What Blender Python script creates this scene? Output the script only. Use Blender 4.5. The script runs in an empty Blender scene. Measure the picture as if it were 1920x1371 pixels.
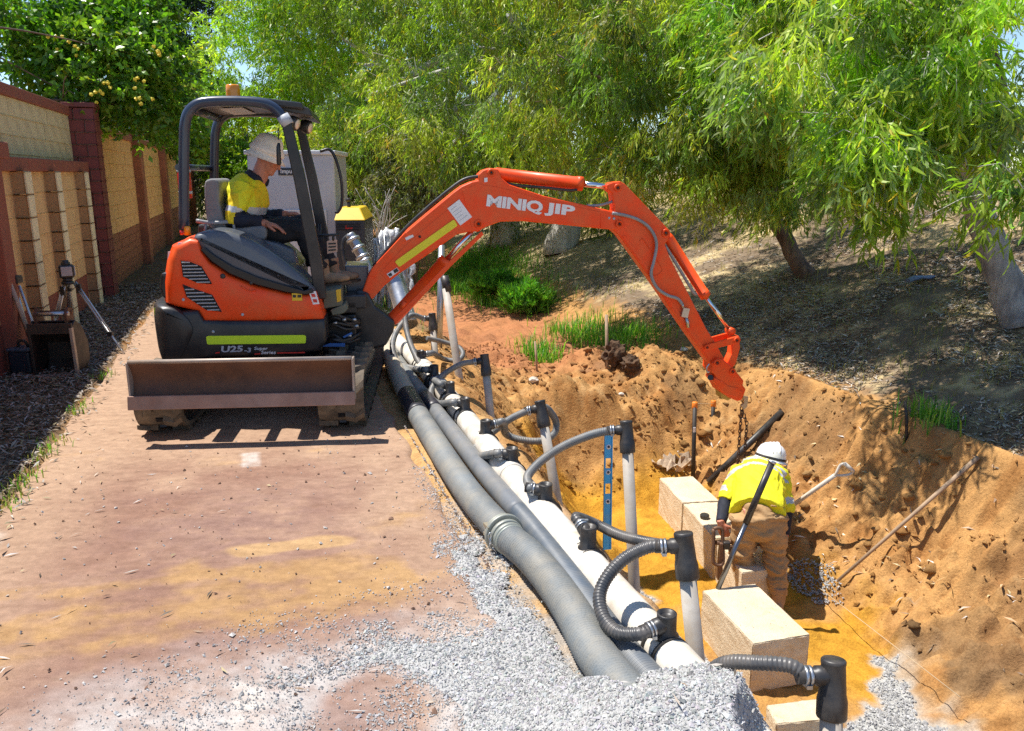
import bpy, bmesh, math, random
import numpy as np
from mathutils import Vector, Matrix, Quaternion

# ------------------------------------------------------------------ camera, sky, sun, exposure
sc = bpy.context.scene
COL = sc.collection
FPX = 1500.0                       # focal length in photo pixels (photo is 1920 wide)
PITCH = math.atan(360.0 / FPX)
CAM_H = 1.68
cam_data = bpy.data.cameras.new("camera")
cam = bpy.data.objects.new("camera", cam_data)
COL.objects.link(cam)
cam_data.sensor_fit = 'HORIZONTAL'
cam_data.sensor_width = 36.0
cam_data.lens = FPX / 1920.0 * 36.0
cam_data.clip_start = 0.05
cam_data.clip_end = 2000.0
cam.location = (0, 0, CAM_H)
cam.rotation_euler = (math.pi / 2 - PITCH, 0, 0)
sc.camera = cam

SUN_DIR = Vector((-0.40, 0.14, 1.0)).normalized()      # towards the sun
SUN_EL = math.asin(SUN_DIR.z)
SUN_AZ = math.atan2(SUN_DIR.x, SUN_DIR.y)
world = bpy.data.worlds.new("World")
sc.world = world
world.use_nodes = True
wn = world.node_tree.nodes
wl = world.node_tree.links
wn.clear()
sky = wn.new("ShaderNodeTexSky")
sky.sky_type = 'NISHITA'
sky.sun_disc = False
sky.sun_elevation = SUN_EL
sky.sun_rotation = SUN_AZ
sky.altitude = 1200
sky.air_density = 1.0
sky.dust_density = 0.0
sky.ozone_density = 3.0
wbg = wn.new("ShaderNodeBackground")
wbg.inputs['Strength'].default_value = 0.13
wout = wn.new("ShaderNodeOutputWorld")
wl.new(sky.outputs['Color'], wbg.inputs['Color'])
wl.new(wbg.outputs['Background'], wout.inputs['Surface'])

sun_data = bpy.data.lights.new("sun", 'SUN')
sun_data.energy = 5.0
sun_data.angle = math.radians(0.53)
sun_data.color = (1.0, 0.95, 0.87)
sun = bpy.data.objects.new("sun", sun_data)
COL.objects.link(sun)
sun.rotation_euler = SUN_DIR.to_track_quat('Z', 'Y').to_euler()
sun.location = SUN_DIR * 50

sc.view_settings.view_transform = 'Standard'
sc.view_settings.look = 'None'
sc.view_settings.gamma = 1.0
sc.view_settings.use_curve_mapping = False
sc.view_settings.exposure = 0.55
sc.render.engine = 'CYCLES'
sc.cycles.use_denoising = False
sc.cycles.max_bounces = 7
sc.cycles.diffuse_bounces = 3
sc.cycles.transmission_bounces = 6
sc.cycles.transparent_max_bounces = 8
sc.cycles.sample_clamp_indirect = 8.0

rng = np.random.default_rng(7)
random.seed(7)
PI = math.pi

# ------------------------------------------------------------------ photo measurements -> places
FWD = Vector((0, math.cos(PITCH), -math.sin(PITCH)))
UPV = Vector((0, math.sin(PITCH), math.cos(PITCH)))
CAMP = Vector((0, 0, CAM_H))

def ray(u, v):
    return FWD + Vector((1, 0, 0)) * ((u - 960.0) / FPX) + UPV * ((685.5 - v) / FPX)

def at_h(u, v, h):                 # sight line meets height h
    d = ray(u, v)
    return CAMP + d * ((h - CAM_H) / d.z)

def at_z(u, v, z):                 # point at distance z along the view axis
    return CAMP + ray(u, v) * z

# lane axes: s runs along the lane, t runs across it to the right
AX_P = Vector((-0.2990, 0.9542, 0))
AX_Q = Vector((0.9542, 0.2990, 0))

def st(s, t, z=0.0):
    return AX_P * s + AX_Q * t + Vector((0, 0, z))

def to_st(p):
    return (p[0] * AX_P.x + p[1] * AX_P.y, p[0] * AX_Q.x + p[1] * AX_Q.y)

# ------------------------------------------------------------------ noise (numpy, vectorised)
def _hash(ix, iy, seed):
    h = (ix.astype(np.int64) * 374761393 + iy.astype(np.int64) * 668265263 + seed * 974711) & 0x7fffffff
    h = ((h ^ (h >> 13)) * 1274126177) & 0x7fffffff
    return ((h ^ (h >> 16)) & 0xffff) / 65535.0

def vnoise(x, y, seed=0):
    x = np.asarray(x, float); y = np.asarray(y, float)
    ix = np.floor(x); iy = np.floor(y)
    fx = x - ix; fy = y - iy
    fx = fx * fx * fx * (fx * (fx * 6 - 15) + 10); fy = fy * fy * fy * (fy * (fy * 6 - 15) + 10)
    a = _hash(ix, iy, seed); b = _hash(ix + 1, iy, seed)
    c = _hash(ix, iy + 1, seed); d = _hash(ix + 1, iy + 1, seed)
    return (a + (b - a) * fx) * (1 - fy) + (c + (d - c) * fx) * fy

def fbm(x, y, octaves=4, seed=0, gain=0.5):
    v = 0.0; a = 1.0; tot = 0.0; f = 1.0
    for o in range(octaves):
        v = v + a * vnoise(np.asarray(x) * f + 17.3 * o, np.asarray(y) * f - 9.1 * o, seed + o)
        tot += a; a *= gain; f *= 2.03
    return v / tot                 # 0..1

def sstep(a, b, x):
    k = np.clip((np.asarray(x, float) - a) / (b - a), 0, 1)
    return k * k * (3 - 2 * k)

# ------------------------------------------------------------------ materials
MATS = {}
def newmat(name):
    m = bpy.data.materials.new(name)
    m.use_nodes = True
    nt = m.node_tree
    nt.nodes.clear()
    out = nt.nodes.new("ShaderNodeOutputMaterial")
    b = nt.nodes.new("ShaderNodeBsdfPrincipled")
    nt.links.new(b.outputs[0], out.inputs[0])
    MATS[name] = m
    return m, nt, b, out

def col4(c):
    return (c[0], c[1], c[2], 1.0)

def node_noise(nt, coord, scale, detail=4, rough=0.55):
    n = nt.nodes.new("ShaderNodeTexNoise")
    n.inputs['Scale'].default_value = scale
    n.inputs['Detail'].default_value = detail
    n.inputs['Roughness'].default_value = rough
    nt.links.new(coord, n.inputs['Vector'])
    return n

def node_ramp(nt, fac, stops):
    r = nt.nodes.new("ShaderNodeValToRGB")
    e = r.color_ramp.elements
    e[0].position, e[0].color = stops[0][0], col4(stops[0][1])
    e[1].position, e[1].color = stops[-1][0], col4(stops[-1][1])
    for p, c in stops[1:-1]:
        k = e.new(p); k.color = col4(c)
    nt.links.new(fac, r.inputs['Fac'])
    return r

def node_mix(nt, fac, a, b, mode='MIX'):
    m = nt.nodes.new("ShaderNodeMix")
    m.data_type = 'RGBA'
    m.blend_type = mode
    for sock, val in ((m.inputs[0], fac), (m.inputs[6], a), (m.inputs[7], b)):
        if hasattr(val, 'is_linked'):
            nt.links.new(val, sock)
        elif isinstance(val, (tuple, list)):
            sock.default_value = col4(val)
        else:
            sock.default_value = val
    return m.outputs[2]

def M(name, col, rough=0.55, metal=0.0, var=0.12, vscale=6.0, bump=0.0, bscale=60.0, dirt=None, dirt_amt=0.35, dirt_scale=5.0,
      coat=0.0, spec=0.5, rvar=0.1, attr=None):
    if name in MATS:
        return MATS[name]
    m, nt, b, out = newmat(name)
    tc = nt.nodes.new("ShaderNodeTexCoord").outputs['Object']
    n = node_noise(nt, tc, vscale, 5)
    lo = tuple(max(0, c * (1 - var)) for c in col)
    hi = tuple(min(1, c * (1 + var)) for c in col)
    c = node_ramp(nt, n.outputs['Fac'], [(0.3, lo), (0.7, hi)]).outputs['Color']
    if attr:
        at = nt.nodes.new("ShaderNodeAttribute"); at.attribute_name = attr
        c = node_mix(nt, 1.0, c, at.outputs['Color'], 'MULTIPLY')
    if dirt:
        n2 = node_noise(nt, tc, dirt_scale, 8, 0.68)
        r2 = node_ramp(nt, n2.outputs['Fac'], [(0.5 - dirt_amt * 0.35, (0, 0, 0)), (0.78 - dirt_amt * 0.2, (1, 1, 1))])
        mu = nt.nodes.new("ShaderNodeMath"); mu.operation = 'MULTIPLY'
        mu.inputs[1].default_value = min(1.0, dirt_amt * 1.6)
        nt.links.new(r2.outputs['Color'], mu.inputs[0])
        c = node_mix(nt, mu.outputs[0], c, dirt)
    nt.links.new(c, b.inputs['Base Color'])
    nr = node_noise(nt, tc, vscale * 2.3, 3)
    mr = nt.nodes.new("ShaderNodeMapRange")
    mr.inputs['To Min'].default_value = max(0.03, rough - rvar)
    mr.inputs['To Max'].default_value = min(1.0, rough + rvar)
    nt.links.new(nr.outputs['Fac'], mr.inputs['Value'])
    nt.links.new(mr.outputs['Result'], b.inputs['Roughness'])
    b.inputs['Metallic'].default_value = metal
    b.inputs['Coat Weight'].default_value = coat
    b.inputs['Coat Roughness'].default_value = 0.15
    b.inputs['Specular IOR Level'].default_value = spec
    if bump > 0:
        nb = node_noise(nt, tc, bscale, 6, 0.65)
        bp = nt.nodes.new("ShaderNodeBump")
        bp.inputs['Strength'].default_value = 0.7
        bp.inputs['Distance'].default_value = bump
        nt.links.new(nb.outputs['Fac'], bp.inputs['Height'])
        nt.links.new(bp.outputs['Normal'], b.inputs['Normal'])
    return m

# ------------------------------------------------------------------ mesh building
class MB:
    def __init__(self):
        self.v = []; self.f = []; self.mi = []; self.sm = []
        self.cur = 0; self.smooth = False
    def addv(self, pts):
        k = len(self.v)
        self.v.extend([Vector(p) for p in pts])
        return k
    def face(self, ids, smooth=None):
        self.f.append(tuple(ids)); self.mi.append(self.cur)
        self.sm.append(self.smooth if smooth is None else smooth)
    def box(self, c, size, rot=None):
        sx, sy, sz = size[0] / 2, size[1] / 2, size[2] / 2
        R = rot if rot is not None else Matrix.Identity(3)
        c = Vector(c)
        k = self.addv([c + R @ Vector((x * sx, y * sy, z * sz)) for z in (-1, 1) for y in (-1, 1) for x in (-1, 1)])
        for q in ((0, 2, 3, 1), (4, 5, 7, 6), (0, 1, 5, 4), (2, 6, 7, 3), (0, 4, 6, 2), (1, 3, 7, 5)):
            self.face([k + i for i in q], False)
        return self
    def hexa(self, p):             # eight corners, bottom ring then top ring
        k = self.addv(p)
        for q in ((3, 2, 1, 0), (4, 5, 6, 7), (0, 1, 5, 4), (1, 2, 6, 5), (2, 3, 7, 6), (3, 0, 4, 7)):
            self.face([k + i for i in q], False)
        return self
    def tube(self, pts, r, n=12, caps=True, closed=False, squash=None):
        pts = [Vector(p) for p in pts]
        m = len(pts)
        rs = r if isinstance(r, (list, tuple, np.ndarray)) else [r] * m
        tang = []
        for i in range(m):
            if closed:
                d = pts[(i + 1) % m] - pts[i - 1]
            else:
                d = pts[min(i + 1, m - 1)] - pts[max(i - 1, 0)]
            tang.append(d.normalized() if d.length > 1e-9 else Vector((0, 0, 1)))
        up = Vector((0, 0, 1)) if abs(tang[0].z) < 0.9 else Vector((1, 0, 0))
        nrm = (up - tang[0] * up.dot(tang[0])).normalized()
        rings = []
        for i in range(m):
            if i:
                nrm = (nrm - tang[i] * nrm.dot(tang[i]))
                nrm = nrm.normalized() if nrm.length > 1e-9 else tang[i].orthogonal().normalized()
            bi = tang[i].cross(nrm)
            sq = squash if squash else (1, 1)
            rings.append(self.addv([pts[i] + (nrm * math.cos(a) * sq[0] + bi * math.sin(a) * sq[1]) * rs[i]
                                    for a in [2 * PI * j / n for j in range(n)]]))
        for i in range(m if closed else m - 1):
            a, b = rings[i], rings[(i + 1) % m]
            for j in range(n):
                self.face((a + j, a + (j + 1) % n, b + (j + 1) % n, b + j), True)
        if caps and not closed:
            self.face([rings[0] + j for j in range(n)][::-1], False)
            self.face([rings[-1] + j for j in range(n)], False)
        return self
    def cyl(self, p0, p1, r0, r1=None, n=16, caps=True):
        return self.tube([p0, p1], [r0, r0 if r1 is None else r1], n, caps)
    def lathe(self, prof, origin=(0, 0, 0), axis=(0, 0, 1), n=20, smooth=True):
        q = Vector((0, 0, 1)).rotation_difference(Vector(axis).normalized())
        o = Vector(origin)
        rings = [self.addv([o + q @ Vector((r * math.cos(2 * PI * j / n), r * math.sin(2 * PI * j / n), z)) for j in range(n)]) for r, z in prof]
        for a, b in zip(rings, rings[1:]):
            for j in range(n):
                self.face((a + j, a + (j + 1) % n, b + (j + 1) % n, b + j), smooth)
        if prof[0][0] > 1e-6:
            self.face([rings[0] + j for j in range(n)][::-1], False)
        if prof[-1][0] > 1e-6:
            self.face([rings[-1] + j for j in range(n)], False)
        return self
    def prism(self, xz, y0, y1, plane='xz'):   # outline extruded along the third axis
        area = sum(a[0] * b[1] - b[0] * a[1] for a, b in zip(xz, xz[1:] + xz[:1]))
        if area < 0:
            xz = xz[::-1]
        def P(p, y):
            return (p[0], y, p[1]) if plane == 'xz' else ((p[0], p[1], y) if plane == 'xy' else (y, p[0], p[1]))
        n = len(xz)
        a = self.addv([P(p, y0) for p in xz]); b = self.addv([P(p, y1) for p in xz])
        flip = (plane == 'xz') == (y1 > y0)
        fa = [a + i for i in range(n)]; fb = [b + i for i in range(n)]
        if not flip:
            fa, fb = fa[::-1], fb[::-1]
            self.face(fa, False); self.face(fb[::-1], False) if False else self.face([x for x in fb[::-1]], False)
        else:
            self.face(fa, False); self.face(fb[::-1], False)
        for i in range(n):
            j = (i + 1) % n
            self.face((a + i, b + i, b + j, a + j) if flip else (a + i, a + j, b + j, b + i), False)
        return self
    def loft(self, rings, caps=True, smooth=True):
        n = len(rings[0])
        ks = [self.addv(r) for r in rings]
        for a, b in zip(ks, ks[1:]):
            for j in range(n):
                self.face((a + j, a + (j + 1) % n, b + (j + 1) % n, b + j), smooth)
        if caps:
            self.face([ks[0] + j for j in range(n)][::-1], False)
            self.face([ks[-1] + j for j in range(n)], False)
        return self
    def build(self, name, mat, parent=None, world=False, bevel=0.0, sharp=None, seg=2, recalc=True, sub=0):
        pts = self.v
        loc = None
        if parent is not None and world:
            root = parent
            Mx = Matrix.Identity(4)
            while root is not None:
                Mx = root.matrix_basis @ Mx
                root = root.parent
            inv = Mx.inverted()
            pts = [inv @ p for p in pts]
        if parent is None:
            xs = [p.x for p in pts]; ys = [p.y for p in pts]; zs = [p.z for p in pts]
            loc = Vector(((min(xs) + max(xs)) / 2, (min(ys) + max(ys)) / 2, min(zs)))
            pts = [p - loc for p in pts]
        me = bpy.data.meshes.new(name)
        me.from_pydata([tuple(p) for p in pts], [], self.f)
        mats = mat if isinstance(mat, (list, tuple)) else [mat]
        for mm in mats:
            me.materials.append(mm)
        me.polygons.foreach_set('material_index', [min(i, len(mats) - 1) for i in self.mi])
        me.polygons.foreach_set('use_smooth', self.sm)
        if recalc:
            bm = bmesh.new(); bm.from_mesh(me)
            bmesh.ops.recalc_face_normals(bm, faces=bm.faces)
            bm.to_mesh(me); bm.free()
        if sharp:
            me.polygons.foreach_set('use_smooth', [True] * len(me.polygons))
            me.set_sharp_from_angle(angle=math.radians(sharp))
        me.update()
        o = bpy.data.objects.new(name, me)
        COL.objects.link(o)
        if parent is not None:
            o.parent = parent
        else:
            o.location = loc
        if bevel > 0:
            md = o.modifiers.new("bevel", 'BEVEL')
            md.width = bevel; md.segments = seg; md.limit_method = 'ANGLE'; md.angle_limit = math.radians(40)
            md.harden_normals = False
        if sub:
            md = o.modifiers.new("subsurf", 'SUBSURF'); md.levels = sub; md.render_levels = sub
        return o

def tag(o, label, cat, group=None):
    o['label'] = label; o['category'] = cat
    if group:
        o['group'] = group
    return o

def kind(o, k):
    o['kind'] = k
    return o

def thing(name, label, cat, loc=(0, 0, 0), rz=0.0, group=None):
    o = bpy.data.objects.new(name, None)
    COL.objects.link(o)
    o.empty_display_size = 0.1
    o.location = loc; o.rotation_euler = (0, 0, rz)
    o.matrix_basis = Matrix.Translation(Vector(loc)) @ Matrix.Rotation(rz, 4, 'Z')
    return tag(o, label, cat, group)

def np_mesh(name, verts, faces, mat, colors=None, attr='tint', smooth=False, loops=None):
    """faces: (n,3) or (n,4) int array"""
    me = bpy.data.meshes.new(name)
    verts = np.asarray(verts, np.float32); faces = np.asarray(faces, np.int32)
    k = faces.shape[1]
    me.vertices.add(len(verts)); me.vertices.foreach_set('co', verts.ravel())
    me.loops.add(faces.size); me.loops.foreach_set('vertex_index', faces.ravel())
    me.polygons.add(len(faces))
    me.polygons.foreach_set('loop_start', np.arange(0, faces.size, k, dtype=np.int32))
    try:
        me.polygons.foreach_set('loop_total', np.full(len(faces), k, np.int32))
    except Exception:
        pass
    me.polygons.foreach_set('use_smooth', np.full(len(faces), smooth, bool))
    if colors is not None:
        ca = me.color_attributes.new(attr, 'FLOAT_COLOR', 'POINT')
        c = np.ones((len(verts), 4), np.float32); c[:, :3] = colors
        ca.data.foreach_set('color', c.ravel())
    me.materials.append(mat)
    me.update(calc_edges=True)
    return me

def link(name, me, parent=None, loc=None):
    o = bpy.data.objects.new(name, me)
    COL.objects.link(o)
    if parent is not None:
        o.parent = parent
    if loc is not None:
        o.location = loc
    return o

def spline(pts, n=8):              # Catmull-Rom through the points
    P = [Vector(p) for p in pts]
    P = [P[0] * 2 - P[1]] + P + [P[-1] * 2 - P[-2]]
    out = []
    for i in range(1, len(P) - 2):
        for k in range(n):
            t = k / n
            a, b, c, d = P[i - 1], P[i], P[i + 1], P[i + 2]
            out.append(0.5 * ((2 * b) + (c - a) * t + (2 * a - 5 * b + 4 * c - d) * t * t + (3 * b - a - 3 * c + d) * t ** 3))
    out.append(P[-2].copy())
    return out

def text_mesh(body, size, mat, name, parent, Mx, bold=0.0, stretch=1.0, shear=0.0, depth=0.0, align='LEFT', spacing=1.0):
    cu = bpy.data.curves.new(name, 'FONT')
    cu.body = body; cu.size = size; cu.offset = bold; cu.shear = shear; cu.extrude = depth
    cu.align_x = align; cu.space_character = spacing
    cu.resolution_u = 3
    t = bpy.data.objects.new(name, cu)
    COL.objects.link(t)
    dg = bpy.context.evaluated_depsgraph_get()
    me = bpy.data.meshes.new_from_object(t.evaluated_get(dg))
    bpy.data.objects.remove(t); bpy.data.curves.remove(cu)
    me.transform(Matrix.Diagonal((stretch, 1, 1, 1)))
    me.transform(Mx)
    me.materials.clear(); me.materials.append(mat)
    me.name = name
    return link(name, me, parent)

def basis(o, x, y, z):             # 4x4 from origin and three axes
    return Matrix(((x[0], y[0], z[0], o[0]), (x[1], y[1], z[1], o[1]), (x[2], y[2], z[2], o[2]), (0, 0, 0, 1)))
# ------------------------------------------------------------------ the ground
TR_FLOOR = -1.5

def hgt(s, t):
    s = np.asarray(s, float); t = np.asarray(t, float)
    n1 = fbm(s * 1.1, t * 1.1, 4, 11) - 0.5
    n2 = fbm(s * 4.2, t * 4.2, 4, 23) - 0.5
    n3 = fbm(s * 14, t * 14, 3, 31) - 0.5
    # lane and verge
    z = np.where(t < -1.36, 0.015 + 0.03 * n2 + 0.02 * n3, -0.03)
    z = np.where(t > 0.8, -0.012 + 0.05 * (n2 + 0.4 * n3) - 0.02 * sstep(0.8, 1.3, t), z)
    # the deep cut beside the lane
    left_top = 1.38 + 0.14 * n1 + 0.18 * n2
    left_toe = 1.86 + 0.20 * n1 + 1.10 * sstep(3.0, 6.3, s)
    lw = sstep(0, 1, np.clip((t - left_top) / np.maximum(left_toe - left_top, 0.1), 0, 1))
    right_toe = 3.9 + 0.25 * n1 - 0.22 * sstep(4.2, 3.2, s)
    right_lip = 5.05 + 0.4 * n1
    rw = np.clip((t - right_toe) / (right_lip - right_toe), 0, 1)
    rw = rw * (1 - 0.15 * np.sin(rw * PI))
    bank = -0.42 + np.maximum(t - 5.0, 0) * 0.40 - np.maximum(t - 9.0, 0) * 0.30
    bank = np.where(t > 14, bank[...] * 0 + (-0.42 + 1.6 + 0.5 + 0.0 * t), bank)
    floor = TR_FLOOR + 0.07 * n2 + 0.04 * n3
    lip_h = -0.40 + 0.16 * np.exp(-((t - 5.05) / 0.28) ** 2)
    cut = np.where(t < left_toe + 0.0, 0.0 + (floor - 0.0) * lw, floor)
    cut = np.where(t > right_toe, floor + (lip_h - floor) * rw, cut)
    rd = 0.5 - np.abs(fbm(s * 5.5, t * 5.5, 4, 41) - 0.5) * 2.4
    gouge = fbm(s * 9.0 + 0.6 * t, t * 0.9, 3, 47) - 0.5
    cut = cut + (0.13 * n2 + 0.12 * n3 + 0.12 * n1 + 0.07 * rd + 0.13 * gouge * sstep(0.35, 0.55, fbm(s * 0.9, t * 0.9, 2, 48))) * (lw * (1 - lw) * 3 + 3 * np.sqrt(np.clip(rw * (1 - rw), 0, 1)))
    # drain beyond the cut: a shallow swale
    sw_l = sstep(1.42 + 0.15 * n1, 2.7 + 0.3 * n1, t)
    bottom = -0.62 - 0.10 * sstep(8, 14, s) + 0.10 * n1 + 0.07 * n2
    swale = 0.0 + (bottom) * sw_l + 0.10 * n2 * sw_l
    swale = swale + 0.30 * np.exp(-(((t - 4.25) / 0.55) ** 2 + ((s - 8.05) / 0.55) ** 2))
    swale = swale + 0.22 * np.exp(-(((t - 3.0) / 0.35) ** 2 + ((s - 7.55) / 0.35) ** 2))
    swale = swale + 0.20 * np.exp(-(((t - 3.75) / 0.25) ** 2 + ((s - 8.9) / 0.3) ** 2))
    bk = sstep(4.3, 5.2, t)
    swale = swale * (1 - bk) + (-0.42) * bk
    end_s = 6.75 + 0.5 * n1 + 0.5 * n2 - 0.3 * sstep(2.8, 2.2, t)
    e = sstep(end_s - 0.15, end_s + 0.85, s + 0.35 * n2)
    low = cut * (1 - e) + swale * e
    rough_here = (1 - e) * 0 + e * sstep(1.6, 2.2, t) * sstep(5.6, 4.8, t) * sstep(11, 8, s)
    low = low + (0.13 * n2 + 0.10 * n3 + 0.05 * rd) * rough_here
    bank_n = bank + 0.10 * n1 + 0.05 * n2 + 0.02 * n3
    k = sstep(4.95, 5.35, t)
    low = low * (1 - k) + np.maximum(bank_n, low * 0 - 5) * k
    inside = sstep(1.25, 1.45, t)
    z = z * (1 - inside) + low * inside
    # near the photographer the cut ends outside the frame
    return z

def axis_values(dense, outer):
    vals = []
    for (a, b, d) in dense:
        vals += list(np.arange(a, b, d))
    lo, hi = dense[0][0], dense[-1][1]
    x = lo; d = dense[0][2]
    left = []
    while x > outer[0]:
        d *= 1.35; x -= d; left.append(x)
    x = hi; d = dense[-1][2]
    right = [hi]
    while x < outer[1]:
        d *= 1.35; x += d; right.append(x)
    return np.array(left[::-1] + vals + right)

S_V = axis_values([(0.6, 2.0, 0.03), (2.0, 7.2, 0.025), (7.2, 10.0, 0.036), (10.0, 16.0, 0.07), (16, 34, 0.25)], (-60, 420))
T_V = axis_values([(-3.0, 1.0, 0.08), (1.0, 5.6, 0.025), (5.6, 8.0, 0.07), (8, 16, 0.25)], (-320, 420))
SS, TT = np.meshgrid(S_V, T_V, indexing='ij')
ZZ = hgt(SS, TT)
GX = AX_P.x * SS + AX_Q.x * TT
GY = AX_P.y * SS + AX_Q.y * TT

C_SAND = np.array((0.455, 0.250, 0.092)); C_SAND2 = np.array((0.335, 0.160, 0.052)); C_PALE = np.array((0.54, 0.345, 0.155))
C_YEL = np.array((0.50, 0.255, 0.030)); C_GRAV = np.array((0.42, 0.42, 0.40)); C_LIT = np.array((0.20, 0.15, 0.105))
C_RED = np.array((0.36, 0.15, 0.07)); C_DRY = np.array((0.40, 0.31, 0.17)); C_SOIL = np.array((0.16, 0.105, 0.06)); C_GRN = np.array((0.09, 0.12, 0.035))

def zone_colour(s, t):
    n1 = fbm(s * 1.3, t * 1.3, 4, 51); n2 = fbm(s * 5, t * 5, 4, 57); n3 = fbm(s * 18, t * 18, 3, 61)
    def mixc(a, b, k):
        return a * (1 - k[..., None]) + b * k[..., None]
    one = np.ones(s.shape + (3,))
    c = mixc(one * C_SAND, one * C_SAND2, sstep(0.42, 0.66, n2 * 0.6 + n1 * 0.4))
    c = mixc(c, one * C_PALE, 0.7 * sstep(0.55, 0.75, n3 * 0.5 + n1 * 0.5))
    # damp brown clods at the foot of the right slope and inside the left wall
    c = mixc(c, one * C_SOIL, (0.75 - 0.35 * sstep(3.9, 4.3, t)) * sstep(0.54, 0.68, fbm(s * 1.9, t * 1.9, 5, 77)) * sstep(1.4, 1.8, t))
    floor_z = sstep(2.0, 2.4, t) * sstep(4.15, 3.85, t + 0.5 * (n2 - 0.5) + 0.3 * sstep(4.2, 3.2, s)) * sstep(7.1, 6.7, s)
    c = mixc(c, mixc(one * C_YEL * (0.75 + 0.5 * n2[..., None]), one * C_SAND, 0.8 * sstep(0.5, 0.7, n1)), floor_z)
    p = (s - 3.45 - 0.25 * (t - 3.3) + 0.8 * (n1 - 0.5) + 0.5 * (n2 - 0.5))
    grav = floor_z * sstep(0.06, -0.06, p) * 1.0
    q = fbm(s * 2.2, t * 2.2, 4, 88)
    grav = np.maximum(grav, floor_z * sstep(0.0, 0.08, 2.72 + 0.35 * (n2 - 0.5) - t) * sstep(0.47, 0.53, q) * sstep(5.6, 5.0, s))
    c = mixc(c, one * C_GRAV, np.clip(grav, 0, 1))
    # swale: red earth in the bed, litter and dry grass on the bank
    red = sstep(7.6, 9.6, s) * sstep(1.9, 2.4, t) * sstep(4.9, 4.4, t)
    c = mixc(c, one * C_RED * (0.8 + 0.5 * n2[..., None]), 0.85 * red)
    far_left = sstep(8.5, 10, s) * sstep(2.4, 1.6, t) * sstep(1.0, 1.3, t)
    c = mixc(c, one * C_DRY, 0.6 * far_left)
    bankz = sstep(5.1, 5.45, t + 0.5 * (n2 - 0.5) + 0.25 * (n3 - 0.5))
    lit = mixc(one * C_LIT, one * C_DRY * 1.3, sstep(0.45, 0.62, n1 * 0.5 + n2 * 0.5) * 0.95)
    lit = mixc(lit, one * C_SOIL, 0.6 * sstep(0.55, 0.7, n3))
    lit = mixc(lit, one * C_DRY * 1.15, 0.8 * sstep(12, 16, s))
    c = mixc(c, lit, bankz)
    verge = sstep(-1.28, -1.42, t + 0.25 * (n2 - 0.5))
    vc = mixc(one * C_SOIL * 0.9, one * C_LIT * 0.8, sstep(0.4, 0.6, n3))
    c = mixc(c, vc, verge)
    mg = sstep(0.7, 0.9, t) * sstep(1.5, 1.3, t)
    mc = mixc(one * C_PALE * 1.05, one * C_GRAV, sstep(0.42, 0.6, n2) * sstep(5.5, 2.5, s))
    c = mixc(c, mc, mg * 0.75)
    far = sstep(30, 45, s)
    c = mixc(c, one * C_DRY * 0.8, far)
    return np.clip(c, 0.005, 0.95)

def ground_material():
    m, nt, b, out = newmat("earth")
    tc = nt.nodes.new("ShaderNodeTexCoord").outputs['Object']
    at = nt.nodes.new("ShaderNodeAttribute"); at.attribute_name = 'zone'
    n1 = node_noise(nt, tc, 9, 8, 0.7)
    r1 = node_ramp(nt, n1.outputs['Fac'], [(0.28, (0.72, 0.68, 0.64)), (0.5, (1.08, 1.08, 1.08)), (0.75, (1.3, 1.28, 1.25))])
    n2 = node_noise(nt, tc, 70, 6, 0.75)
    r2 = node_ramp(nt, n2.outputs['Fac'], [(0.3, (0.72, 0.70, 0.68)), (0.55, (1.08, 1.08, 1.08)), (0.8, (1.32, 1.30, 1.28))])
    c = node_mix(nt, 1.0, at.outputs['Color'], r1.outputs['Color'], 'MULTIPLY')
    c = node_mix(nt, 1.0, c, r2.outputs['Color'], 'MULTIPLY')
    nt.links.new(c, b.inputs['Base Color'])
    b.inputs['Roughness'].default_value = 0.95
    b.inputs['Specular IOR Level'].default_value = 0.15
    nb = node_noise(nt, tc, 38, 9, 0.72)
    bp = nt.nodes.new("ShaderNodeBump"); bp.inputs['Strength'].default_value = 0.8; bp.inputs['Distance'].default_value = 0.022
    nt.links.new(nb.outputs['Fac'], bp.inputs['Height'])
    nt.links.new(bp.outputs['Normal'], b.inputs['Normal'])
    return m

def grid_faces(ni, nj):
    i, j = np.meshgrid(np.arange(ni - 1), np.arange(nj - 1), indexing='ij')
    a = (i * nj + j).ravel()
    return np.stack([a, a + nj, a + nj + 1, a + 1], 1)

ground_mat = ground_material()
gcol = zone_colour(SS, TT).reshape(-1, 3)
gv = np.stack([GX.ravel(), GY.ravel(), ZZ.ravel()], 1)
gf = grid_faces(len(S_V), len(T_V))[:, ::-1]
g_me = np_mesh("ground", gv, gf, ground_mat, gcol, 'zone', smooth=True)
ground = kind(link("ground", g_me), "structure")

# ------------------------------------------------------------------ the lane surface
PS = np.concatenate([np.arange(1.4, 6.0, 0.018), np.arange(6.0, 14.0, 0.06), np.arange(14, 27, 0.5)])
PT = np.arange(-1.37, 0.8301, 0.018)
ps, pt = np.meshgrid(PS, PT, indexing='ij')
pn1 = fbm(ps * 1.2, pt * 1.2, 5, 101); pn2 = fbm(ps * 3.5, pt * 3.5, 5, 111); pn3 = fbm(ps * 16, pt * 16, 4, 121)
pns = fbm(ps * 5.5, pt * 1.1, 4, 131)
edge_l = -1.33 + 0.10 * (pn2 - 0.5); edge_r = 0.80 + 0.08 * (pn2 - 0.5)
pz = 0.004 * (pn2 - 0.5) + 0.002 * (pn3 - 0.5)
pz = pz - 0.05 * sstep(0, 0.05, edge_l - pt) - 0.05 * sstep(0, 0.05, pt - edge_r)

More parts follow.
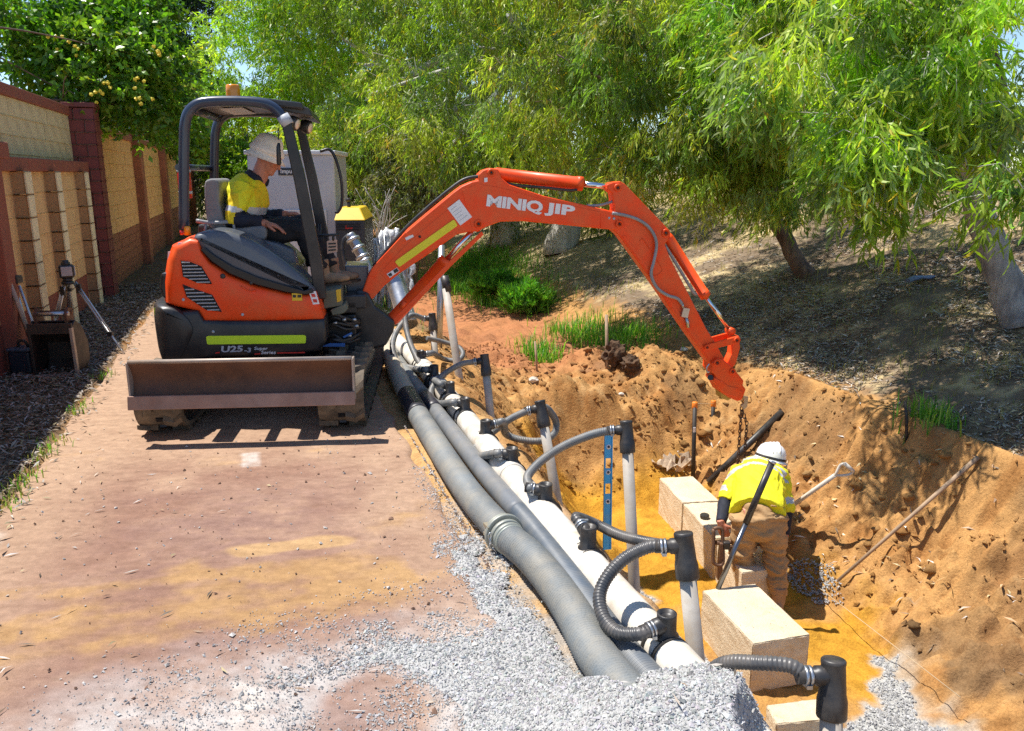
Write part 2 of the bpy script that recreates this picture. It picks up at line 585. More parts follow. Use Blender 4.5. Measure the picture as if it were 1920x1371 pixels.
def lane_colour(s, t):
    one = np.ones(s.shape + (3,))
    mix = lambda a, b, k: a * (1 - k[..., None]) + b * k[..., None]
    base = mix(one * np.array((0.285, 0.163, 0.115)), one * np.array((0.375, 0.235, 0.165)), sstep(0.35, 0.65, pn2 * 0.6 + pn1 * 0.4))
    base = mix(base, one * np.array((0.235, 0.138, 0.118)), 0.65 * np.exp(-(((t + 0.25) / 0.75) ** 2)) * sstep(0.35, 0.62, pns * 0.5 + pn3 * 0.3 + 0.2 * pn1) * sstep(4.6, 4.1, s))
    tan = np.array((0.44, 0.295, 0.195))
    base = mix(base, one * tan, 0.75 * sstep(-0.75, -1.25, t + 0.35 * (pn2 - 0.5)))
    base = mix(base, one * tan, 0.65 * sstep(0.15, 0.7, t + 0.35 * (pn2 - 0.5)))
    base = mix(base, one * tan * 1.05, 0.75 * sstep(4.35, 5.2, s + 0.8 * (pn2 - 0.5)))
    # ochre sand spilt across the lane
    band = np.exp(-(((s - 3.05 - 0.10 * (t + 0.3) + 0.42 * (pn1 - 0.5)) / 0.30) ** 2)) * sstep(0.62, 0.45, t) * sstep(-1.3, -0.9, t)
    sandk = sstep(0.32, 0.95, band * 0.95 + 1.5 * (pns - 0.5) + 1.0 * (pn2 - 0.5) + 0.4 * (pn3 - 0.5))
    base = mix(base, one * np.array((0.46, 0.275, 0.105)), 0.72 * sandk * (0.45 + 0.55 * sstep(0.3, 0.6, pn3 * 0.5 + pns * 0.5)))
    b2 = np.exp(-(((s - 3.55 + 0.3 * (pn1 - 0.5)) / 0.08) ** 2)) * sstep(-0.35, -0.1, t) * sstep(0.45, 0.2, t)
    base = mix(base, one * np.array((0.53, 0.34, 0.15)), 0.7 * sstep(0.3, 0.6, b2 + 0.3 * (pn2 - 0.5)))
    b3 = np.exp(-(((s - 3.15 + 0.25 * (pn1 - 0.5)) / 0.14) ** 2)) * sstep(-1.0, -1.25, t)
    base = mix(base, one * np.array((0.46, 0.25, 0.07)), 0.8 * sstep(0.3, 0.6, b3 + 0.5 * (pn2 - 0.5)))
    # grey rock dust
    dust = sstep(2.85, 2.40, s + 0.35 * (pn1 - 0.5) + 0.3 * (pn2 - 0.5) - 0.10 * t) * sstep(-1.05, -0.5, t + 0.5 * (pn2 - 0.5))
    hole = np.exp(-(((t - 0.25) / 0.24) ** 2 + ((s - 2.28) / 0.26) ** 2))
    dust = dust * (1 - 0.8 * sstep(0.35, 0.7, hole + 0.3 * (pn2 - 0.5)))
    base = mix(base, one * np.array((0.50, 0.465, 0.44)), dust * (0.55 + 0.42 * sstep(0.35, 0.6, pn3)))
    base = mix(base, one * np.array((0.60, 0.52, 0.45)), 0.6 * sstep(-1.22, -1.30, t) * sstep(0.35, 0.6, pn2) * sstep(4.6, 4.2, s))
    # worn white centre dashes
    for (a, b_) in ((4.70, 4.96), (2.16, 2.56)):
        k = sstep(a - 0.012, a + 0.012, s + 0.03 * (pn3 - 0.5)) * sstep(b_ + 0.012, b_ - 0.012, s + 0.03 * (pn3 - 0.5)) * sstep(0.062, 0.042, np.abs(t + 0.14 + 0.03 * (pn3 - 0.5)))
        base = mix(base, one * np.array((0.60, 0.55, 0.50)), k * (0.25 + 0.55 * sstep(0.30, 0.62, pn3 * 0.6 + pn2 * 0.4)))
    return base

lane_mat_src = None
def lane_material():
    m, nt, b, out = newmat("worn_red_asphalt")
    tc = nt.nodes.new("ShaderNodeTexCoord").outputs['Object']
    at = nt.nodes.new("ShaderNodeAttribute"); at.attribute_name = 'zone'
    n1 = node_noise(nt, tc, 22, 8, 0.7)
    r1 = node_ramp(nt, n1.outputs['Fac'], [(0.3, (0.78, 0.76, 0.75)), (0.7, (1.12, 1.12, 1.12))])
    n2 = node_noise(nt, tc, 260, 4, 0.8)
    r2 = node_ramp(nt, n2.outputs['Fac'], [(0.32, (0.68, 0.67, 0.66)), (0.68, (1.2, 1.2, 1.2))])
    c = node_mix(nt, 1.0, at.outputs['Color'], r1.outputs['Color'], 'MULTIPLY')
    c = node_mix(nt, 1.0, c, r2.outputs['Color'], 'MULTIPLY')
    mp = nt.nodes.new("ShaderNodeMapping"); mp.inputs['Rotation'].default_value = (0, 0, -math.atan2(AX_Q.y, AX_Q.x)); mp.inputs['Scale'].default_value = (1.0, 2.6, 1.0)
    nt.links.new(tc, mp.inputs['Vector'])
    n3 = node_noise(nt, mp.outputs['Vector'], 6, 6, 0.65)
    r3 = node_ramp(nt, n3.outputs['Fac'], [(0.34, (0.86, 0.83, 0.82)), (0.5, (1.0, 1.0, 1.0)), (0.68, (1.12, 1.12, 1.11))])
    c = node_mix(nt, 1.0, c, r3.outputs['Color'], 'MULTIPLY')
    nt.links.new(c, b.inputs['Base Color'])
    b.inputs['Roughness'].default_value = 0.85
    b.inputs['Specular IOR Level'].default_value = 0.25
    nb = node_noise(nt, tc, 180, 6, 0.7)
    bp = nt.nodes.new("ShaderNodeBump"); bp.inputs['Strength'].default_value = 0.6; bp.inputs['Distance'].default_value = 0.006
    nt.links.new(nb.outputs['Fac'], bp.inputs['Height'])
    nt.links.new(bp.outputs['Normal'], b.inputs['Normal'])
    return m

pv = np.stack([AX_P.x * ps + AX_Q.x * pt, AX_P.y * ps + AX_Q.y * pt, pz], -1).reshape(-1, 3)
lane = kind(link("path", np_mesh("path", pv, grid_faces(len(PS), len(PT))[:, ::-1], lane_material(), lane_colour(ps, pt).reshape(-1, 3), 'zone', True)), "structure")
# ------------------------------------------------------------------ loose stones
def stones(name, pts, size, mat, tint, parent=None, seed=3, flat=(0.55, 0.95)):
    r = np.random.default_rng(seed)
    n = len(pts)
    base = np.array([(1, 0, 0), (-1, 0, 0), (0, 1, 0), (0, -1, 0), (0, 0, 1), (0, 0, -1)], float)
    F = np.array([(0, 2, 4), (2, 1, 4), (1, 3, 4), (3, 0, 4), (2, 0, 5), (1, 2, 5), (3, 1, 5), (0, 3, 5)])
    v = base[None] * (1 + r.uniform(-0.35, 0.35, (n, 6, 1))) + r.uniform(-0.28, 0.28, (n, 6, 3))
    ax = np.stack([r.uniform(0.8, 1.45, n), r.uniform(0.6, 1.0, n), r.uniform(flat[0], flat[1], n)], 1)
    v = v * ax[:, None]
    a = r.uniform(0, 2 * PI, n)
    ca, sa = np.cos(a)[:, None], np.sin(a)[:, None]
    x = v[..., 0] * ca - v[..., 1] * sa; y = v[..., 0] * sa + v[..., 1] * ca
    tl = r.normal(0, 0.35, n)[:, None]
    z = v[..., 2] + x * tl
    v = np.stack([x, y, z], -1) * np.asarray(size)[:, None, None]
    v = v + np.asarray(pts)[:, None]
    f = (F[None] + (np.arange(n) * 6)[:, None, None]).reshape(-1, 3)
    c = np.repeat(tint, 6, 0)
    return kind(link(name, np_mesh(name, v.reshape(-1, 3), f, mat, c, 'tint'), parent), "stuff")

gravel_mat = M("crushed_limestone", (0.95, 0.95, 0.95), 0.9, var=0.1, vscale=90, bump=0.003, bscale=200, attr='tint', spec=0.2)

def heap(s, t):                    # thickness of the grey gravel spread on the lane
    n1 = fbm(s * 1.6, t * 1.6, 4, 201) - 0.5; n2 = fbm(s * 6, t * 6, 4, 211) - 0.5; n3 = fbm(s * 25, t * 25, 3, 221) - 0.5
    front = 2.78 + 0.10 * np.clip(t, -1, 1) + 0.28 * n1 + 0.16 * n2
    k = sstep(0.0, 0.22, front - s)
    left = sstep(-0.30, 0.0, t + 0.4 * n1 + 0.3 * n2 + 0.25 * (s - 2.3))
    hole = np.exp(-(((t - 0.28 + 0.25 * (s - 2.2)) / 0.27) ** 2 + ((s - 2.22) / 0.30) ** 2))
    left2 = sstep(0.15, 0.42, t + 0.35 * n2 + 0.55 * (2.0 - s) * 0 - 0.30 * sstep(2.45, 1.9, s) + 0.0)
    body = np.maximum(left * sstep(2.42, 2.55, s + 0.3 * n2), left2) * sstep(1.0, 0.88, t + 0.1 * n2)
    h = k * body * (0.022 + 0.02 * n1) * (1 - sstep(0.25, 0.6, hole + 0.5 * n2))
    mound = 0.33 * sstep(0.40, 1.10, t + 0.10 * n1) * sstep(2.36, 1.62, s + 0.10 * (t - 1.0) + 0.16 * n2)
    margin = 0.018 * sstep(0.66, 0.76, t + 0.2 * n2) * sstep(0.96, 0.86, t + 0.25 * n2) * sstep(3.9, 3.0, s + 0.9 * n1)
    h = np.maximum(h, margin) + mound
    return h + 0.010 * n3 * (h > 0.003) + 0.012 * n2 * sstep(0.0, 0.05, h)

hs_v = np.arange(0.7, 3.6, 0.014); ht_v = np.arange(-0.8, 1.75, 0.014)
hs, ht = np.meshgrid(hs_v, ht_v, indexing='ij')
HH = heap(hs, ht)
drop = np.clip((ht - 1.285 + 0.55 * np.clip(1.85 - hs, 0, 1) - 0.02 * np.sin(hs * 7) - 0.02 * np.sin(hs * 23)), 0, None)
hz = HH - 0.014 - 1.9 * drop
hv = np.stack([AX_P.x * hs + AX_Q.x * ht, AX_P.y * hs + AX_Q.y * ht, hz], -1).reshape(-1, 3)
hf = grid_faces(len(hs_v), len(ht_v))[:, ::-1]
keep = (HH.reshape(-1)[hf].max(1) > 0.014)
heap_bed = M("gravel_bed", (0.44, 0.435, 0.42), 0.95, var=0.3, vscale=140, bump=0.010, bscale=210, spec=0.1)
gravel = kind(link("gravel", np_mesh("gravel", hv, hf[keep], heap_bed, None, smooth=True)), "stuff")

r = np.random.default_rng(5)
N = 140000
s_ = r.uniform(1.15, 3.4, N); t_ = r.uniform(-0.7, 1.6, N)
h_ = heap(s_, t_)
ok = r.uniform(0, 1, N) < sstep(0.001, 0.020, h_ + 0.012 * (fbm(s_ * 12, t_ * 12, 2, 261) - 0.5) - 0.002)
s_, t_, h_ = s_[ok], t_[ok], h_[ok]
near = np.clip((2.9 - s_) / 1.5, 0, 1)
sel = r.uniform(0, 1, len(s_)) < 0.75
s_, t_, h_ = s_[sel], t_[sel], h_[sel]
z_ = np.maximum(h_ - 0.012, 0.002) - 1.9 * np.clip(t_ - 1.285 + 0.55 * np.clip(1.85 - s_, 0, 1) - 0.02 * np.sin(s_ * 7) - 0.02 * np.sin(s_ * 23), 0, None)
P_ = np.stack([AX_P.x * s_ + AX_Q.x * t_, AX_P.y * s_ + AX_Q.y * t_, z_], 1)
sz = np.exp(r.normal(math.log(0.0033), 0.5, len(P_)))
tn = np.clip(r.normal(0.47, 0.09, (len(P_), 1)), 0.16, 0.66) * np.array([[1.0, 0.99, 0.97]]) * (1 + r.normal(0, 0.03, (len(P_), 3)))
stones("gravel_stones", P_, np.clip(sz, 0.002, 0.013), gravel_mat, tn, None, 9)
# fine chips thinning out over the lane
N = 90000
s_ = r.uniform(1.5, 4.4, N); t_ = r.uniform(-1.1, 0.95, N)
hh = heap(s_, t_)
q1 = fbm(s_ * 1.7, t_ * 1.7, 4, 241); q2 = fbm(s_ * 7, t_ * 7, 3, 251)
dens = sstep(3.05, 2.45, s_ + 0.6 * (q1 - 0.5) - 0.12 * t_) * sstep(-1.05, 0.1, t_ + 0.5 * (q1 - 0.5)) * (0.15 + 0.75 * sstep(0.40, 0.62, q2))
dens = np.maximum(dens, 0.9 * sstep(0.10, 0.0, np.abs(t_ - 0.80 - 0.1 * (q1 - 0.5))) * (0.2 + 0.8 * sstep(0.4, 0.6, q2)))
ok = (hh < 0.014) & (r.uniform(0, 1, N) < dens + 0.8 * sstep(0.0, 0.014, hh))
s_, t_ = s_[ok], t_[ok]
P_ = np.stack([AX_P.x * s_ + AX_Q.x * t_, AX_P.y * s_ + AX_Q.y * t_, s_ * 0 + 0.003], 1)
tn = r.uniform(0.34, 0.60, (len(P_), 1)) * np.array([[1.0, 0.98, 0.95]])
stones("fine_chips", P_, np.clip(np.exp(r.normal(math.log(0.0026), 0.45, len(P_))), 0.0018, 0.009), gravel_mat, tn, None, 10)
# strays on the lane and gravel on the floor of the cut
s_ = r.uniform(1.2, 5.2, 1500); t_ = r.uniform(-1.2, 0.8, 1500); t_ = np.where((s_ > 2.9) & (r.uniform(0, 1, 1500) < 0.55), 0.86, t_)
P_ = np.stack([AX_P.x * s_ + AX_Q.x * t_, AX_P.y * s_ + AX_Q.y * t_, s_ * 0 + 0.004], 1)
tn = np.where(r.uniform(0, 1, (1500, 1)) < 0.6, np.array([[0.5, 0.47, 0.44]]), np.array([[0.22, 0.13, 0.09]])) * r.uniform(0.7, 1.2, (1500, 1))
stones("stray_pebbles", P_, np.clip(np.exp(r.normal(math.log(0.0038), 0.5, 1500)), 0.002, 0.014), gravel_mat, tn, None, 12)
s_ = r.uniform(2.7, 5.4, 36000); t_ = r.uniform(2.2, 4.2, 36000)
gc = zone_colour(s_, t_)
isg = (np.abs(gc - C_GRAV).sum(1) < 0.12)
extra = (((s_ - 4.72) / 0.30) ** 2 + ((t_ - 3.95) / 0.12) ** 2 + 1.6 * (fbm(s_ * 9, t_ * 9, 3, 333) - 0.5) + r.uniform(-0.35, 0.35, len(s_))) < 0.75
ok = isg | extra
s_, t_, extra = s_[ok], t_[ok], extra[ok]
P_ = np.stack([AX_P.x * s_ + AX_Q.x * t_, AX_P.y * s_ + AX_Q.y * t_, hgt(s_, t_) + 0.004 + 0.012 * extra], 1)
tn = r.uniform(0.30, 0.58, (len(P_), 1)) * np.array([[1.0, 0.99, 0.97]])
stones("drainage_gravel", P_, np.clip(np.exp(r.normal(math.log(0.0075), 0.3, len(P_))), 0.003, 0.015), gravel_mat, tn, None, 15)

# clods of damp sand lying on the slopes and around the cut
N = 13000
s_ = r.uniform(2.2, 10.5, N); t_ = r.uniform(1.5, 5.4, N)
flo = (t_ > 2.3) & (t_ < 3.95) & (s_ < 6.7)
dens = fbm(s_ * 1.5, t_ * 1.5, 3, 301)
ok = (~flo) & (dens + r.uniform(-0.2, 0.2, N) > 0.50)
s_, t_ = s_[ok], t_[ok]
cz = zone_colour(s_, t_) * r.uniform(0.75, 1.12, (len(s_), 1))
sz = np.clip(np.exp(r.normal(math.log(0.011), 0.6, len(s_))), 0.004, 0.024)
P_ = np.stack([AX_P.x * s_ + AX_Q.x * t_, AX_P.y * s_ + AX_Q.y * t_, hgt(s_, t_) + sz * 0.25], 1)
clod_mat = M("sand_clod", (1, 1, 1), 0.95, var=0.2, vscale=30, bump=0.01, bscale=70, attr='tint', spec=0.1)
stones("sand_clods", P_, sz, clod_mat, cz, None, 21, (0.6, 1.0))

# bigger rounded clods
def big_clods(name, pts, size, tint, mat, seed):
    r = np.random.default_rng(seed)
    bm = bmesh.new(); bmesh.ops.create_icosphere(bm, subdivisions=2, radius=1.0)
    bv = np.array([v.co for v in bm.verts]); bf = np.array([[v.index for v in f.verts] for f in bm.faces]); bm.free()
    n = len(pts); m = len(bv)
    off = r.uniform(0, 50, (n, 1))
    k = 0.35 + 1.3 * fbm(bv[None, :, 0] * 2.3 + off, bv[None, :, 1] * 2.3 + bv[None, :, 2] * 2.6 + off, 4, seed, 0.65)
    ax = np.stack([r.uniform(0.8, 1.4, n), r.uniform(0.7, 1.1, n), r.uniform(0.5, 0.85, n)], 1)
    v = bv[None] * k[..., None] * ax[:, None] * np.asarray(size)[:, None, None] + np.asarray(pts)[:, None]
    f = (bf[None] + (np.arange(n) * m)[:, None, None]).reshape(-1, 3)
    return kind(link(name, np_mesh(name, v.reshape(-1, 3), f, mat, np.repeat(tint, m, 0), 'tint', True)), "stuff")
N = 1500
s_ = r.uniform(3.0, 10.0, N); t_ = r.uniform(1.5, 5.3, N)
ok = (~((t_ > 2.2) & (t_ < 4.0) & (s_ < 6.7))) & (fbm(s_ * 1.1, t_ * 1.1, 3, 311) + r.uniform(-0.12, 0.12, N) + 0.12 * (s_ > 6.5) > 0.56)
s_, t_ = s_[ok], t_[ok]
sz = np.clip(np.exp(r.normal(math.log(0.022), 0.45, len(s_))), 0.011, 0.055)
P_ = np.stack([AX_P.x * s_ + AX_Q.x * t_, AX_P.y * s_ + AX_Q.y * t_, hgt(s_, t_) + sz * 0.02], 1)
big_clods("soil_clods", P_, sz, zone_colour(s_, t_) * r.uniform(0.6, 1.05, (len(s_), 1)), M("soil_clod", (1, 1, 1), 0.95, var=0.25, vscale=40, bump=0.02, bscale=60, attr='tint', spec=0.1), 27)

# ------------------------------------------------------------------ leaf litter
def litter(name, s, t, z, length, width, tint, mat, seed, lift=0.012, tilt=0.25):
    r = np.random.default_rng(seed)
    n = len(s)
    P = np.stack([AX_P.x * s + AX_Q.x * t, AX_P.y * s + AX_Q.y * t, z], 1)
    a = r.uniform(0, 2 * PI, n)
    d = np.stack([np.cos(a), np.sin(a), r.normal(0, tilt, n)], 1)
    d /= np.linalg.norm(d, axis=1)[:, None]
    up = np.stack([r.normal(0, 0.4, n), r.normal(0, 0.4, n), np.ones(n)], 1)
    sd = np.cross(up, d); sd /= np.linalg.norm(sd, axis=1)[:, None]
    nm = np.cross(d, sd)
    L = length[:, None]; W = width[:, None]
    bend = r.normal(0, 0.22, (n, 1)); curl = r.uniform(-0.02, 0.14, (n, 1))
    lift_ = r.uniform(0.2, 1.0, (n, 1)) * lift
    P = P + np.array([[0, 0, 1.0]]) * lift_
    v = np.stack([P - d * L * 0.5,
                  P + sd * W * 0.5 + nm * L * curl + sd * bend * L * 0.3, P - sd * W * 0.5 + nm * L * curl + sd * bend * L * 0.3,
                  P + d * L * 0.5], 1)
    f = (np.array([(0, 2, 1), (1, 2, 3)])[None] + (np.arange(n) * 4)[:, None, None]).reshape(-1, 3)
    return kind(link(name, np_mesh(name, v.reshape(-1, 3), f, mat, np.repeat(tint, 4, 0), 'tint')), "stuff")

litter_mat = M("dry_leaf", (1, 1, 1), 0.7, var=0.15, vscale=40, attr='tint', spec=0.3)
def litter_tint(n, seed):
    r = np.random.default_rng(seed)
    pal = np.array([(0.36, 0.27, 0.19), (0.48, 0.40, 0.32), (0.22, 0.15, 0.10), (0.56, 0.50, 0.43), (0.40, 0.25, 0.14), (0.15, 0.12, 0.09), (0.44, 0.36, 0.20), (0.46, 0.43, 0.40)])
    return pal[r.integers(0, len(pal), n)] * r.uniform(0.7, 1.25, (n, 1))
N = 50000
s_ = np.concatenate([r.uniform(2.5, 9.5, 38000), r.uniform(9.5, 20, 12000)]); t_ = 5.15 + r.gamma(1.6, 1.15, N)
ok = (fbm(s_ * 1.6, t_ * 1.6, 4, 401) + r.uniform(-0.12, 0.12, N) > 0.46) & (t_ < 11)
s_, t_ = s_[ok], t_[ok]; n = len(s_)
litter("leaf_litter", s_, t_, hgt(s_, t_), r.uniform(0.04, 0.12, n), r.uniform(0.009, 0.018, n), litter_tint(n, 2) * 1.05, litter_mat, 4)
N = 15000
s_ = r.uniform(3.2, 13.5, N); t_ = r.uniform(-2.15, -1.2, N)
ok = (t_ < -1.38) | (r.uniform(0, 1, N) < 0.22 * np.exp(-(t_ + 1.38) * 9))
s_, t_ = s_[ok], t_[ok]; n = len(s_)
litter("mulch_litter", s_, t_, np.maximum(hgt(s_, t_), 0.002 + 0 * s_), r.uniform(0.03, 0.09, n), r.uniform(0.009, 0.018, n), litter_tint(n, 3) * 0.75, litter_mat, 6, 0.02, 0.3)
N = 190
s_ = r.uniform(1.5, 6.0, N); t_ = np.where(r.uniform(0, 1, N) < 0.45, r.uniform(-1.35, -0.9, N), r.uniform(-1.0, 1.3, N))
litter("fallen_leaves", s_, t_, s_ * 0 + np.maximum(heap(s_, t_), 0.004), r.uniform(0.02, 0.07, N), r.uniform(0.005, 0.011, N), litter_tint(N, 5), litter_mat, 8, 0.006, 0.08)
N = 260
s_ = r.uniform(2.6, 7.0, N); t_ = r.uniform(3.95, 5.1, N)
litter("bark_scraps", s_, t_, hgt(s_, t_), r.uniform(0.04, 0.11, N), r.uniform(0.008, 0.02, N), litter_tint(N, 9) * 1.4, litter_mat, 10, 0.02, 0.35)
# ------------------------------------------------------------------ boundary walls along the verge
m_peach = M("peach_paint", (0.86, 0.56, 0.25), 0.85, var=0.12, vscale=3, bump=0.004, bscale=60, dirt=(0.50, 0.27, 0.12), dirt_amt=0.36, dirt_scale=2.5)
m_cream = M("cream_block", (0.80, 0.67, 0.38), 0.9, var=0.12, vscale=4, bump=0.006, bscale=50, dirt=(0.30, 0.22, 0.12), dirt_amt=0.4, dirt_scale=4)
m_redpaint = M("brick_red_paint", (0.34, 0.095, 0.055), 0.8, var=0.18, vscale=5, bump=0.004, bscale=70, dirt=(0.14, 0.06, 0.045), dirt_amt=0.4)
m_redbrick = M("dark_red_brick", (0.24, 0.055, 0.045), 0.75, var=0.25, vscale=4, bump=0.004, bscale=80, dirt=(0.10, 0.04, 0.035), dirt_amt=0.4)
m_mortar = M("pale_mortar", (0.34, 0.24, 0.19), 0.95, var=0.15, vscale=20, bump=0.003, bscale=100)
m_brownbrick = M("brown_brick", (0.38, 0.15, 0.085), 0.85, var=0.25, vscale=3, bump=0.004, bscale=70, dirt=(0.14, 0.07, 0.05), dirt_amt=0.4)
m_quoin = M("tan_quoin_block", (0.52, 0.32, 0.15), 0.9, var=0.25, vscale=8, bump=0.008, bscale=40, dirt=(0.22, 0.13, 0.07), dirt_amt=0.4)
m_quoin_face = M("pale_quoin_paint", (0.84, 0.72, 0.46), 0.85, var=0.1, vscale=8, bump=0.004, bscale=50)
m_joint = M("peach_joint", (0.44, 0.23, 0.09), 0.95, var=0.15, vscale=10)

def st_box(mb, s0, s1, t0, t1, z0, z1):
    mb.hexa([st(s0, t0, z0), st(s0, t1, z0), st(s1, t1, z0), st(s1, t0, z0), st(s0, t0, z1), st(s0, t1, z1), st(s1, t1, z1), st(s1, t0, z1)])

PIECE = {}
def piece(name, mat, parent, s0, s1, t0, t1, z0, z1, bev=0.006):
    """a block of masonry; alike sizes share one mesh"""
    key = (name, mat.name, round(s1 - s0, 3), round(t1 - t0, 3), round(z1 - z0, 3))
    if key not in PIECE:
        w, d, h = s1 - s0, t1 - t0, z1 - z0
        bm = bmesh.new()
        bmesh.ops.create_cube(bm, size=1.0)
        for v in bm.verts:
            v.co = AX_P * (v.co.x * w) + AX_Q * (v.co.y * d) + Vector((0, 0, v.co.z * h))
        bmesh.ops.bevel(bm, geom=list(bm.edges), offset=bev, segments=1, affect='EDGES')
        bmesh.ops.recalc_face_normals(bm, faces=bm.faces)
        me = bpy.data.meshes.new(name); bm.to_mesh(me); bm.free()
        me.materials.append(mat)
        PIECE[key] = me
    o = bpy.data.objects.new(name, PIECE[key]); COL.objects.link(o)
    o.parent = parent
    base = parent
    while base.parent is not None:
        base = base.parent
    o.location = st((s0 + s1) / 2, (t0 + t1) / 2, (z0 + z1) / 2) - Vector(base.location)
    return o

def courses(parent, name, mat_at, s0, s1, t_face, depth, z0, z1, h, L, joint=0.009):
    nz = max(1, round((z1 - z0) / h)); hh = (z1 - z0) / nz
    for i in range(nz):
        x = s0 - (L / 2 if i % 2 else 0)
        while x < s1 - 0.02:
            a = max(x, s0); b = min(x + L, s1)
            if b - a > 0.06:
                za = z0 + i * hh
                piece(name, mat_at(za + hh / 2), parent, a + joint / 2, b - joint / 2, t_face - depth, t_face + random.choice((0, 0.002, 0.004)), za + joint / 2, za + hh - joint / 2)
            x += L

# --- the lower garden wall, with ribs of quoin blocks
W1 = thing("garden_wall", "low peach painted block wall with cream ribs behind the laser tripod", "wall", st(8.2, -2.3, 0))
core = MB(); st_box(core, 3.6, 12.15, -2.265, -2.165, -0.2, 1.70); core.build("wall_core", m_joint, W1, world=True)
def mat_low(z):
    return m_redpaint if z < 0.48 else m_peach
courses(W1, "block", mat_low, 3.6, 12.15, -2.15, 0.03, 0.0, 1.70, 0.213, 0.61, 0.005)
cp = MB()
for k in range(14):
    a = 3.6 + k * 0.61
    cp = MB(); st_box(cp, a + 0.004, min(12.13, a + 0.606), -2.272, -2.09, 1.70, 1.83); cp.build("coping", m_redpaint, W1, world=True, bevel=0.012)
for sc_ in (8.72, 9.97, 11.55, 6.3, 5.1):
    nz = 8
    for i in range(nz):
        z0 = i * 1.70 / nz
        piece("quoin", m_quoin, W1, sc_ - 0.11, sc_ + 0.11, -2.15, -2.035 + random.uniform(-0.004, 0.004), z0 + 0.006, z0 + 1.70 / nz - 0.006, 0.01)
        piece("quoin_face", m_quoin_face, W1, sc_ - 0.105, sc_ + 0.105, -2.034, -2.022, z0 + 0.01, z0 + 1.70 / nz - 0.01, 0.003)
W2 = thing("gate_pier", "brown painted pier with stepped red cap at the photo's left edge", "pier", st(7.95, -2.1, 0))
mb = MB(); st_box(mb, 7.70, 7.98, -2.27, -2.045, -0.1, 1.80); mb.build("shaft", m_redpaint, W2, world=True, bevel=0.01)
mb = MB(); st_box(mb, 7.64, 8.04, -2.272, -1.985, 1.80, 1.94); mb.build("cap_slab", m_redpaint, W2, world=True, bevel=0.012)
for i in range(2):
    for j in range(2):
        piece("brick", m_redbrick, W2, 7.69 + i * 0.15, 7.69 + i * 0.15 + 0.143, -2.265 + j * 0.115, -2.265 + j * 0.115 + 0.108, 1.945, 2.075, 0.008)

# --- tall boundary wall behind, of cream blocks
W3 = thing("boundary_wall", "tall cream block wall with red coping rising behind the low wall", "wall", st(8.5, -2.6, 0))
core = MB(); st_box(core, 3.4, 12.2, -2.49, -2.295, -0.2, 2.42); core.build("wall_core", m_joint, W3, world=True)
courses(W3, "block", lambda z: m_cream, 3.4, 12.2, -2.28, 0.03, 1.50, 2.42, 0.184, 0.40, 0.007)
for k in range(11):
    a = 3.4 + k * 0.8
    mb = MB(); st_box(mb, a + 0.003, min(12.2, a + 0.797), -2.53, -2.25, 2.42, 2.54); mb.build("coping", m_redpaint, W3, world=True, bevel=0.012)

# --- brick pier where the walls meet
W4 = thing("brick_pier", "tall dark red brick pier between the low wall and the orange panels", "pier", st(12.4, -2.25, 0))
core = MB(); st_box(core, 12.235, 12.565, -2.325, -1.985, -0.1, 2.50); core.build("pier_core", m_mortar, W4, world=True)
for i in range(16):
    z0 = i * 0.158
    if i % 2:
        cuts = [(-2.34, -2.225), (-2.21, -1.97)]
    else:
        cuts = [(-2.34, -2.10), (-2.085, -1.97)]
    for a, b in cuts:
        piece("brick", m_redbrick, W4, 12.22, 12.58, a, b, z0 + 0.006, z0 + 0.150, 0.008)
mb = MB(); st_box(mb, 12.20, 12.60, -2.36, -1.95, 2.53, 2.59); mb.build("cap", m_redbrick, W4, world=True, bevel=0.008)

# --- panel wall beyond: orange render above brown brick, brown piers between
labels = ["first orange rendered wall panel beyond the tall brick pier", "second orange rendered wall panel along the lane",
          "third orange wall panel seen past the canopy post", "farthest orange wall panel behind the excavator's seat"]
for k in range(4):
    s0 = 12.6 + k * 4.35; s1 = s0 + 3.95
    W = thing("wall_panel", labels[k], "wall", st((s0 + s1) / 2, -2.2, 0))
    core = MB(); st_box(core, s0, s1, -2.32, -2.125, -0.2, 2.24); core.build("wall_core", m_joint, W, world=True)
    courses(W, "brick", lambda z: m_brownbrick, s0, s1, -2.11, 0.03, 0.0, 0.78, 0.13, 0.42, 0.010)
    courses(W, "render_block", lambda z: m_peach, s0, s1, -2.112, 0.03, 0.78, 2.24, 0.2086, 0.66, 0.004)
    mb = MB(); st_box(mb, s0, s1, -2.36, -2.08, 2.24, 2.34); mb.build("coping", m_brownbrick, W, world=True, bevel=0.01)
    P = thing("wall_pier", ["brown pier between the first and second orange wall panels", "brown pier between the second and third orange panels",
                            "brown pier between the third and farthest orange panels", "last brown pier at the far end of the wall"][k], "pier", st(s1 + 0.2, -2.2, 0))
    mb = MB(); st_box(mb, s1 + 0.002, s1 + 0.398, -2.42, -1.97, -0.1, 2.34); mb.build("shaft", m_brownbrick, P, world=True, bevel=0.01)
    mb = MB(); st_box(mb, s1 - 0.03, s1 + 0.43, -2.46, -1.93, 2.345, 2.42); mb.build("cap", m_redbrick, P, world=True, bevel=0.01)
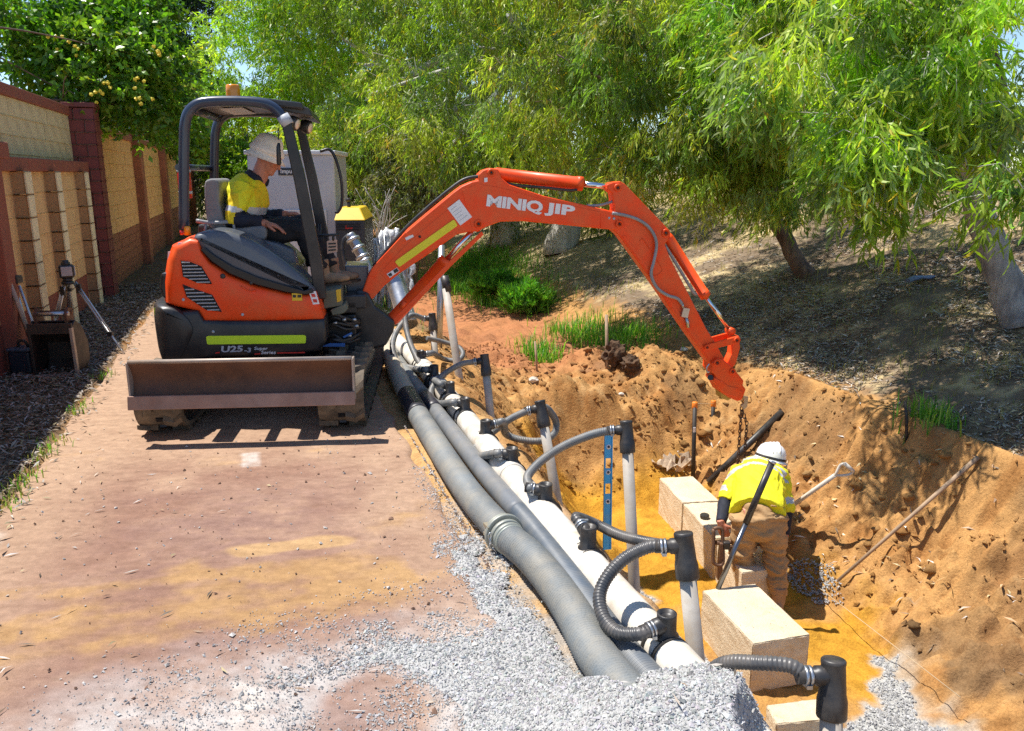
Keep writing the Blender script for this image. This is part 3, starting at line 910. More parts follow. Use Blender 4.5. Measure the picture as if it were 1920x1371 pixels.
# ------------------------------------------------------------------ trees
def leaf_material(name, gloss=0.42, trans=0.45):
    m, nt, b, out = newmat(name)
    at = nt.nodes.new("ShaderNodeAttribute"); at.attribute_name = 'tint'
    nt.links.new(at.outputs['Color'], b.inputs['Base Color'])
    b.inputs['Roughness'].default_value = gloss
    b.inputs['Specular IOR Level'].default_value = 0.45
    tr = nt.nodes.new("ShaderNodeBsdfTranslucent")
    hs = node_mix(nt, 1.0, at.outputs['Color'], (1.35, 1.70, 0.45), 'MULTIPLY')
    nt.links.new(hs, tr.inputs['Color'])
    mx = nt.nodes.new("ShaderNodeMixShader"); mx.inputs[0].default_value = trans
    nt.links.new(b.outputs[0], mx.inputs[1]); nt.links.new(tr.outputs[0], mx.inputs[2])
    nt.links.new(mx.outputs[0], out.inputs[0])
    return m
m_gum = leaf_material("gum_leaf", 0.42, 0.50)
m_broad = leaf_material("broad_leaf", 0.30, 0.40)
m_grass = leaf_material("grass_blade", 0.55, 0.45)

PAL_GUM = np.array([(0.125, 0.175, 0.040), (0.170, 0.215, 0.045), (0.090, 0.140, 0.045), (0.205, 0.225, 0.055), (0.115, 0.150, 0.080), (0.19, 0.19, 0.06)])
PAL_NEAR = np.array([(0.150, 0.240, 0.035), (0.185, 0.270, 0.040), (0.105, 0.185, 0.050), (0.215, 0.270, 0.055), (0.145, 0.200, 0.110)])
PAL_LIGHT = np.array([(0.165, 0.245, 0.040), (0.205, 0.275, 0.050), (0.135, 0.205, 0.045), (0.235, 0.285, 0.060)])
PAL_BROAD = np.array([(0.085, 0.175, 0.020), (0.120, 0.225, 0.028), (0.060, 0.135, 0.022), (0.170, 0.255, 0.035)])
PAL_GUM = PAL_GUM * np.array((1.0, 1.0, 0.70)) * 1.95
PAL_NEAR = PAL_NEAR * np.array((1.06, 0.98, 0.7)) * 1.9
PAL_LIGHT = PAL_LIGHT * np.array((1.02, 1.0, 0.6)) * 1.9
PAL_BROAD = PAL_BROAD * np.array((1.0, 1.0, 0.8)) * 1.55
PAL_DARK = np.array([(0.020, 0.045, 0.018), (0.030, 0.060, 0.022), (0.015, 0.035, 0.018)])
PAL_GREY = np.array([(0.12, 0.15, 0.08), (0.17, 0.19, 0.11), (0.09, 0.12, 0.055), (0.22, 0.20, 0.12)])
PAL_LIME = np.array([(0.20, 0.32, 0.035), (0.26, 0.38, 0.05), (0.15, 0.25, 0.03)])

def blob(u, v, z, ru, rv, rd):
    """a lobe of foliage seen at photo pixel (u, v), z metres away"""
    return (np.array(at_z(u, v, z)), np.array((ru * z / FPX, rd, rv * z / FPX)))

def leaves_mesh(name, blobs, n_clump, sprays, per, L, W, droop, pal, seed, mat, clump_r=0.42, spray_len=0.34, inner=0.35, fine=False, stiff=0.35, flat_top=0.0):
    r = np.random.default_rng(seed)
    wts = np.array([(b[1].prod()) ** 0.62 for b in blobs]); wts /= wts.sum()
    bi = r.choice(len(blobs), n_clump, p=wts)
    C = np.array([b[0] for b in blobs])[bi]; R = np.array([b[1] for b in blobs])[bi]
    d = r.normal(size=(n_clump, 3)); d /= np.linalg.norm(d, axis=1)[:, None]
    rad = inner + (1 - inner) * r.uniform(0, 1, n_clump) ** 0.5
    cc = C + d * R * rad[:, None]
    cr = clump_r * r.uniform(0.55, 1.35, n_clump)
    ctint = pal[r.integers(0, len(pal), n_clump)] * r.uniform(0.55, 1.3, (n_clump, 1))
    # sprays hang out of every clump
    ns = n_clump * sprays
    ci = np.repeat(np.arange(n_clump), sprays)
    e = r.normal(size=(ns, 3)); e /= np.linalg.norm(e, axis=1)[:, None]
    e[:, 2] = e[:, 2] * 0.7 + 0.1
    so = cc[ci] + e * (cr[ci] * r.uniform(0.3, 1.0, ns))[:, None]
    out = e * np.array([1, 1, 0.5]) * (1 - droop) + d[ci] * 0.35 * (1 - droop) + np.array([0, 0, -1.0]) * droop
    out += r.normal(0, 0.18, (ns, 3)); out /= np.linalg.norm(out, axis=1)[:, None]
    sl = spray_len * r.uniform(0.5, 1.3, ns)
    n = ns * per
    si = np.repeat(np.arange(ns), per)
    k = r.uniform(0, 1, n)
    P = so[si] + out[si] * (sl[si] * k)[:, None] + np.array([0, 0, -1.0]) * (sl[si] * k * k * droop * 0.6)[:, None]
    D = out[si] * 0.5 + np.array([0, 0, -1.0]) * droop * 1.1 + r.normal(0, stiff, (n, 3))
    D /= np.linalg.norm(D, axis=1)[:, None]
    q = r.normal(size=(n, 3)); S = np.cross(D, q); S /= np.linalg.norm(S, axis=1)[:, None]
    Nn = np.cross(S, D)
    ll = (L * r.uniform(0.6, 1.3, n))[:, None]; ww = (W * r.uniform(0.7, 1.3, n))[:, None]
    cv = r.normal(0, 0.14, (n, 1)); cs = r.normal(0, 0.10, (n, 1))
    t = ctint[ci][si] * r.uniform(0.6, 1.35, (n, 1)) * np.where(r.uniform(0, 1, (n, 1)) < 0.05, np.array([[1.7, 1.0, 0.8]]), np.array([[1.0, 1.0, 1.0]]))
    if fine:
        v = np.stack([P,
                      P + D * ll * 0.32 + S * ww * 0.5 + Nn * ll * cv * 0.7 + S * ll * cs * 0.6, P + D * ll * 0.32 - S * ww * 0.5 + Nn * ll * cv * 0.7 + S * ll * cs * 0.6,
                      P + D * ll * 0.70 + S * ww * 0.36 + Nn * ll * cv * 0.8 + S * ll * cs * 0.7, P + D * ll * 0.70 - S * ww * 0.36 + Nn * ll * cv * 0.8 + S * ll * cs * 0.7,
                      P + D * ll], 1)
        F = np.array([(0, 2, 1), (1, 2, 4), (1, 4, 3), (3, 4, 5)]); m = 6
    else:
        v = np.stack([P, P + D * ll * 0.45 + S * ww * 0.5 + Nn * ll * cv + S * ll * cs, P + D * ll * 0.45 - S * ww * 0.5 + Nn * ll * cv + S * ll * cs, P + D * ll], 1)
        F = np.array([(0, 2, 1), (1, 2, 3)]); m = 4
    f = (F[None] + (np.arange(n) * m)[:, None, None]).reshape(-1, 3)
    return v.reshape(-1, 3), f, np.repeat(t, m, 0), so, sl, out, cc

def bark(name, c1, c2, rough=0.85, scale=3.0):
    if name in MATS:
        return MATS[name]
    m, nt, b, out = newmat(name)
    tc = nt.nodes.new("ShaderNodeTexCoord").outputs['Object']
    mp = nt.nodes.new("ShaderNodeMapping"); mp.inputs['Scale'].default_value = (1, 1, 0.35)
    nt.links.new(tc, mp.inputs['Vector'])
    n = node_noise(nt, mp.outputs['Vector'], scale * 3, 7, 0.65)
    c = node_ramp(nt, n.outputs['Fac'], [(0.38, c1), (0.62, c2)])
    nt.links.new(c.outputs['Color'], b.inputs['Base Color'])
    b.inputs['Roughness'].default_value = rough
    nb = node_noise(nt, mp.outputs['Vector'], scale * 12, 7, 0.7)
    bp = nt.nodes.new("ShaderNodeBump"); bp.inputs['Distance'].default_value = 0.02; bp.inputs['Strength'].default_value = 0.8
    nt.links.new(nb.outputs['Fac'], bp.inputs['Height']); nt.links.new(bp.outputs['Normal'], b.inputs['Normal'])
    return m
bark_grey = bark("grey_gum_bark", (0.20, 0.19, 0.19), (0.42, 0.40, 0.38))
bark_pale = bark("pale_bark", (0.45, 0.42, 0.38), (0.66, 0.63, 0.58))
bark_brown = bark("brown_bark", (0.10, 0.065, 0.045), (0.24, 0.16, 0.11))
bark_dark = bark("dark_bark", (0.05, 0.04, 0.03), (0.12, 0.09, 0.07))

def tree(name, label, trunk_pts, trunk_r, blobs, pal, mat, bk, seed, n_clump, sprays, per, L, W, droop, limbs=6, group=None, kindname="tree", twigs=0, limb_r=0.5, **kw):
    base = Vector(trunk_pts[0])
    T = thing(name, label, kindname, base, 0, group)
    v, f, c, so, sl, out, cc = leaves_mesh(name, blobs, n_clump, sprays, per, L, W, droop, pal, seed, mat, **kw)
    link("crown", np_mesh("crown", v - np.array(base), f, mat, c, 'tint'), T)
    mb = MB()
    pts = spline(trunk_pts, 5)
    m = len(pts)
    wob = [p + Vector((random.uniform(-1, 1), random.uniform(-1, 1), 0)) * trunk_r * 0.12 for p in pts]
    mb.tube(wob, [trunk_r * (1.18 if i == 0 else 1.0) * (1 - 0.5 * i / m) for i in range(m)], 14)
    tops = wob
    trunk = mb.build("trunk", bk, T, world=True)
    rr = random.Random(seed)
    for k in range(limbs):
        b = blobs[k % len(blobs)]
        i0 = rr.randint(m // 2, m - 1)
        a = tops[i0]
        e = Vector(b[0]) + Vector([rr.uniform(-0.6, 0.6) * x for x in b[1]])
        mid = a.lerp(e, 0.5) + Vector((rr.uniform(-.3, .3), rr.uniform(-.3, .3), rr.uniform(0.0, .5)))
        lb = MB()
        path = spline([a, a.lerp(mid, 0.5) + Vector((0, 0, 0.12)), mid, e], 5)
        r0 = trunk_r * limb_r * rr.uniform(0.6, 1.0)
        lb.tube(path, [r0 * (1 - 0.85 * i / len(path)) for i in range(len(path))], 8)
        for q in range(3):
            i = rr.randint(len(path) // 3, len(path) - 2)
            e2 = path[i] + Vector((rr.uniform(-1, 1), rr.uniform(-1, 1), rr.uniform(-.3, .7))) * rr.uniform(0.4, 0.9)
            p2 = spline([path[i], path[i].lerp(e2, 0.5) + Vector((0, 0, 0.08)), e2], 4)
            r1 = r0 * (1 - 0.85 * i / len(path)) * 0.6
            lb.tube(p2, [r1 * (1 - 0.8 * j / len(p2)) for j in range(len(p2))], 6)
        lb.build("limb", bk, T, world=True)
    if twigs:
        tw = MB()
        for q in rr.sample(range(len(so)), min(twigs, len(so))):
            a = Vector(so[q]); b2 = a + Vector(out[q]) * float(sl[q])
            near_c = Vector(cc[q // sprays]) 
            tw.tube([near_c.lerp(a, 0.2), a, b2], [0.005, 0.0035, 0.0015], 4, caps=False)
        kind(tw.build("twigs", bark_pale if bk is not bark_brown else bark_brown, T, world=True, recalc=False), "stuff")
    return T

EU = "eucalypts on the bank"
def on_bank(s, t):
    return st(s, t, float(hgt(np.array([s]), np.array([t]))[0]) - 0.05)

# nearest gum at the right: long leaves hang into the frame
b0 = on_bank(5.70, 6.85)
tree("gum_tree", "near grey trunked gum leaning in at the right with long bright leaves", [b0, b0 + Vector((-0.22, 0.06, 0.5)), b0 + Vector((-0.52, 0.12, 1.15)), b0 + Vector((-0.80, 0.1, 2.0)), b0 + Vector((-1.0, 0.0, 3.2))], 0.165,
     [blob(1560, 80, 6.3, 230, 160, 0.9), blob(1740, 110, 6.4, 200, 190, 0.9), blob(1430, 20, 8.4, 130, 130, 0.9), blob(1860, 200, 6.3, 120, 120, 0.6), blob(1640, 240, 6.2, 120, 90, 0.6),
      blob(1480, 170, 8.0, 120, 80, 0.6), blob(1690, 370, 6.1, 55, 40, 0.3), blob(1780, -200, 6.8, 240, 160, 1.2), blob(2120, 130, 7.0, 120, 170, 0.8), blob(1490, 20, 8.3, 190, 130, 1.0), blob(1660, 40, 8.6, 190, 140, 1.0), blob(1930, 360, 5.6, 60, 40, 0.3), blob(1370, 110, 8.4, 65, 60, 0.45), blob(1580, 320, 6.3, 45, 35, 0.3)],
     PAL_NEAR, m_gum, bark_grey, 1, 265, 22, 12, 0.125, 0.020, 0.48, limbs=7, group=EU, twigs=700, fine=True, inner=0.30, clump_r=0.25, limb_r=0.30, stiff=0.45, spray_len=0.26)
b0 = on_bank(9.05, 7.0)
tree("gum_tree", "brown trunked gum behind the arm with grey green drooping leaves", [b0, b0 + Vector((-0.28, 0.1, 0.45)), b0 + Vector((-0.62, 0.1, 1.2)), b0 + Vector((-0.7, 0.1, 2.6)), b0 + Vector((-0.5, 0, 4.2))], 0.12,
     [blob(1300, 190, 9.8, 190, 150, 1.3), blob(1180, 90, 10.2, 220, 150, 1.4), blob(1420, 270, 9.6, 140, 90, 0.9), blob(1260, 300, 9.9, 150, 80, 0.9), blob(1400, 350, 9.2, 130, 50, 0.6), blob(1060, 190, 10.6, 150, 120, 1.1), blob(1350, -60, 10, 380, 190, 1.8), blob(1545, 300, 9.6, 90, 65, 0.7), blob(1250, -330, 10.5, 280, 130, 1.4), blob(1010, -90, 10.2, 170, 100, 1.1)],
     PAL_GUM, m_gum, bark_brown, 2, 300, 24, 14, 0.125, 0.018, 0.55, limbs=8, group=EU, twigs=600, clump_r=0.30, spray_len=0.30, stiff=0.4)
b0 = on_bank(16.4, 6.25)
tree("gum_tree", "pale trunked gum standing behind the boom's white lettering", [b0, b0 + Vector((0.1, 0, 1.0)), b0 + Vector((-0.1, 0, 2.4)), b0 + Vector((0, 0, 4.5))], 0.36,
     [blob(930, 130, 15, 200, 160, 1.9), blob(1060, 40, 15.5, 220, 160, 2.0), blob(860, 250, 14.5, 160, 90, 1.4), blob(1010, 300, 14.5, 170, 70, 1.3), blob(960, -90, 15, 320, 150, 2.5), blob(760, 190, 15, 110, 110, 1.3)],
     PAL_GUM, m_gum, bark_pale, 3, 280, 21, 13, 0.15, 0.024, 0.52, limbs=9, group=EU, twigs=400, clump_r=0.42, spray_len=0.38, stiff=0.4)
b0 = on_bank(19.5, 5.9)
tree("gum_tree", "second pale trunked gum, nearer the boom's bend", [b0, b0 + Vector((0.05, 0, 1.2)), b0 + Vector((-0.3, 0, 3.0)), b0 + Vector((-0.4, 0, 6))], 0.40,
     [blob(700, 110, 19, 170, 150, 2.2), blob(800, 20, 19, 170, 130, 2.2), blob(640, 240, 18, 110, 80, 1.5), blob(740, 260, 18.5, 130, 80, 1.5), blob(700, -80, 19, 260, 130, 2.6)],
     PAL_GUM, m_gum, bark_pale, 4, 240, 20, 12, 0.18, 0.030, 0.5, limbs=8, group=EU, clump_r=0.58, spray_len=0.42, stiff=0.45)
b0 = on_bank(24, 4.8)
tree("gum_tree", "pale lime gum crown above the excavator canopy", [b0, b0 + Vector((0.1, 0, 1.5)), b0 + Vector((-0.6, 0, 3.6)), b0 + Vector((-0.8, 0, 7))], 0.36,
     [blob(480, 110, 22, 110, 110, 2.0), blob(580, 60, 22, 120, 100, 2.2), blob(530, 200, 21.5, 90, 50, 1.5), blob(420, 200, 22, 55, 60, 1.2), blob(540, -70, 22, 190, 110, 2.4), blob(620, 160, 21.5, 80, 80, 1.6)],
     PAL_LIGHT, m_gum, bark_grey, 5, 270, 16, 12, 0.18, 0.032, 0.38, limbs=9, group=EU, clump_r=0.55, spray_len=0.40, stiff=0.5)
b0 = on_bank(11.5, 10.3)
tree("gum_tree", "shaded gum filling the gap behind the two nearest trees", [b0, b0 + Vector((0.1, 0, 1.2)), b0 + Vector((0.3, 0, 2.6)), b0 + Vector((0.2, 0, 5))], 0.26,
     [blob(1560, 160, 14.5, 260, 170, 2.0), blob(1760, 120, 15, 180, 130, 1.8), blob(1480, 330, 14, 190, 100, 1.6), blob(1700, 330, 13.5, 190, 90, 1.5), blob(1600, -60, 15, 380, 150, 2.5), blob(1880, 330, 13.5, 80, 70, 1.2), blob(2120, 220, 14, 170, 150, 1.6)],
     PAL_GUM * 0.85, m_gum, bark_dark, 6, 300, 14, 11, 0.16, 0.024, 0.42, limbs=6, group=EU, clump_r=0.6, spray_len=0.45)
b0 = on_bank(18, 10.8)
tree("gum_tree", "dense gum farther up the bank behind the arm cylinder", [b0, b0 + Vector((0.1, 0, 1.2)), b0 + Vector((-0.3, 0, 3.0)), b0 + Vector((0.2, 0, 5))], 0.3,
     [blob(1160, 200, 21, 280, 150, 2.6), blob(1300, 60, 21, 260, 170, 2.6), blob(980, 330, 20, 190, 80, 1.8), blob(1240, 380, 19, 190, 80, 1.8), blob(1400, 400, 18, 150, 70, 1.5), blob(1100, 20, 21, 240, 140, 2.4)],
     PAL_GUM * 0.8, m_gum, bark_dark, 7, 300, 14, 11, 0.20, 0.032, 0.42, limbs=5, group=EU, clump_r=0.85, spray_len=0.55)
b0 = st(29, 7, 0)
tree("gum_tree", "dark gum closing the view above the yellow topped pump", [b0, b0 + Vector((0.1, 0, 1.5)), b0 + Vector((-0.3, 0, 3.5)), b0 + Vector((0.2, 0, 6))], 0.3,
     [blob(700, 330, 27, 110, 80, 2.2), blob(790, 370, 26, 100, 60, 2.0), blob(640, 260, 28, 70, 80, 2.0), blob(850, 300, 27, 130, 90, 2.4), blob(760, 220, 28, 150, 90, 2.4)],
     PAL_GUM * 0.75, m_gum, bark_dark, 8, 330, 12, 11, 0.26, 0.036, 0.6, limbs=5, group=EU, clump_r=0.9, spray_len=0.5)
# low scrub and bushes
def bush(label, blobs, pal, seed, n, L, W, droop=0.2, mat=m_gum, per=10, cr=0.3, name="shrub", group="shrubs along the drain", stem=bark_brown, h0=None):
    lo = min(blobs, key=lambda b: b[0][2] - b[1][2])
    s, t = to_st(lo[0])
    base = Vector((lo[0][0], lo[0][1], float(hgt(np.array([s]), np.array([t]))[0]) - 0.03 if h0 is None else h0))
    T = thing(name, label, "shrub", base, 0, group)
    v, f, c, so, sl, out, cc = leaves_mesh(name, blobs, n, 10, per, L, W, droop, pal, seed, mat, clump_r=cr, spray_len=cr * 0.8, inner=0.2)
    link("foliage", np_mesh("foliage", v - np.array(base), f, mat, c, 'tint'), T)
    for k in range(5):
        mb = MB()
        e = Vector(cc[k * 3 % len(cc)])
        mb.tube(spline([base, base.lerp(e, 0.5) + Vector((random.uniform(-.1, .1), 0, 0.05)), e], 4), [0.02 - 0.0015 * i for i in range(9)], 6)
        mb.build("stem", stem, T, world=True)
    return T
bush("grey green scrub bush behind the wrapped mesh bundle", [blob(770, 360, 17, 90, 60, 1.2), blob(830, 320, 17.5, 80, 60, 1.2), blob(740, 300, 18, 70, 50, 1.0)], PAL_GREY, 31, 150, 0.14, 0.022, 0.4, cr=0.5)
bush("bright lime bush behind the operator's seat", [blob(425, 305, 27, 34, 42, 1.0), blob(440, 350, 27, 40, 50, 1.0)], PAL_LIME, 32, 130, 0.15, 0.05, 0.1, cr=0.42, h0=0.0)
bush("sunlit lime tree crown framed between the canopy's front posts", [blob(590, 280, 26, 60, 60, 1.6), blob(560, 330, 26, 60, 50, 1.6), blob(640, 330, 27, 40, 40, 1.3)], PAL_LIME * 0.85, 33, 150, 0.2, 0.055, 0.25, cr=0.6, h0=0.0)
bush("olive scrub filling the lane end behind the operator's hat", [blob(480, 270, 30, 80, 50, 2.5), blob(400, 330, 30, 70, 60, 2.5), blob(540, 340, 30, 90, 60, 2.5), blob(330, 300, 28, 50, 60, 2.0)], PAL_GREY * 0.7, 34, 150, 0.24, 0.06, 0.3, cr=0.8, h0=0.0)
# dark shade scrub under the gums, on the bank top
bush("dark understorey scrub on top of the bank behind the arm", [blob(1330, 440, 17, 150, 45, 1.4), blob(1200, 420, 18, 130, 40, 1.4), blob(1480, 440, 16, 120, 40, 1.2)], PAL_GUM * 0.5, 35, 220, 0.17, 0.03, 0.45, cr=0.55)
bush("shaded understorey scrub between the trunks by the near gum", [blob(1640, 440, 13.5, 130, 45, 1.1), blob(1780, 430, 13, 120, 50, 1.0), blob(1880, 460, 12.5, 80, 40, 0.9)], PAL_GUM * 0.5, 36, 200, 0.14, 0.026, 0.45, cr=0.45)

# broadleaf tree over the wall, with yellow clusters
b0 = st(11.5, -4.4, 0)
T = tree("broadleaf_tree", "glossy broadleaf tree with yellow clusters overhanging the boundary wall", [b0, b0 + Vector((0.1, 0, 1.2)), b0 + Vector((0, 0, 2.4)), b0 + Vector((0.2, 0, 3.6))], 0.16,
     [blob(170, 70, 11.5, 95, 65, 0.9), blob(240, 130, 11.5, 95, 75, 0.9), blob(150, 180, 11.3, 90, 45, 0.7), blob(300, 220, 12.0, 60, 40, 0.6), blob(40, 40, 11, 50, 50, 0.6), blob(230, 10, 12, 70, 50, 0.8), blob(310, 130, 12.5, 40, 45, 0.6), blob(90, 120, 11.2, 45, 40, 0.5)],
     PAL_BROAD, m_broad, bark_brown, 41, 230, 13, 9, 0.105, 0.058, 0.25, limbs=5, limb_r=0.25, clump_r=0.34, spray_len=0.28, stiff=0.6)
rf = np.random.default_rng(77)
m_bloom = M("yellow_blossom", (0.80, 0.62, 0.05), 0.6, var=0.2, vscale=30)
for (u, v) in ((100, 75), (140, 98), (205, 158), (250, 158), (265, 185), (295, 95), (180, 190)):
    p = at_z(u + rf.uniform(-8, 8), v + rf.uniform(-8, 8), 10.55)
    for k in range(4):
        bm = bmesh.new(); bmesh.ops.create_icosphere(bm, subdivisions=2, radius=1.0)
        c = p + Vector(rf.normal(0, 0.05, 3)) - b0
        for vv in bm.verts:
            vv.co = vv.co * (0.022 * (1 + rf.uniform(-0.45, 0.45)))
        me = bpy.data.meshes.new("blossom"); bm.to_mesh(me); bm.free(); me.materials.append(m_bloom)
        link("blossom", me, T, c)
b0 = st(27, -5, 0)
tree("cypress", "dark tall cypress standing behind the broadleaf tree", [b0, b0 + Vector((0, 0, 2)), b0 + Vector((0, 0, 5)), b0 + Vector((0, 0, 9))], 0.25,
     [blob(335, 80, 27, 36, 70, 1.0), blob(345, 200, 27, 45, 90, 1.2), blob(318, 140, 27, 30, 60, 0.9), blob(335, -40, 27, 40, 70, 1.0), blob(385, 15, 27, 22, 30, 0.6)],
     PAL_DARK, m_broad, bark_dark, 42, 260, 12, 10, 0.16, 0.05, 0.0, limbs=3, clump_r=0.55, spray_len=0.4, stiff=0.7)
b0 = st(22, -6, 0)
tree("broadleaf_tree", "small bright garden tree beyond the second wall panel", [b0, b0 + Vector((0, 0, 1)), b0 + Vector((0, 0, 2)), b0 + Vector((0, 0, 2.6))], 0.12,
     [blob(290, 240, 21, 60, 40, 1.0), blob(350, 255, 20, 35, 30, 0.8), blob(240, 200, 21, 60, 40, 1.0)],
     PAL_BROAD * 0.8, m_broad, bark_brown, 43, 120, 12, 9, 0.15, 0.08, 0.2, limbs=4, clump_r=0.45, spray_len=0.3, stiff=0.6)

# ------------------------------------------------------------------ grass and low plants
def blades(s, t, hmin, hmax, w, pal, seed, z=None):
    r = np.random.default_rng(seed)
    n = len(s)
    P = np.stack([AX_P.x * s + AX_Q.x * t, AX_P.y * s + AX_Q.y * t, hgt(s, t) - 0.01 if z is None else z], 1)
    h = r.uniform(hmin, hmax, n)[:, None]
    a = r.uniform(0, 2 * PI, n)
    lean = np.stack([np.cos(a), np.sin(a), np.zeros(n)], 1) * r.uniform(0.1, 0.7, (n, 1))
    side = np.stack([-np.sin(a), np.cos(a), np.zeros(n)], 1) * w * 0.5
    up = np.array([[0, 0, 1.0]])
    v = np.stack([P - side, P + side, P + up * h * 0.6 + lean * h * 0.35 + side * 0.8, P + up * h * 0.6 + lean * h * 0.35 - side * 0.8, P + up * h * 0.9 + lean * h], 1)
    f = (np.array([(0, 1, 2), (0, 2, 3), (3, 2, 4)])[None] + (np.arange(n) * 5)[:, None, None]).reshape(-1, 3)
    c = np.repeat(pal[r.integers(0, len(pal), n)] * r.uniform(0.7, 1.25, (n, 1)), 5, 0)
    return v.reshape(-1, 3), f, c
PAL_GRASS = np.array([(0.13, 0.34, 0.035), (0.19, 0.42, 0.05), (0.09, 0.24, 0.035), (0.30, 0.42, 0.08)])
PAL_STRAW = np.array([(0.42, 0.33, 0.14), (0.34, 0.28, 0.12), (0.25, 0.27, 0.09)])
rg = np.random.default_rng(99)
def patch(c_u, c_v, h, rs, rt, n):
    p = at_h(c_u, c_v, h); s0, t0 = to_st(p)
    return s0 + rg.normal(0, rs, n), t0 + rg.normal(0, rt, n)
ss, tt = [], []
for (u, v, h, a, b, n) in ((900, 500, -0.45, 1.6, 0.40, 4200), (860, 520, -0.5, 1.2, 0.35, 2400), (960, 545, -0.5, 0.8, 0.3, 1200), (1100, 610, -0.45, 0.5, 0.25, 900), (1180, 625, -0.42, 0.35, 0.22, 450), (1010, 660, -0.6, 0.28, 0.13, 380), (1740, 815, -0.40, 0.10, 0.09, 150), (690, 580, -0.2, 0.8, 0.2, 500)):
    a_, b_ = patch(u, v, h, a, b, n); ss.append(a_); tt.append(b_)
v, f, c = blades(np.concatenate(ss), np.concatenate(tt), 0.10, 0.30, 0.012, PAL_GRASS, 5)
kind(link("green_grass", np_mesh("green_grass", v, f, m_grass, c, 'tint')), "stuff")
n = 9000
s_ = rg.uniform(4, 26, n); t_ = rg.uniform(5.2, 9, n)
okk = fbm(s_ * 1.2, t_ * 1.2, 3, 601) > 0.47
v, f, c = blades(s_[okk], t_[okk], 0.05, 0.16, 0.008, PAL_STRAW, 6)
kind(link("dry_grass", np_mesh("dry_grass", v, f, m_grass, c, 'tint')), "stuff")
n = 900
s_ = rg.uniform(3.4, 7.5, n); t_ = -1.36 + rg.normal(0, 0.05, n)
okk = fbm(s_ * 2.2, t_ * 2.2, 2, 611) > 0.52
v, f, c = blades(s_[okk], t_[okk], 0.02, 0.07, 0.007, np.concatenate([PAL_GRASS, PAL_STRAW]), 7, z=0.0 * s_[okk])
kind(link("verge_grass", np_mesh("verge_grass", v, f, m_grass, c, 'tint')), "stuff")
# leafy green clumps in the drain
PAL_CLUMP = np.array([(0.12, 0.32, 0.04), (0.17, 0.38, 0.05), (0.09, 0.24, 0.035)])
for k, (u, v, z, ru, rv, lab) in enumerate(((925, 535, 15.2, 42, 30, "larger round green clump on the left of the drain grass"), (990, 560, 13.6, 46, 32, "rounded green clump in the drain to the right of the larger one"))):
    p = at_z(u, v, z)
    B = [(np.array(p), np.array((ru * z / FPX * 0.7, 0.3, rv * z / FPX * 0.6))), (np.array(p) + np.array((0.25, 0.3, -0.12)), np.array((ru * z / FPX * 0.6, 0.3, rv * z / FPX * 0.45))), (np.array(p) + np.array((-0.22, 0.1, -0.08)), np.array((ru * z / FPX * 0.45, 0.3, rv * z / FPX * 0.5)))]
    bush(lab, B, PAL_CLUMP, 50 + k, 60, 0.12, 0.018, -0.5, m_grass, 12, 0.12, "drain_plant", "green clumps in the drain", bark_brown)
# ------------------------------------------------------------------ dewatering pipes along the lane
m_pvc = M("white_pvc", (0.78, 0.76, 0.70), 0.42, var=0.06, vscale=5, dirt=(0.50, 0.40, 0.28), dirt_amt=0.5, dirt_scale=9)
m_pvc_dirty = M("weathered_pvc", (0.46, 0.43, 0.38), 0.6, var=0.14, vscale=6, dirt=(0.33, 0.25, 0.17), dirt_amt=0.45, dirt_scale=9)
m_rubber = M("black_rubber", (0.022, 0.022, 0.024), 0.42, var=0.2, vscale=10, dirt=(0.16, 0.13, 0.10), dirt_amt=0.28, dirt_scale=12)
m_hose = M("grey_hose", (0.12, 0.135, 0.145), 0.45, var=0.15, vscale=6, dirt=(0.34, 0.29, 0.23), dirt_amt=0.40, dirt_scale=10)
m_hose_clean = M("dark_ribbed_hose", (0.055, 0.058, 0.062), 0.38, var=0.2, vscale=8, dirt=(0.30, 0.25, 0.20), dirt_amt=0.30, dirt_scale=9)
m_layflat = M("grey_green_hose", (0.155, 0.175, 0.185), 0.6, var=0.2, vscale=5, dirt=(0.34, 0.30, 0.23), dirt_amt=0.42, dirt_scale=6, bump=0.003, bscale=120)
m_layflat_pale = M("dusty_hose", (0.47, 0.42, 0.33), 0.75, var=0.15, vscale=5, dirt=(0.55, 0.44, 0.29), dirt_amt=0.45, dirt_scale=6, bump=0.003, bscale=120)
m_blueblack = M("black_sleeve", (0.018, 0.020, 0.032), 0.42, var=0.2, vscale=6, dirt=(0.14, 0.11, 0.09), dirt_amt=0.25)
m_steel = M("galvanised_steel", (0.52, 0.54, 0.56), 0.36, metal=0.85, var=0.12, vscale=14, dirt=(0.28, 0.25, 0.22), dirt_amt=0.3)
m_chrome = M("chrome", (0.72, 0.73, 0.75), 0.14, metal=1.0, var=0.04, rvar=0.04)

def smooth_px(pts, n=8):
    return spline([at_h(u, v, h) for (u, v, h) in pts], n)

def ribbed(mb, path, r, pitch, depth, n=16, step=None):
    """tube with a rib every `pitch` metres"""
    P = [Vector(p) for p in path]
    L = [0.0]
    for a, b in zip(P, P[1:]):
        L.append(L[-1] + (b - a).length)
    step = pitch / 4 if step is None else step
    m = int(L[-1] / step)
    pts, rs = [], []
    k = 0
    for i in range(m + 1):
        d = min(i * step, L[-1] - 1e-6)
        while k < len(L) - 2 and L[k + 1] < d:
            k += 1
        f = (d - L[k]) / max(1e-9, L[k + 1] - L[k])
        pts.append(P[k].lerp(P[k + 1], f))
        rs.append(r + depth * 0.5 * math.cos(2 * PI * d / pitch))
    mb.tube(pts, rs, n)

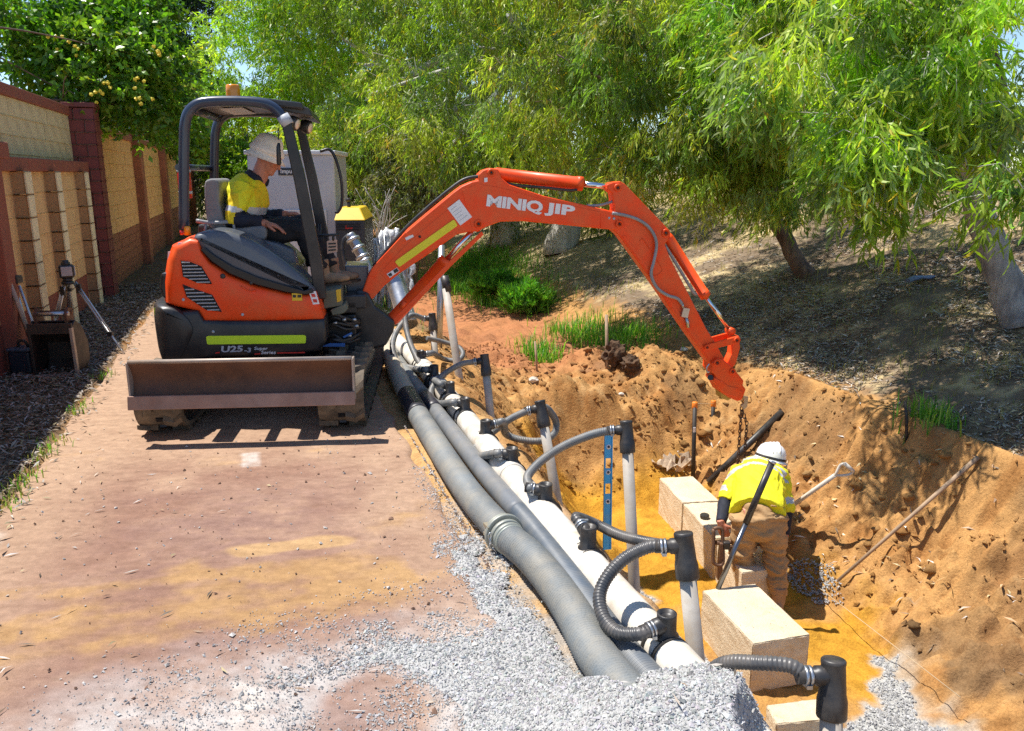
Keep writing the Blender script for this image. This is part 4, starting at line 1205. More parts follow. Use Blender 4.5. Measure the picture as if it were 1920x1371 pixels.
def clamp_ring(parent, p, d, r, w=0.014, name="hose_clamp", mat=None):
    mb = MB(); d = Vector(d).normalized(); p = Vector(p)
    for off in (-w * 0.55, w * 0.55):
        mb.tube([p + d * (off - w * 0.38), p + d * (off + w * 0.38)], r, 18)
    o = d.orthogonal().normalized()
    mb.box(p + o * r, (w * 1.3, w * 1.3, w * 1.0))
    return mb.build(name, mat or m_steel, parent, world=True)

# white header pipe
H = thing("header_pipe", "long white plastic header pipe lying between the grey hoses and the trench", "pipe", st(6, 1.24, 0))
hp = [st(s, 1.24 + 0.018 * math.sin(s * 1.3), 0.074 + 0.004 * math.sin(s * 2.1)) for s in np.arange(1.5, 13.1, 0.25)]
seg_len = 10
for a in range(0, len(hp) - 1, seg_len):
    mb = MB(); mb.tube(hp[a:min(len(hp), a + seg_len + 1)], 0.072, 28); mb.build("pipe_length", m_pvc, H, world=True)
    p = hp[min(len(hp) - 1, a + seg_len)]
    mb = MB(); mb.tube([p - AX_P * 0.11, p - AX_P * 0.10, p + AX_P * 0.10, p + AX_P * 0.11], [0.0745, 0.0785, 0.0785, 0.0745], 28); mb.build("socket", m_pvc, H, world=True)

def header_tee(u, v, turn, tall=0.085):
    """black outlet standing on the header; turn = direction of its spigot"""
    p = at_h(u, v, 0.20)
    s, t = to_st(p)
    c = st(s, 1.24, 0.13)
    mb = MB()
    mb.lathe([(0.044, 0.0), (0.044, 0.010), (0.035, 0.020), (0.034, tall), (0.034, tall + 0.006), (0.026, tall + 0.006), (0.024, tall - 0.006), (0.0, tall - 0.006)], c, (0, 0, 1), 20)
    d = Vector(turn).normalized()
    e = c + Vector((0, 0, tall * 0.62))
    mb.tube([e, e + d * 0.045, e + d * 0.05, e + d * 0.10], [0.030, 0.030, 0.025, 0.025], 16)
    # narrow shadows round the header, built as thin black saddle bands
    mb.tube([c + AX_P * -0.042 - Vector((0, 0, 0.056)), c + AX_P * -0.034 - Vector((0, 0, 0.056))], 0.0755, 26); mb.tube([c + AX_P * 0.034 - Vector((0, 0, 0.056)), c + AX_P * 0.042 - Vector((0, 0, 0.056))], 0.0755, 26)
    mb.build("outlet", m_rubber, H, world=True)
    clamp_ring(H, e + d * 0.062, d, 0.0285, 0.012)
    return e + d * 0.06, d

# two grey suction hoses beside it
HL = thing("layflat_hose", "thick grey green hose with a steel ring coupling beside the lane", "hose", st(5, 1.0, 0))
def hose_pt(px, h):
    return [at_h(u, v, h) for (u, v) in px]
px1 = [(723, 652), (746, 705), (770, 752), (805, 812), (874, 918), (945, 1000), (990, 1040), (1028, 1082), (1075, 1150)]
c1 = [st(12, 1.2, 0.07), st(9.5, 1.13, 0.07)] + hose_pt(px1, 0.072) + [st(2.25, 1.005, 0.075), st(1.9, 1.0, 0.10), st(1.5, 1.02, 0.10)]
path1 = spline(c1, 14)
def split_at(path, a, b):
    out = [p for p in path if a <= to_st(p)[0] <= b]
    return out
mb = MB(); ribbed(mb, split_at(path1, 1.4, 3.24), 0.069, 0.015, 0.0050, 28); mb.build("ribbed_length", m_layflat, HL, world=True)
mb = MB(); ribbed(mb, split_at(path1, 3.2, 5.4), 0.071, 0.018, 0.0034, 28); mb.build("smooth_length", m_layflat, HL, world=True)
mb = MB(); mb.tube(split_at(path1, 5.15, 5.75), 0.075, 28); mb.build("black_sleeve", m_blueblack, HL, world=True)
mb = MB(); ribbed(mb, split_at(path1, 5.7, 12), 0.071, 0.09, 0.006, 22, 0.018); mb.build("dusty_length", m_layflat_pale, HL, world=True)
# ring coupling with lever clamp
cq = min(path1, key=lambda p: abs(to_st(p)[0] - 3.24)); cd = Vector((-0.30, 0.95, 0)).normalized()
i0 = path1.index(cq); cd = (path1[i0 - 2] - path1[i0 + 2]).normalized()
mb = MB()
for off, rr, ww in ((0.0, 0.094, 0.010), (0.028, 0.084, 0.012), (-0.030, 0.080, 0.012), (-0.058, 0.076, 0.012), (-0.08, 0.074, 0.008)):
    mb.tube([cq + cd * (off - ww), cq + cd * (off - ww * 0.6), cq + cd * (off + ww * 0.6), cq + cd * (off + ww)], [rr - 0.004, rr, rr, rr - 0.004], 30)
mb.build("coupling_rings", M("grey_coupling", (0.30, 0.33, 0.30), 0.5, metal=0.35, dirt=(0.45, 0.4, 0.3), dirt_amt=0.4), HL, world=True)
sd = cd.cross(Vector((0, 0, 1))).normalized()
if sd.x > 0: sd = -sd
mb = MB()
for dz in (0.0, 0.045):
    base = cq + sd * 0.072 + Vector((0, 0, 0.04 - dz))
    mb.box(base + cd * 0.02, (0.022, 0.06, 0.014), Matrix.Rotation(math.atan2(cd.y, cd.x) - PI / 2, 3, 'Z'))
mb.build("lever", M("tan_steel", (0.36, 0.31, 0.22), 0.5, metal=0.5), HL, world=True)
links = []
for k in range(7):
    a = -0.15 + k * 0.30
    c = cq - cd * 0.045 + sd * math.cos(a) * 0.088 + Vector((0, 0, -math.sin(a) * 0.088 + 0.01))
    tgv = (sd * -math.sin(a) + Vector((0, 0, -math.cos(a)))).normalized()
    wv = cd if k % 2 else (sd * math.cos(a) + Vector((0, 0, -math.sin(a))))
    lk = MB()
    lk.tube([c + tgv * 0.015 * math.cos(b) + wv * 0.008 * math.sin(b) for b in [2 * PI * j / 10 for j in range(10)]], 0.003, 6, closed=True)
    lk.build("chain_link", m_steel, HL, world=True)

HL2 = thing("suction_hose", "dark grey ribbed hose squeezed between the thick hose and white pipe", "hose", st(5, 1.12, 0))
c2 = [st(12, 1.32, 0.05), st(9.0, 1.18, 0.05), st(7.5, 1.12, 0.05), st(6.2, 1.10, 0.055), st(5.0, 1.105, 0.055), st(4.0, 1.11, 0.055), st(3.3, 1.135, 0.056), st(2.8, 1.13, 0.056), st(2.35, 1.115, 0.06), st(2.0, 1.12, 0.07), st(1.6, 1.13, 0.06)]
path2 = spline(c2, 14)
mb = MB(); ribbed(mb, split_at(path2, 1.5, 3.5), 0.052, 0.013, 0.0050, 26); mb.build("ribbed_length", M("slate_hose", (0.10, 0.125, 0.155), 0.5, var=0.15, dirt=(0.3, 0.27, 0.22), dirt_amt=0.35), HL2, world=True)
mb = MB(); mb.tube(split_at(path2, 3.45, 5.35), 0.053, 24); mb.build("smooth_length", M("slate_hose_plain", (0.15, 0.165, 0.185), 0.5, var=0.15, dirt=(0.3, 0.27, 0.22), dirt_amt=0.35), HL2, world=True)
mb = MB(); mb.tube(split_at(path2, 5.25, 5.75), 0.057, 24); mb.build("black_sleeve", m_blueblack, HL2, world=True)
mb = MB(); ribbed(mb, split_at(path2, 5.7, 12), 0.053, 0.09, 0.005, 20, 0.018); mb.build("dusty_length", m_layflat, HL2, world=True)

# standpipes with black heads
SP = "well point standpipes beside the header"
def standpipe(label, top, z, bottom, port, r=0.030, head=True, stick=0.5, mat=None):
    a = at_z(top[0], top[1], z); b = at_z(bottom[0], bottom[1], z)
    ax = (a - b).normalized()
    b = b - ax * stick
    T = thing("standpipe", label, "pipe", b, 0, SP)
    mb = MB(); mb.tube([b, b.lerp(a, 0.5), a - ax * 0.10], r, 20); mb.build("pipe", mat or m_pvc_dirty, T, world=True)
    pd = Vector(port).normalized() if port else None
    if head:
        mb = MB()
        mb.lathe([(r * 1.30, -0.165), (r * 1.36, -0.16), (r * 1.36, -0.115), (r * 1.22, -0.095), (r * 1.16, -0.06), (r * 1.08, -0.012), (r * 1.12, -0.008), (r * 1.12, 0.0), (r * 1.0, 0.004), (0.0, 0.004)], a, ax, 24)
        e = a - ax * 0.045
        mb.tube([e, e + pd * 0.05, e + pd * 0.055, e + pd * 0.105], [r * 0.95, r * 0.92, r * 0.76, r * 0.76], 16)
        mb.build("head", m_rubber, T, world=True)
        clamp_ring(T, e + pd * 0.075, pd, r * 0.92, 0.012)
        return T, e + pd * 0.08, pd
    return T, None, None

def hose_thing(label, pts, r=0.0225, ribs=True, mat=None, pitch=0.0105):
    P = spline(pts, 10)
    mb = MB()
    if ribs:
        ribbed(mb, P, r, pitch, 0.0030, 14)
    else:
        mb.tube(P, r, 14)
    o = mb.build("connector_hose", mat or m_hose, None)
    return tag(o, label, "hose", "suction hoses from standpipes to header")

LEFT = Vector((-1, 0.1, 0))
# A: nearest, bottom right
T, e, d = standpipe("nearest standpipe at the photo's bottom edge, its hose running flat to the gravel", (1563, 1238), 2.3, (1556, 1420), (-1, -0.02, 0.02), 0.0315)
hose_thing("ribbed black hose crossing low in front of the big limestone block", [e, at_z(1480, 1248, 2.31), at_z(1420, 1243, 2.34), at_z(1370, 1242, 2.40), at_z(1338, 1256, 2.46), at_z(1322, 1290, 2.50), at_z(1318, 1330, 2.52)], 0.0215, mat=m_hose_clean, pitch=0.0125)
# B
T, e, d = standpipe("standpipe left of the big limestone block with a wide arching hose", (1281, 1000), 2.9, (1306, 1245), (-0.99, 0.12, -0.10), 0.0315)
te, td = header_tee(1222, 1165, (-0.9, -0.35, -0.15))
hose_thing("ribbed hose arching from the standpipe by the block down to the white pipe", [e, at_z(1215, 1026, 2.92), at_z(1172, 1047, 2.92), at_z(1140, 1080, 2.90), at_z(1124, 1118, 2.86), at_z(1132, 1158, 2.80), at_z(1158, 1186, 2.74), te + td * 0.05, te], 0.0235, mat=m_hose_clean, pitch=0.0125)
te, td = header_tee(1112, 1000, (-0.35, 0.75, 0.35), 0.10)
hose_thing("dark hose lying behind the arching hose over the yellow sand", [te, te + td * 0.05, at_z(1120, 984, 3.55), at_z(1160, 1003, 3.45), at_z(1205, 1015, 3.35), at_z(1252, 1024, 3.2), at_z(1285, 1035, 3.05)], 0.0225, mat=m_hose_clean)
# C
T, e, d = standpipe("slim standpipe rising behind the blue spirit level", (1174, 790), 4.2, (1190, 1112), (-0.98, 0.10, -0.06), 0.030)
te, td = header_tee(1020, 915, (-0.95, 0.25, 0.1))
hose_thing("grey hose bowing left from the standpipe beside the spirit level", [e, at_z(1110, 815, 4.22), at_z(1060, 835, 4.24), at_z(1018, 862, 4.22), at_z(990, 892, 4.14), at_z(992, 912, 4.02), te + td * 0.02, te], 0.0225)
# D
T, e, d = standpipe("standpipe with a capped head and two hoses midway along the trench", (1012, 752), 5.0, (1040, 912), (-0.97, 0.1, -0.2), 0.031)
ax_top = at_z(1012, 752, 5.0)
te, td = header_tee(948, 848, (-1, 0.05, 0.05))
hose_thing("hose bent in a tight loop from the capped standpipe to its near outlet", [e, at_z(955, 787, 5.0), at_z(918, 815, 4.95), at_z(893, 838, 4.86), at_z(882, 850, 4.78), at_z(893, 857, 4.7), te + td * 0.03, te], 0.0225)
te, td = header_tee(900, 795, (0.9, 0.2, 0.15))
hose_thing("hose curling round behind the capped standpipe", [te, te + td * 0.05, at_z(950, 815, 5.15), at_z(985, 826, 5.15), at_z(1018, 826, 5.16), at_z(1040, 812, 5.2), at_z(1042, 790, 5.2), at_z(1028, 768, 5.1), at_z(1016, 762, 5.03)], 0.0225)
standpipe("bare white pipe standing beside the capped standpipe", (1005, 845), 5.25, (1008, 905), None, 0.024, False, 0.4)
# E
T, e, d = standpipe("standpipe whose hose bends down at the bare pipe end, before the sand bench", (908, 665), 6.2, (922, 800), (-0.95, 0.1, -0.15), 0.031)
te, td = header_tee(868, 752, (-1, 0.1, 0.05))
hose_thing("hose sweeping low left of the standpipe before the sand bench", [e, at_z(865, 683, 6.2), at_z(835, 700, 6.2), at_z(814, 722, 6.1), at_z(808, 742, 5.95), at_z(822, 756, 5.85), te + td * 0.03, te], 0.0225)
# F and the tall leaning one
T, e, d = standpipe("standpipe under the boom cylinder with a short black head", (810, 588), 7.7, (819, 712), (-0.95, 0.1, -0.05), 0.032)
te, td = header_tee(808, 690, (-1, 0.1, 0.0))
hose_thing("grey hose loop hanging under the boom cylinder foot", [e, at_z(770, 592, 7.6), at_z(745, 620, 7.4), at_z(736, 650, 7.1), at_z(745, 678, 6.9), at_z(770, 690, 6.75), te + td * 0.02, te], 0.024)
te, td = header_tee(838, 722, (-0.8, 0.5, 0.15))
hose_thing("grey hose dropping from the boom's foot to the outlet by the tall pole", [at_z(766, 566, 7.3), at_z(760, 600, 7.2), at_z(768, 640, 7.0), at_z(785, 678, 6.75), at_z(805, 705, 6.5), te + td * 0.04, te], 0.024)
te, td = header_tee(784, 662, (0.9, 0.1, 0.1))
hose_thing("hose curling in a ring behind the tall leaning pole", [te, te + td * 0.05, at_z(832, 673, 7.4), at_z(858, 676, 7.4), at_z(868, 664, 7.5), at_z(858, 650, 7.6), at_z(830, 641, 7.6), at_z(800, 634, 7.5)], 0.022)
standpipe("tall leaning pole pipe with dark top under the boom", (833, 520), 7.0, (868, 755), None, 0.034, False, 0.5)
a = at_z(833, 518, 7.0); b = at_z(840, 548, 7.0)
mb = MB(); mb.tube([a, b], 0.0375, 20)
mb.build("sleeve", m_rubber, bpy.data.objects[[o.name for o in bpy.data.objects if o.get('label', '').startswith("tall leaning")][0]], world=True)
mb = MB(); mb.tube([at_z(828, 460, 8.3), at_z(823, 660, 8.3)], 0.035, 18)
tag(mb.build("steel_post", m_steel, None), "galvanised steel post standing behind the boom's lower cylinder", "post")
# ------------------------------------------------------------------ mini excavator
EX_LOC = Vector((-1.83, 6.0, 0.0)); EX_ROT = math.radians(9.0)
EX = thing("excavator", "orange mini excavator with open canopy parked across the lane", "excavator", EX_LOC, EX_ROT)
EXM = Matrix.Translation(EX_LOC) @ Matrix.Rotation(EX_ROT, 4, 'Z')
EXI = EXM.inverted()

def el(u, v, ly):                  # photo pixel -> machine coordinates on the plane y = ly
    o = EXI @ CAMP; d = EXI.to_3x3() @ ray(u, v)
    k = (ly - o.y) / d.y
    p = o + d * k
    return (p.x, p.z)
def el3(u, v, ly):
    x, z = el(u, v, ly)
    return Vector((x, ly, z))

m_orange = M("orange_paint", (0.95, 0.070, 0.006), 0.42, var=0.06, vscale=3, coat=0.08, spec=0.3, dirt=(0.60, 0.19, 0.06), dirt_amt=0.30, dirt_scale=7)
m_black = M("satin_black_paint", (0.016, 0.017, 0.020), 0.38, var=0.2, vscale=4, dirt=(0.11, 0.09, 0.075), dirt_amt=0.25, dirt_scale=4)
m_frame = M("blue_black_frame", (0.026, 0.038, 0.068), 0.30, var=0.15, vscale=4, coat=0.3, dirt=(0.12, 0.11, 0.10), dirt_amt=0.15)
m_hood = M("slate_hood", (0.095, 0.108, 0.130), 0.33, var=0.12, vscale=3, coat=0.2, dirt=(0.14, 0.14, 0.14), dirt_amt=0.25)
m_hood_edge = M("hood_edge_black", (0.012, 0.012, 0.014), 0.32, var=0.2)
m_dark = M("recess_black", (0.006, 0.006, 0.007), 0.7)
m_rust = M("rusty_blade", (0.105, 0.052, 0.036), 0.62, metal=0.25, var=0.3, vscale=5, dirt=(0.19, 0.085, 0.04), dirt_amt=0.45, dirt_scale=6, bump=0.003, bscale=40)
m_edge = M("worn_cutting_edge", (0.33, 0.21, 0.165), 0.55, metal=0.3, var=0.25, vscale=7, dirt=(0.30, 0.15, 0.10), dirt_amt=0.45, dirt_scale=9)
m_rail = M("worn_rail", (0.44, 0.38, 0.33), 0.5, metal=0.3, var=0.2, dirt=(0.30, 0.2, 0.14), dirt_amt=0.4)
m_track = M("muddy_track_rubber", (0.085, 0.068, 0.050), 0.8, var=0.35, vscale=9, dirt=(0.27, 0.20, 0.13), dirt_amt=0.46, dirt_scale=12, bump=0.004, bscale=50)
m_lime = M("lime_reflective", (0.62, 0.85, 0.02), 0.4, var=0.05)
m_yellow = M("yellow_reflective", (0.80, 0.72, 0.02), 0.4, var=0.05)
m_white = M("white_decal", (0.82, 0.82, 0.82), 0.45, var=0.04)
m_greytext = M("grey_decal", (0.45, 0.47, 0.5), 0.45, var=0.1)
m_reddecal = M("red_decal", (0.62, 0.03, 0.02), 0.45, var=0.05)
m_ydecal = M("yellow_decal", (0.80, 0.50, 0.02), 0.45, var=0.05)
m_blkdecal = M("black_decal", (0.02, 0.02, 0.02), 0.5)
m_seat = M("grey_seat_fabric", (0.20, 0.205, 0.22), 0.8, var=0.15, vscale=10, bump=0.002, bscale=120, dirt=(0.3, 0.28, 0.25), dirt_amt=0.3)
m_amber = M("amber_plastic", (0.85, 0.28, 0.01), 0.25, var=0.06, coat=0.3)
m_redlens = M("red_lens", (0.55, 0.02, 0.015), 0.2, coat=0.4)
m_lens = M("lamp_lens", (0.85, 0.70, 0.55), 0.15, coat=0.5)
m_hosegrey = M("hydraulic_hose_grey", (0.28, 0.28, 0.29), 0.4, var=0.15)
m_bluecloth = M("blue_strap", (0.05, 0.16, 0.45), 0.6)
m_olive = M("olive_plate", (0.14, 0.15, 0.10), 0.5, var=0.2, dirt=(0.25, 0.22, 0.16), dirt_amt=0.3)

def part(mb, name, mat, parent=None, **kw):
    return mb.build(name, mat, parent or EX, **kw)

def offset2d(pts, d):
    n = len(pts); out = []
    area = sum(a[0] * b[1] - b[0] * a[1] for a, b in zip(pts, pts[1:] + pts[:1]))
    sg = 1 if area > 0 else -1
    for i in range(n):
        a, b, c = pts[i - 1], pts[i], pts[(i + 1) % n]
        e1 = Vector((b[0] - a[0], b[1] - a[1])); e2 = Vector((c[0] - b[0], c[1] - b[1]))
        if e1.length < 1e-9 or e2.length < 1e-9:
            out.append(b); continue
        e1.normalize(); e2.normalize()
        n1 = Vector((-e1.y, e1.x)) * sg; n2 = Vector((-e2.y, e2.x)) * sg
        m = (n1 + n2)
        m = m.normalized() if m.length > 1e-6 else n1
        out.append((b[0] + m.x * d, b[1] + m.y * d))
    return out

def smooth2d(pts, n=4):
    P = [Vector((p[0], 0, p[1])) for p in pts]
    out = []
    m = len(P)
    for i in range(m):
        a, b, c, d = P[i - 1], P[i], P[(i + 1) % m], P[(i + 2) % m]
        for k in range(n):
            t = k / n
            q = 0.5 * ((2 * b) + (c - a) * t + (2 * a - 5 * b + 4 * c - d) * t * t + (3 * b - a - 3 * c + d) * t ** 3)
            out.append((q.x, q.z))
    return out

def shell(name, outline, y0, y1, mat, r=0.03, rear=None, parent=None, sharp=35):
    """side outline swept across the machine, edges rounded, tail rounded in plan"""
    secs = [(y0, r * 0.9), (y0 + r * 0.12, r * 0.42), (y0 + r * 0.45, r * 0.1), (y0 + r, 0.0)]
    mid = [y0 + r + (y1 - y0 - 2 * r) * k / 6 for k in range(1, 6)]
    secs += [(m, 0.0) for m in mid]
    secs += [(y1 - r, 0.0), (y1 - r * 0.45, r * 0.1), (y1 - r * 0.12, r * 0.42), (y1, r * 0.9)]
    mb = MB(); rings = []
    for y, ins in secs:
        o = offset2d(outline, ins) if ins > 0 else outline
        if rear:
            x0, yc, hw, kmin = rear
            a = min(1.0, abs(y - yc) / hw)
            k = kmin + (1 - kmin) * math.sqrt(max(0.0, 1 - a ** 3))
            o = [(x0 + (p[0] - x0) * k if p[0] < x0 else p[0], p[1]) for p in o]
        rings.append([(p[0], y, p[1]) for p in o])
    mb.loft(rings)
    return part(mb, name, mat, parent, sharp=sharp)

def el_out(px, ly):
    return [el(u, v, ly) for (u, v) in px]

# ---- undercarriage
for sx in (-1, 1):
    cx = 0.03 + sx * 0.585
    loop = []
    R = 0.185; hl = 0.80; zc = 0.215
    for k in range(13):
        a = -PI / 2 - PI * k / 12
        loop.append((-hl + R * math.cos(a), zc + R * math.sin(a)))
    for k in range(13):
        a = PI / 2 - PI * k / 12
        loop.append((hl + R * math.cos(a), zc + R * math.sin(a)))
    outer = loop; inner = [(p[0] * (1 - 0.03 / 0.88), zc + (p[1] - zc) * (1 - 0.028 / 0.185)) for p in loop]
    mb = MB(); n = len(loop)
    a = mb.addv([(cx - 0.15, p[0], p[1]) for p in outer]); b = mb.addv([(cx + 0.15, p[0], p[1]) for p in outer])
    c = mb.addv([(cx - 0.15, p[0], p[1]) for p in inner]); d = mb.addv([(cx + 0.15, p[0], p[1]) for p in inner])
    for i in range(n):
        j = (i + 1) % n
        for q in ((a, b), (b, d), (d, c), (c, a)):
            mb.face((q[0] + i, q[1] + i, q[1] + j, q[0] + j), False)
    tr = part(mb, "track", m_track, sharp=50)
    # chevron lugs round the belt
    per = []
    tot = 0
    for i in range(n):
        p, q = loop[i], loop[(i + 1) % n]
        per.append((tot, p, q)); tot += math.hypot(q[0] - p[0], q[1] - p[1])
    nl = 46
    lug_me = None
    for k in range(nl):
        dist = tot * k / nl
        for (t0, p, q) in per:
            L = math.hypot(q[0] - p[0], q[1] - p[1])
            if t0 <= dist < t0 + L + 1e-9:
                f = (dist - t0) / L
                pos = (p[0] + (q[0] - p[0]) * f, p[1] + (q[1] - p[1]) * f)
                tg = Vector((0, (q[0] - p[0]) / L, (q[1] - p[1]) / L)); break
        nrm = Vector((1, 0, 0)).cross(tg)
        ctr = Vector((cx, pos[0], pos[1]))
        if nrm.dot(ctr - Vector((cx, 0, zc))) < 0 and abs(pos[0]) > 0.7:
            nrm = -nrm
        if abs(pos[0]) <= 0.815:
            nrm = Vector((0, 0, 1 if pos[1] > zc else -1))
        side = -1 if k % 2 else 1
        if lug_me is None or True:
            mb = MB()
            def L3(x, y, z):
                return Vector((cx, pos[0], pos[1])) + Vector((1, 0, 0)) * x + tg * y + nrm * z
            w = 0.066
            x0, x1, x2 = 0.03 * side, 0.09 * side, 0.152 * side
            y_in, y_md, y_out = 0.0, -0.030, 0.030
            pts = [(x0, y_in), (x1, y_md), (x2, y_out)]
            for (xa, ya), (xb, yb) in zip(pts, pts[1:]):
                mb.hexa([L3(xa, ya - w / 2, -0.002), L3(xb, yb - w / 2, -0.002), L3(xb, yb + w / 2, -0.002), L3(xa, ya + w / 2, -0.002),
                         L3(xa, ya - w * 0.36, 0.030), L3(xb, yb - w * 0.36, 0.026), L3(xb, yb + w * 0.36, 0.026), L3(xa, ya + w * 0.36, 0.030)])
            mb.build("lug", m_track, tr)
            mb = MB(); mb.hexa([L3(x, y, z) for z in (-0.004, 0.010) for (x, y) in ((-0.022, -0.016), (0.022, -0.016), (0.022, 0.016), (-0.022, 0.016))])
            mb.build("core_bar", m_black, tr)
    mb = MB()
    mb.box((cx, 0, 0.21), (0.20, 1.25, 0.13))
    part(mb, "track_frame", m_black, bevel=0.02)
    for yy in (-0.78, 0.78):
        mb = MB(); mb.lathe([(0.0, -0.06), (0.10, -0.06), (0.145, -0.045), (0.145, 0.045), (0.10, 0.06), (0.0, 0.06)], (cx, yy, 0.215), (1, 0, 0), 22); part(mb, "sprocket", m_black)
    for k in range(4):
        mb = MB(); mb.lathe([(0.0, -0.07), (0.055, -0.07), (0.055, 0.07), (0.0, 0.07)], (cx, -0.42 + 0.28 * k, 0.10), (1, 0, 0), 16); part(mb, "roller", m_black)
mb = MB(); mb.box((0, 0, 0.30), (0.95, 0.62, 0.16)); part(mb, "chassis", m_black, bevel=0.03)
mb = MB(); mb.lathe([(0.0, 0.36), (0.34, 0.36), (0.36, 0.38), (0.36, 0.44), (0.34, 0.46), (0.0, 0.46)], (0, 0, 0), (0, 0, 1), 32); part(mb, "slew_ring", m_black)

# ---- dozer blade
BY = -1.125
prof = []
for k in range(9):
    a = k / 8
    prof.append((BY + 0.055 * math.sin(a * PI), 0.275 + 0.26 * a))
mb = MB()
rings = []
for x in (-0.650, 0.715):
    rings.append([(x, p[0], p[1]) for p in prof] + [(x, p[0] + 0.018, p[1]) for p in prof[::-1]])
mb.loft(rings, smooth=False)
blade = part(mb, "blade", m_rust, sharp=30)
mb = MB(); mb.tube([(-0.653, BY + 0.004, 0.542), (0.718, BY + 0.004, 0.542)], 0.014, 12); part(mb, "top_rail", m_rail, blade)
mb = MB()
mb.hexa([(-0.668, BY - 0.045, 0.245), (0.730, BY - 0.045, 0.245), (0.730, BY + 0.01, 0.241), (-0.668, BY + 0.01, 0.241),
         (-0.668, BY - 0.028, 0.330), (0.730, BY - 0.028, 0.330), (0.730, BY - 0.008, 0.330), (-0.668, BY - 0.008, 0.330)])
part(mb, "cutting_edge", m_edge, blade, bevel=0.004)
for x in (-0.657, 0.722):
    mb = MB(); mb.box((x, BY + 0.03, 0.40), (0.012, 0.085, 0.28)); part(mb, "end_plate", m_rail, blade, bevel=0.003)
for x in (-0.27, 0.27):
    mb = MB(); mb.hexa([(x - 0.05, BY + 0.085, 0.30), (x + 0.05, BY + 0.085, 0.30), (x + 0.05, -0.25, 0.22), (x - 0.05, -0.25, 0.22),
                        (x - 0.05, BY + 0.085, 0.41), (x + 0.05, BY + 0.085, 0.41), (x + 0.05, -0.25, 0.34), (x - 0.05, -0.25, 0.34)])
    part(mb, "push_arm", m_black, blade, bevel=0.008)
mb = MB(); mb.cyl((0, BY + 0.09, 0.44), (0, -0.3, 0.38), 0.035, n=14); part(mb, "blade_cylinder", m_black, blade)

# ---- revolving upper: black base and tail weight
base_px = [(303, 640), (301, 590), (312, 566), (345, 570), (362, 582), (376, 600), (430, 601), (520, 601), (610, 598), (612, 640), (600, 658), (500, 668), (400, 670), (325, 664)]
base_o = [el(u, v, -0.30 if u < 350 else -0.62) for (u, v) in base_px]
shell("base_frame", base_o, -0.64, 0.62, m_black, 0.035, rear=(-0.25, 0, 0.66, 0.66))
cw_px = [(291, 572), (301, 561), (330, 563), (350, 572), (364, 584), (372, 606), (352, 640), (330, 664), (306, 662), (297, 630)]
cw_o = smooth2d([el(u, v, -0.30) for (u, v) in cw_px], 3)
cw_o = [(p[0] - 0.006, p[1]) for p in cw_o]
shell("counterweight", cw_o, -0.655, 0.655, m_black, 0.06, rear=(-0.22, 0, 0.68, 0.62))
# orange engine cover and side pod
or_px = [(311, 520), (318, 480), (328, 456), (345, 447), (366, 450), (374, 470), (392, 492), (430, 516), (480, 536), (535, 549), (575, 552), (592, 548), (600, 572), (608, 599), (520, 603), (376, 604), (362, 584), (330, 562), (312, 556)]
or_o = [el(u, v, -0.30 if u < 340 else -0.60) for (u, v) in or_px]
shell("side_cover", or_o, -0.625, -0.20, m_orange, 0.045, rear=(-0.25, 0, 0.66, 0.62))
bon_o = [el(u, v, -0.30) for (u, v) in [(311, 520), (318, 478), (330, 456), (345, 447), (420, 447), (440, 470), (440, 600), (330, 562), (312, 556)]]
shell("engine_bonnet", bon_o, -0.21, 0.62, m_orange, 0.045, rear=(-0.25, 0, 0.66, 0.62))
hood_px = [(362, 449), (368, 438), (398, 432), (430, 436), (470, 451), (520, 481), (560, 512), (583, 536), (590, 548), (572, 552), (535, 547), (480, 533), (430, 512), (396, 489), (376, 468)]
hood_o = [el(u, v, -0.60) for (u, v) in hood_px]
shell("hood", smooth2d(hood_o, 3), -0.612, -0.23, m_hood, 0.06)
# glossy dark band along the lower edge of the hood
band_px = [(376, 469), (396, 490), (430, 513), (480, 534), (535, 548), (572, 553), (590, 549), (584, 541), (570, 545), (535, 535), (485, 520), (437, 500), (404, 480), (382, 464)]
mb = MB(); mb.prism([el(u, v, -0.63) for u, v in band_px], -0.632, -0.60); part(mb, "hood_trim", m_hood_edge, bevel=0.006)

# grilles
def grille(px, n):
    o = [el(u, v, -0.632) for u, v in px]
    mb = MB(); mb.prism(offset2d(o, -0.010), -0.630, -0.60); g = part(mb, "grille_surround", m_orange, bevel=0.006)
    mb = MB(); mb.prism(o, -0.6335, -0.61); part(mb, "grille_recess", m_dark, g)
    zs = [p[1] for p in o]; z0, z1 = min(zs), max(zs)
    for k in range(n):
        z = z0 + (z1 - z0) * (k + 0.7) / (n + 0.2)
        # the outline's span at this height
        xs = []
        for a, b in zip(o, o[1:] + o[:1]):
            if (a[1] - z) * (b[1] - z) < 0:
                xs.append(a[0] + (b[0] - a[0]) * (z - a[1]) / (b[1] - a[1]))
        if len(xs) >= 2 and max(xs) - min(xs) > 0.03:
            mb = MB(); x0, x1 = min(xs) + 0.006, max(xs) - 0.006
            mb.box(((x0 + x1) / 2, -0.637, z), (x1 - x0, 0.006, 0.006), Matrix.Rotation(0.35, 3, 'X'))
            part(mb, "slat", m_greytext, g)
grille([(339, 489), (356, 491), (378, 500), (398, 533), (371, 531), (343, 519)], 7)
grille([(342, 533), (362, 541), (398, 553), (416, 585), (386, 581), (350, 557)], 8)
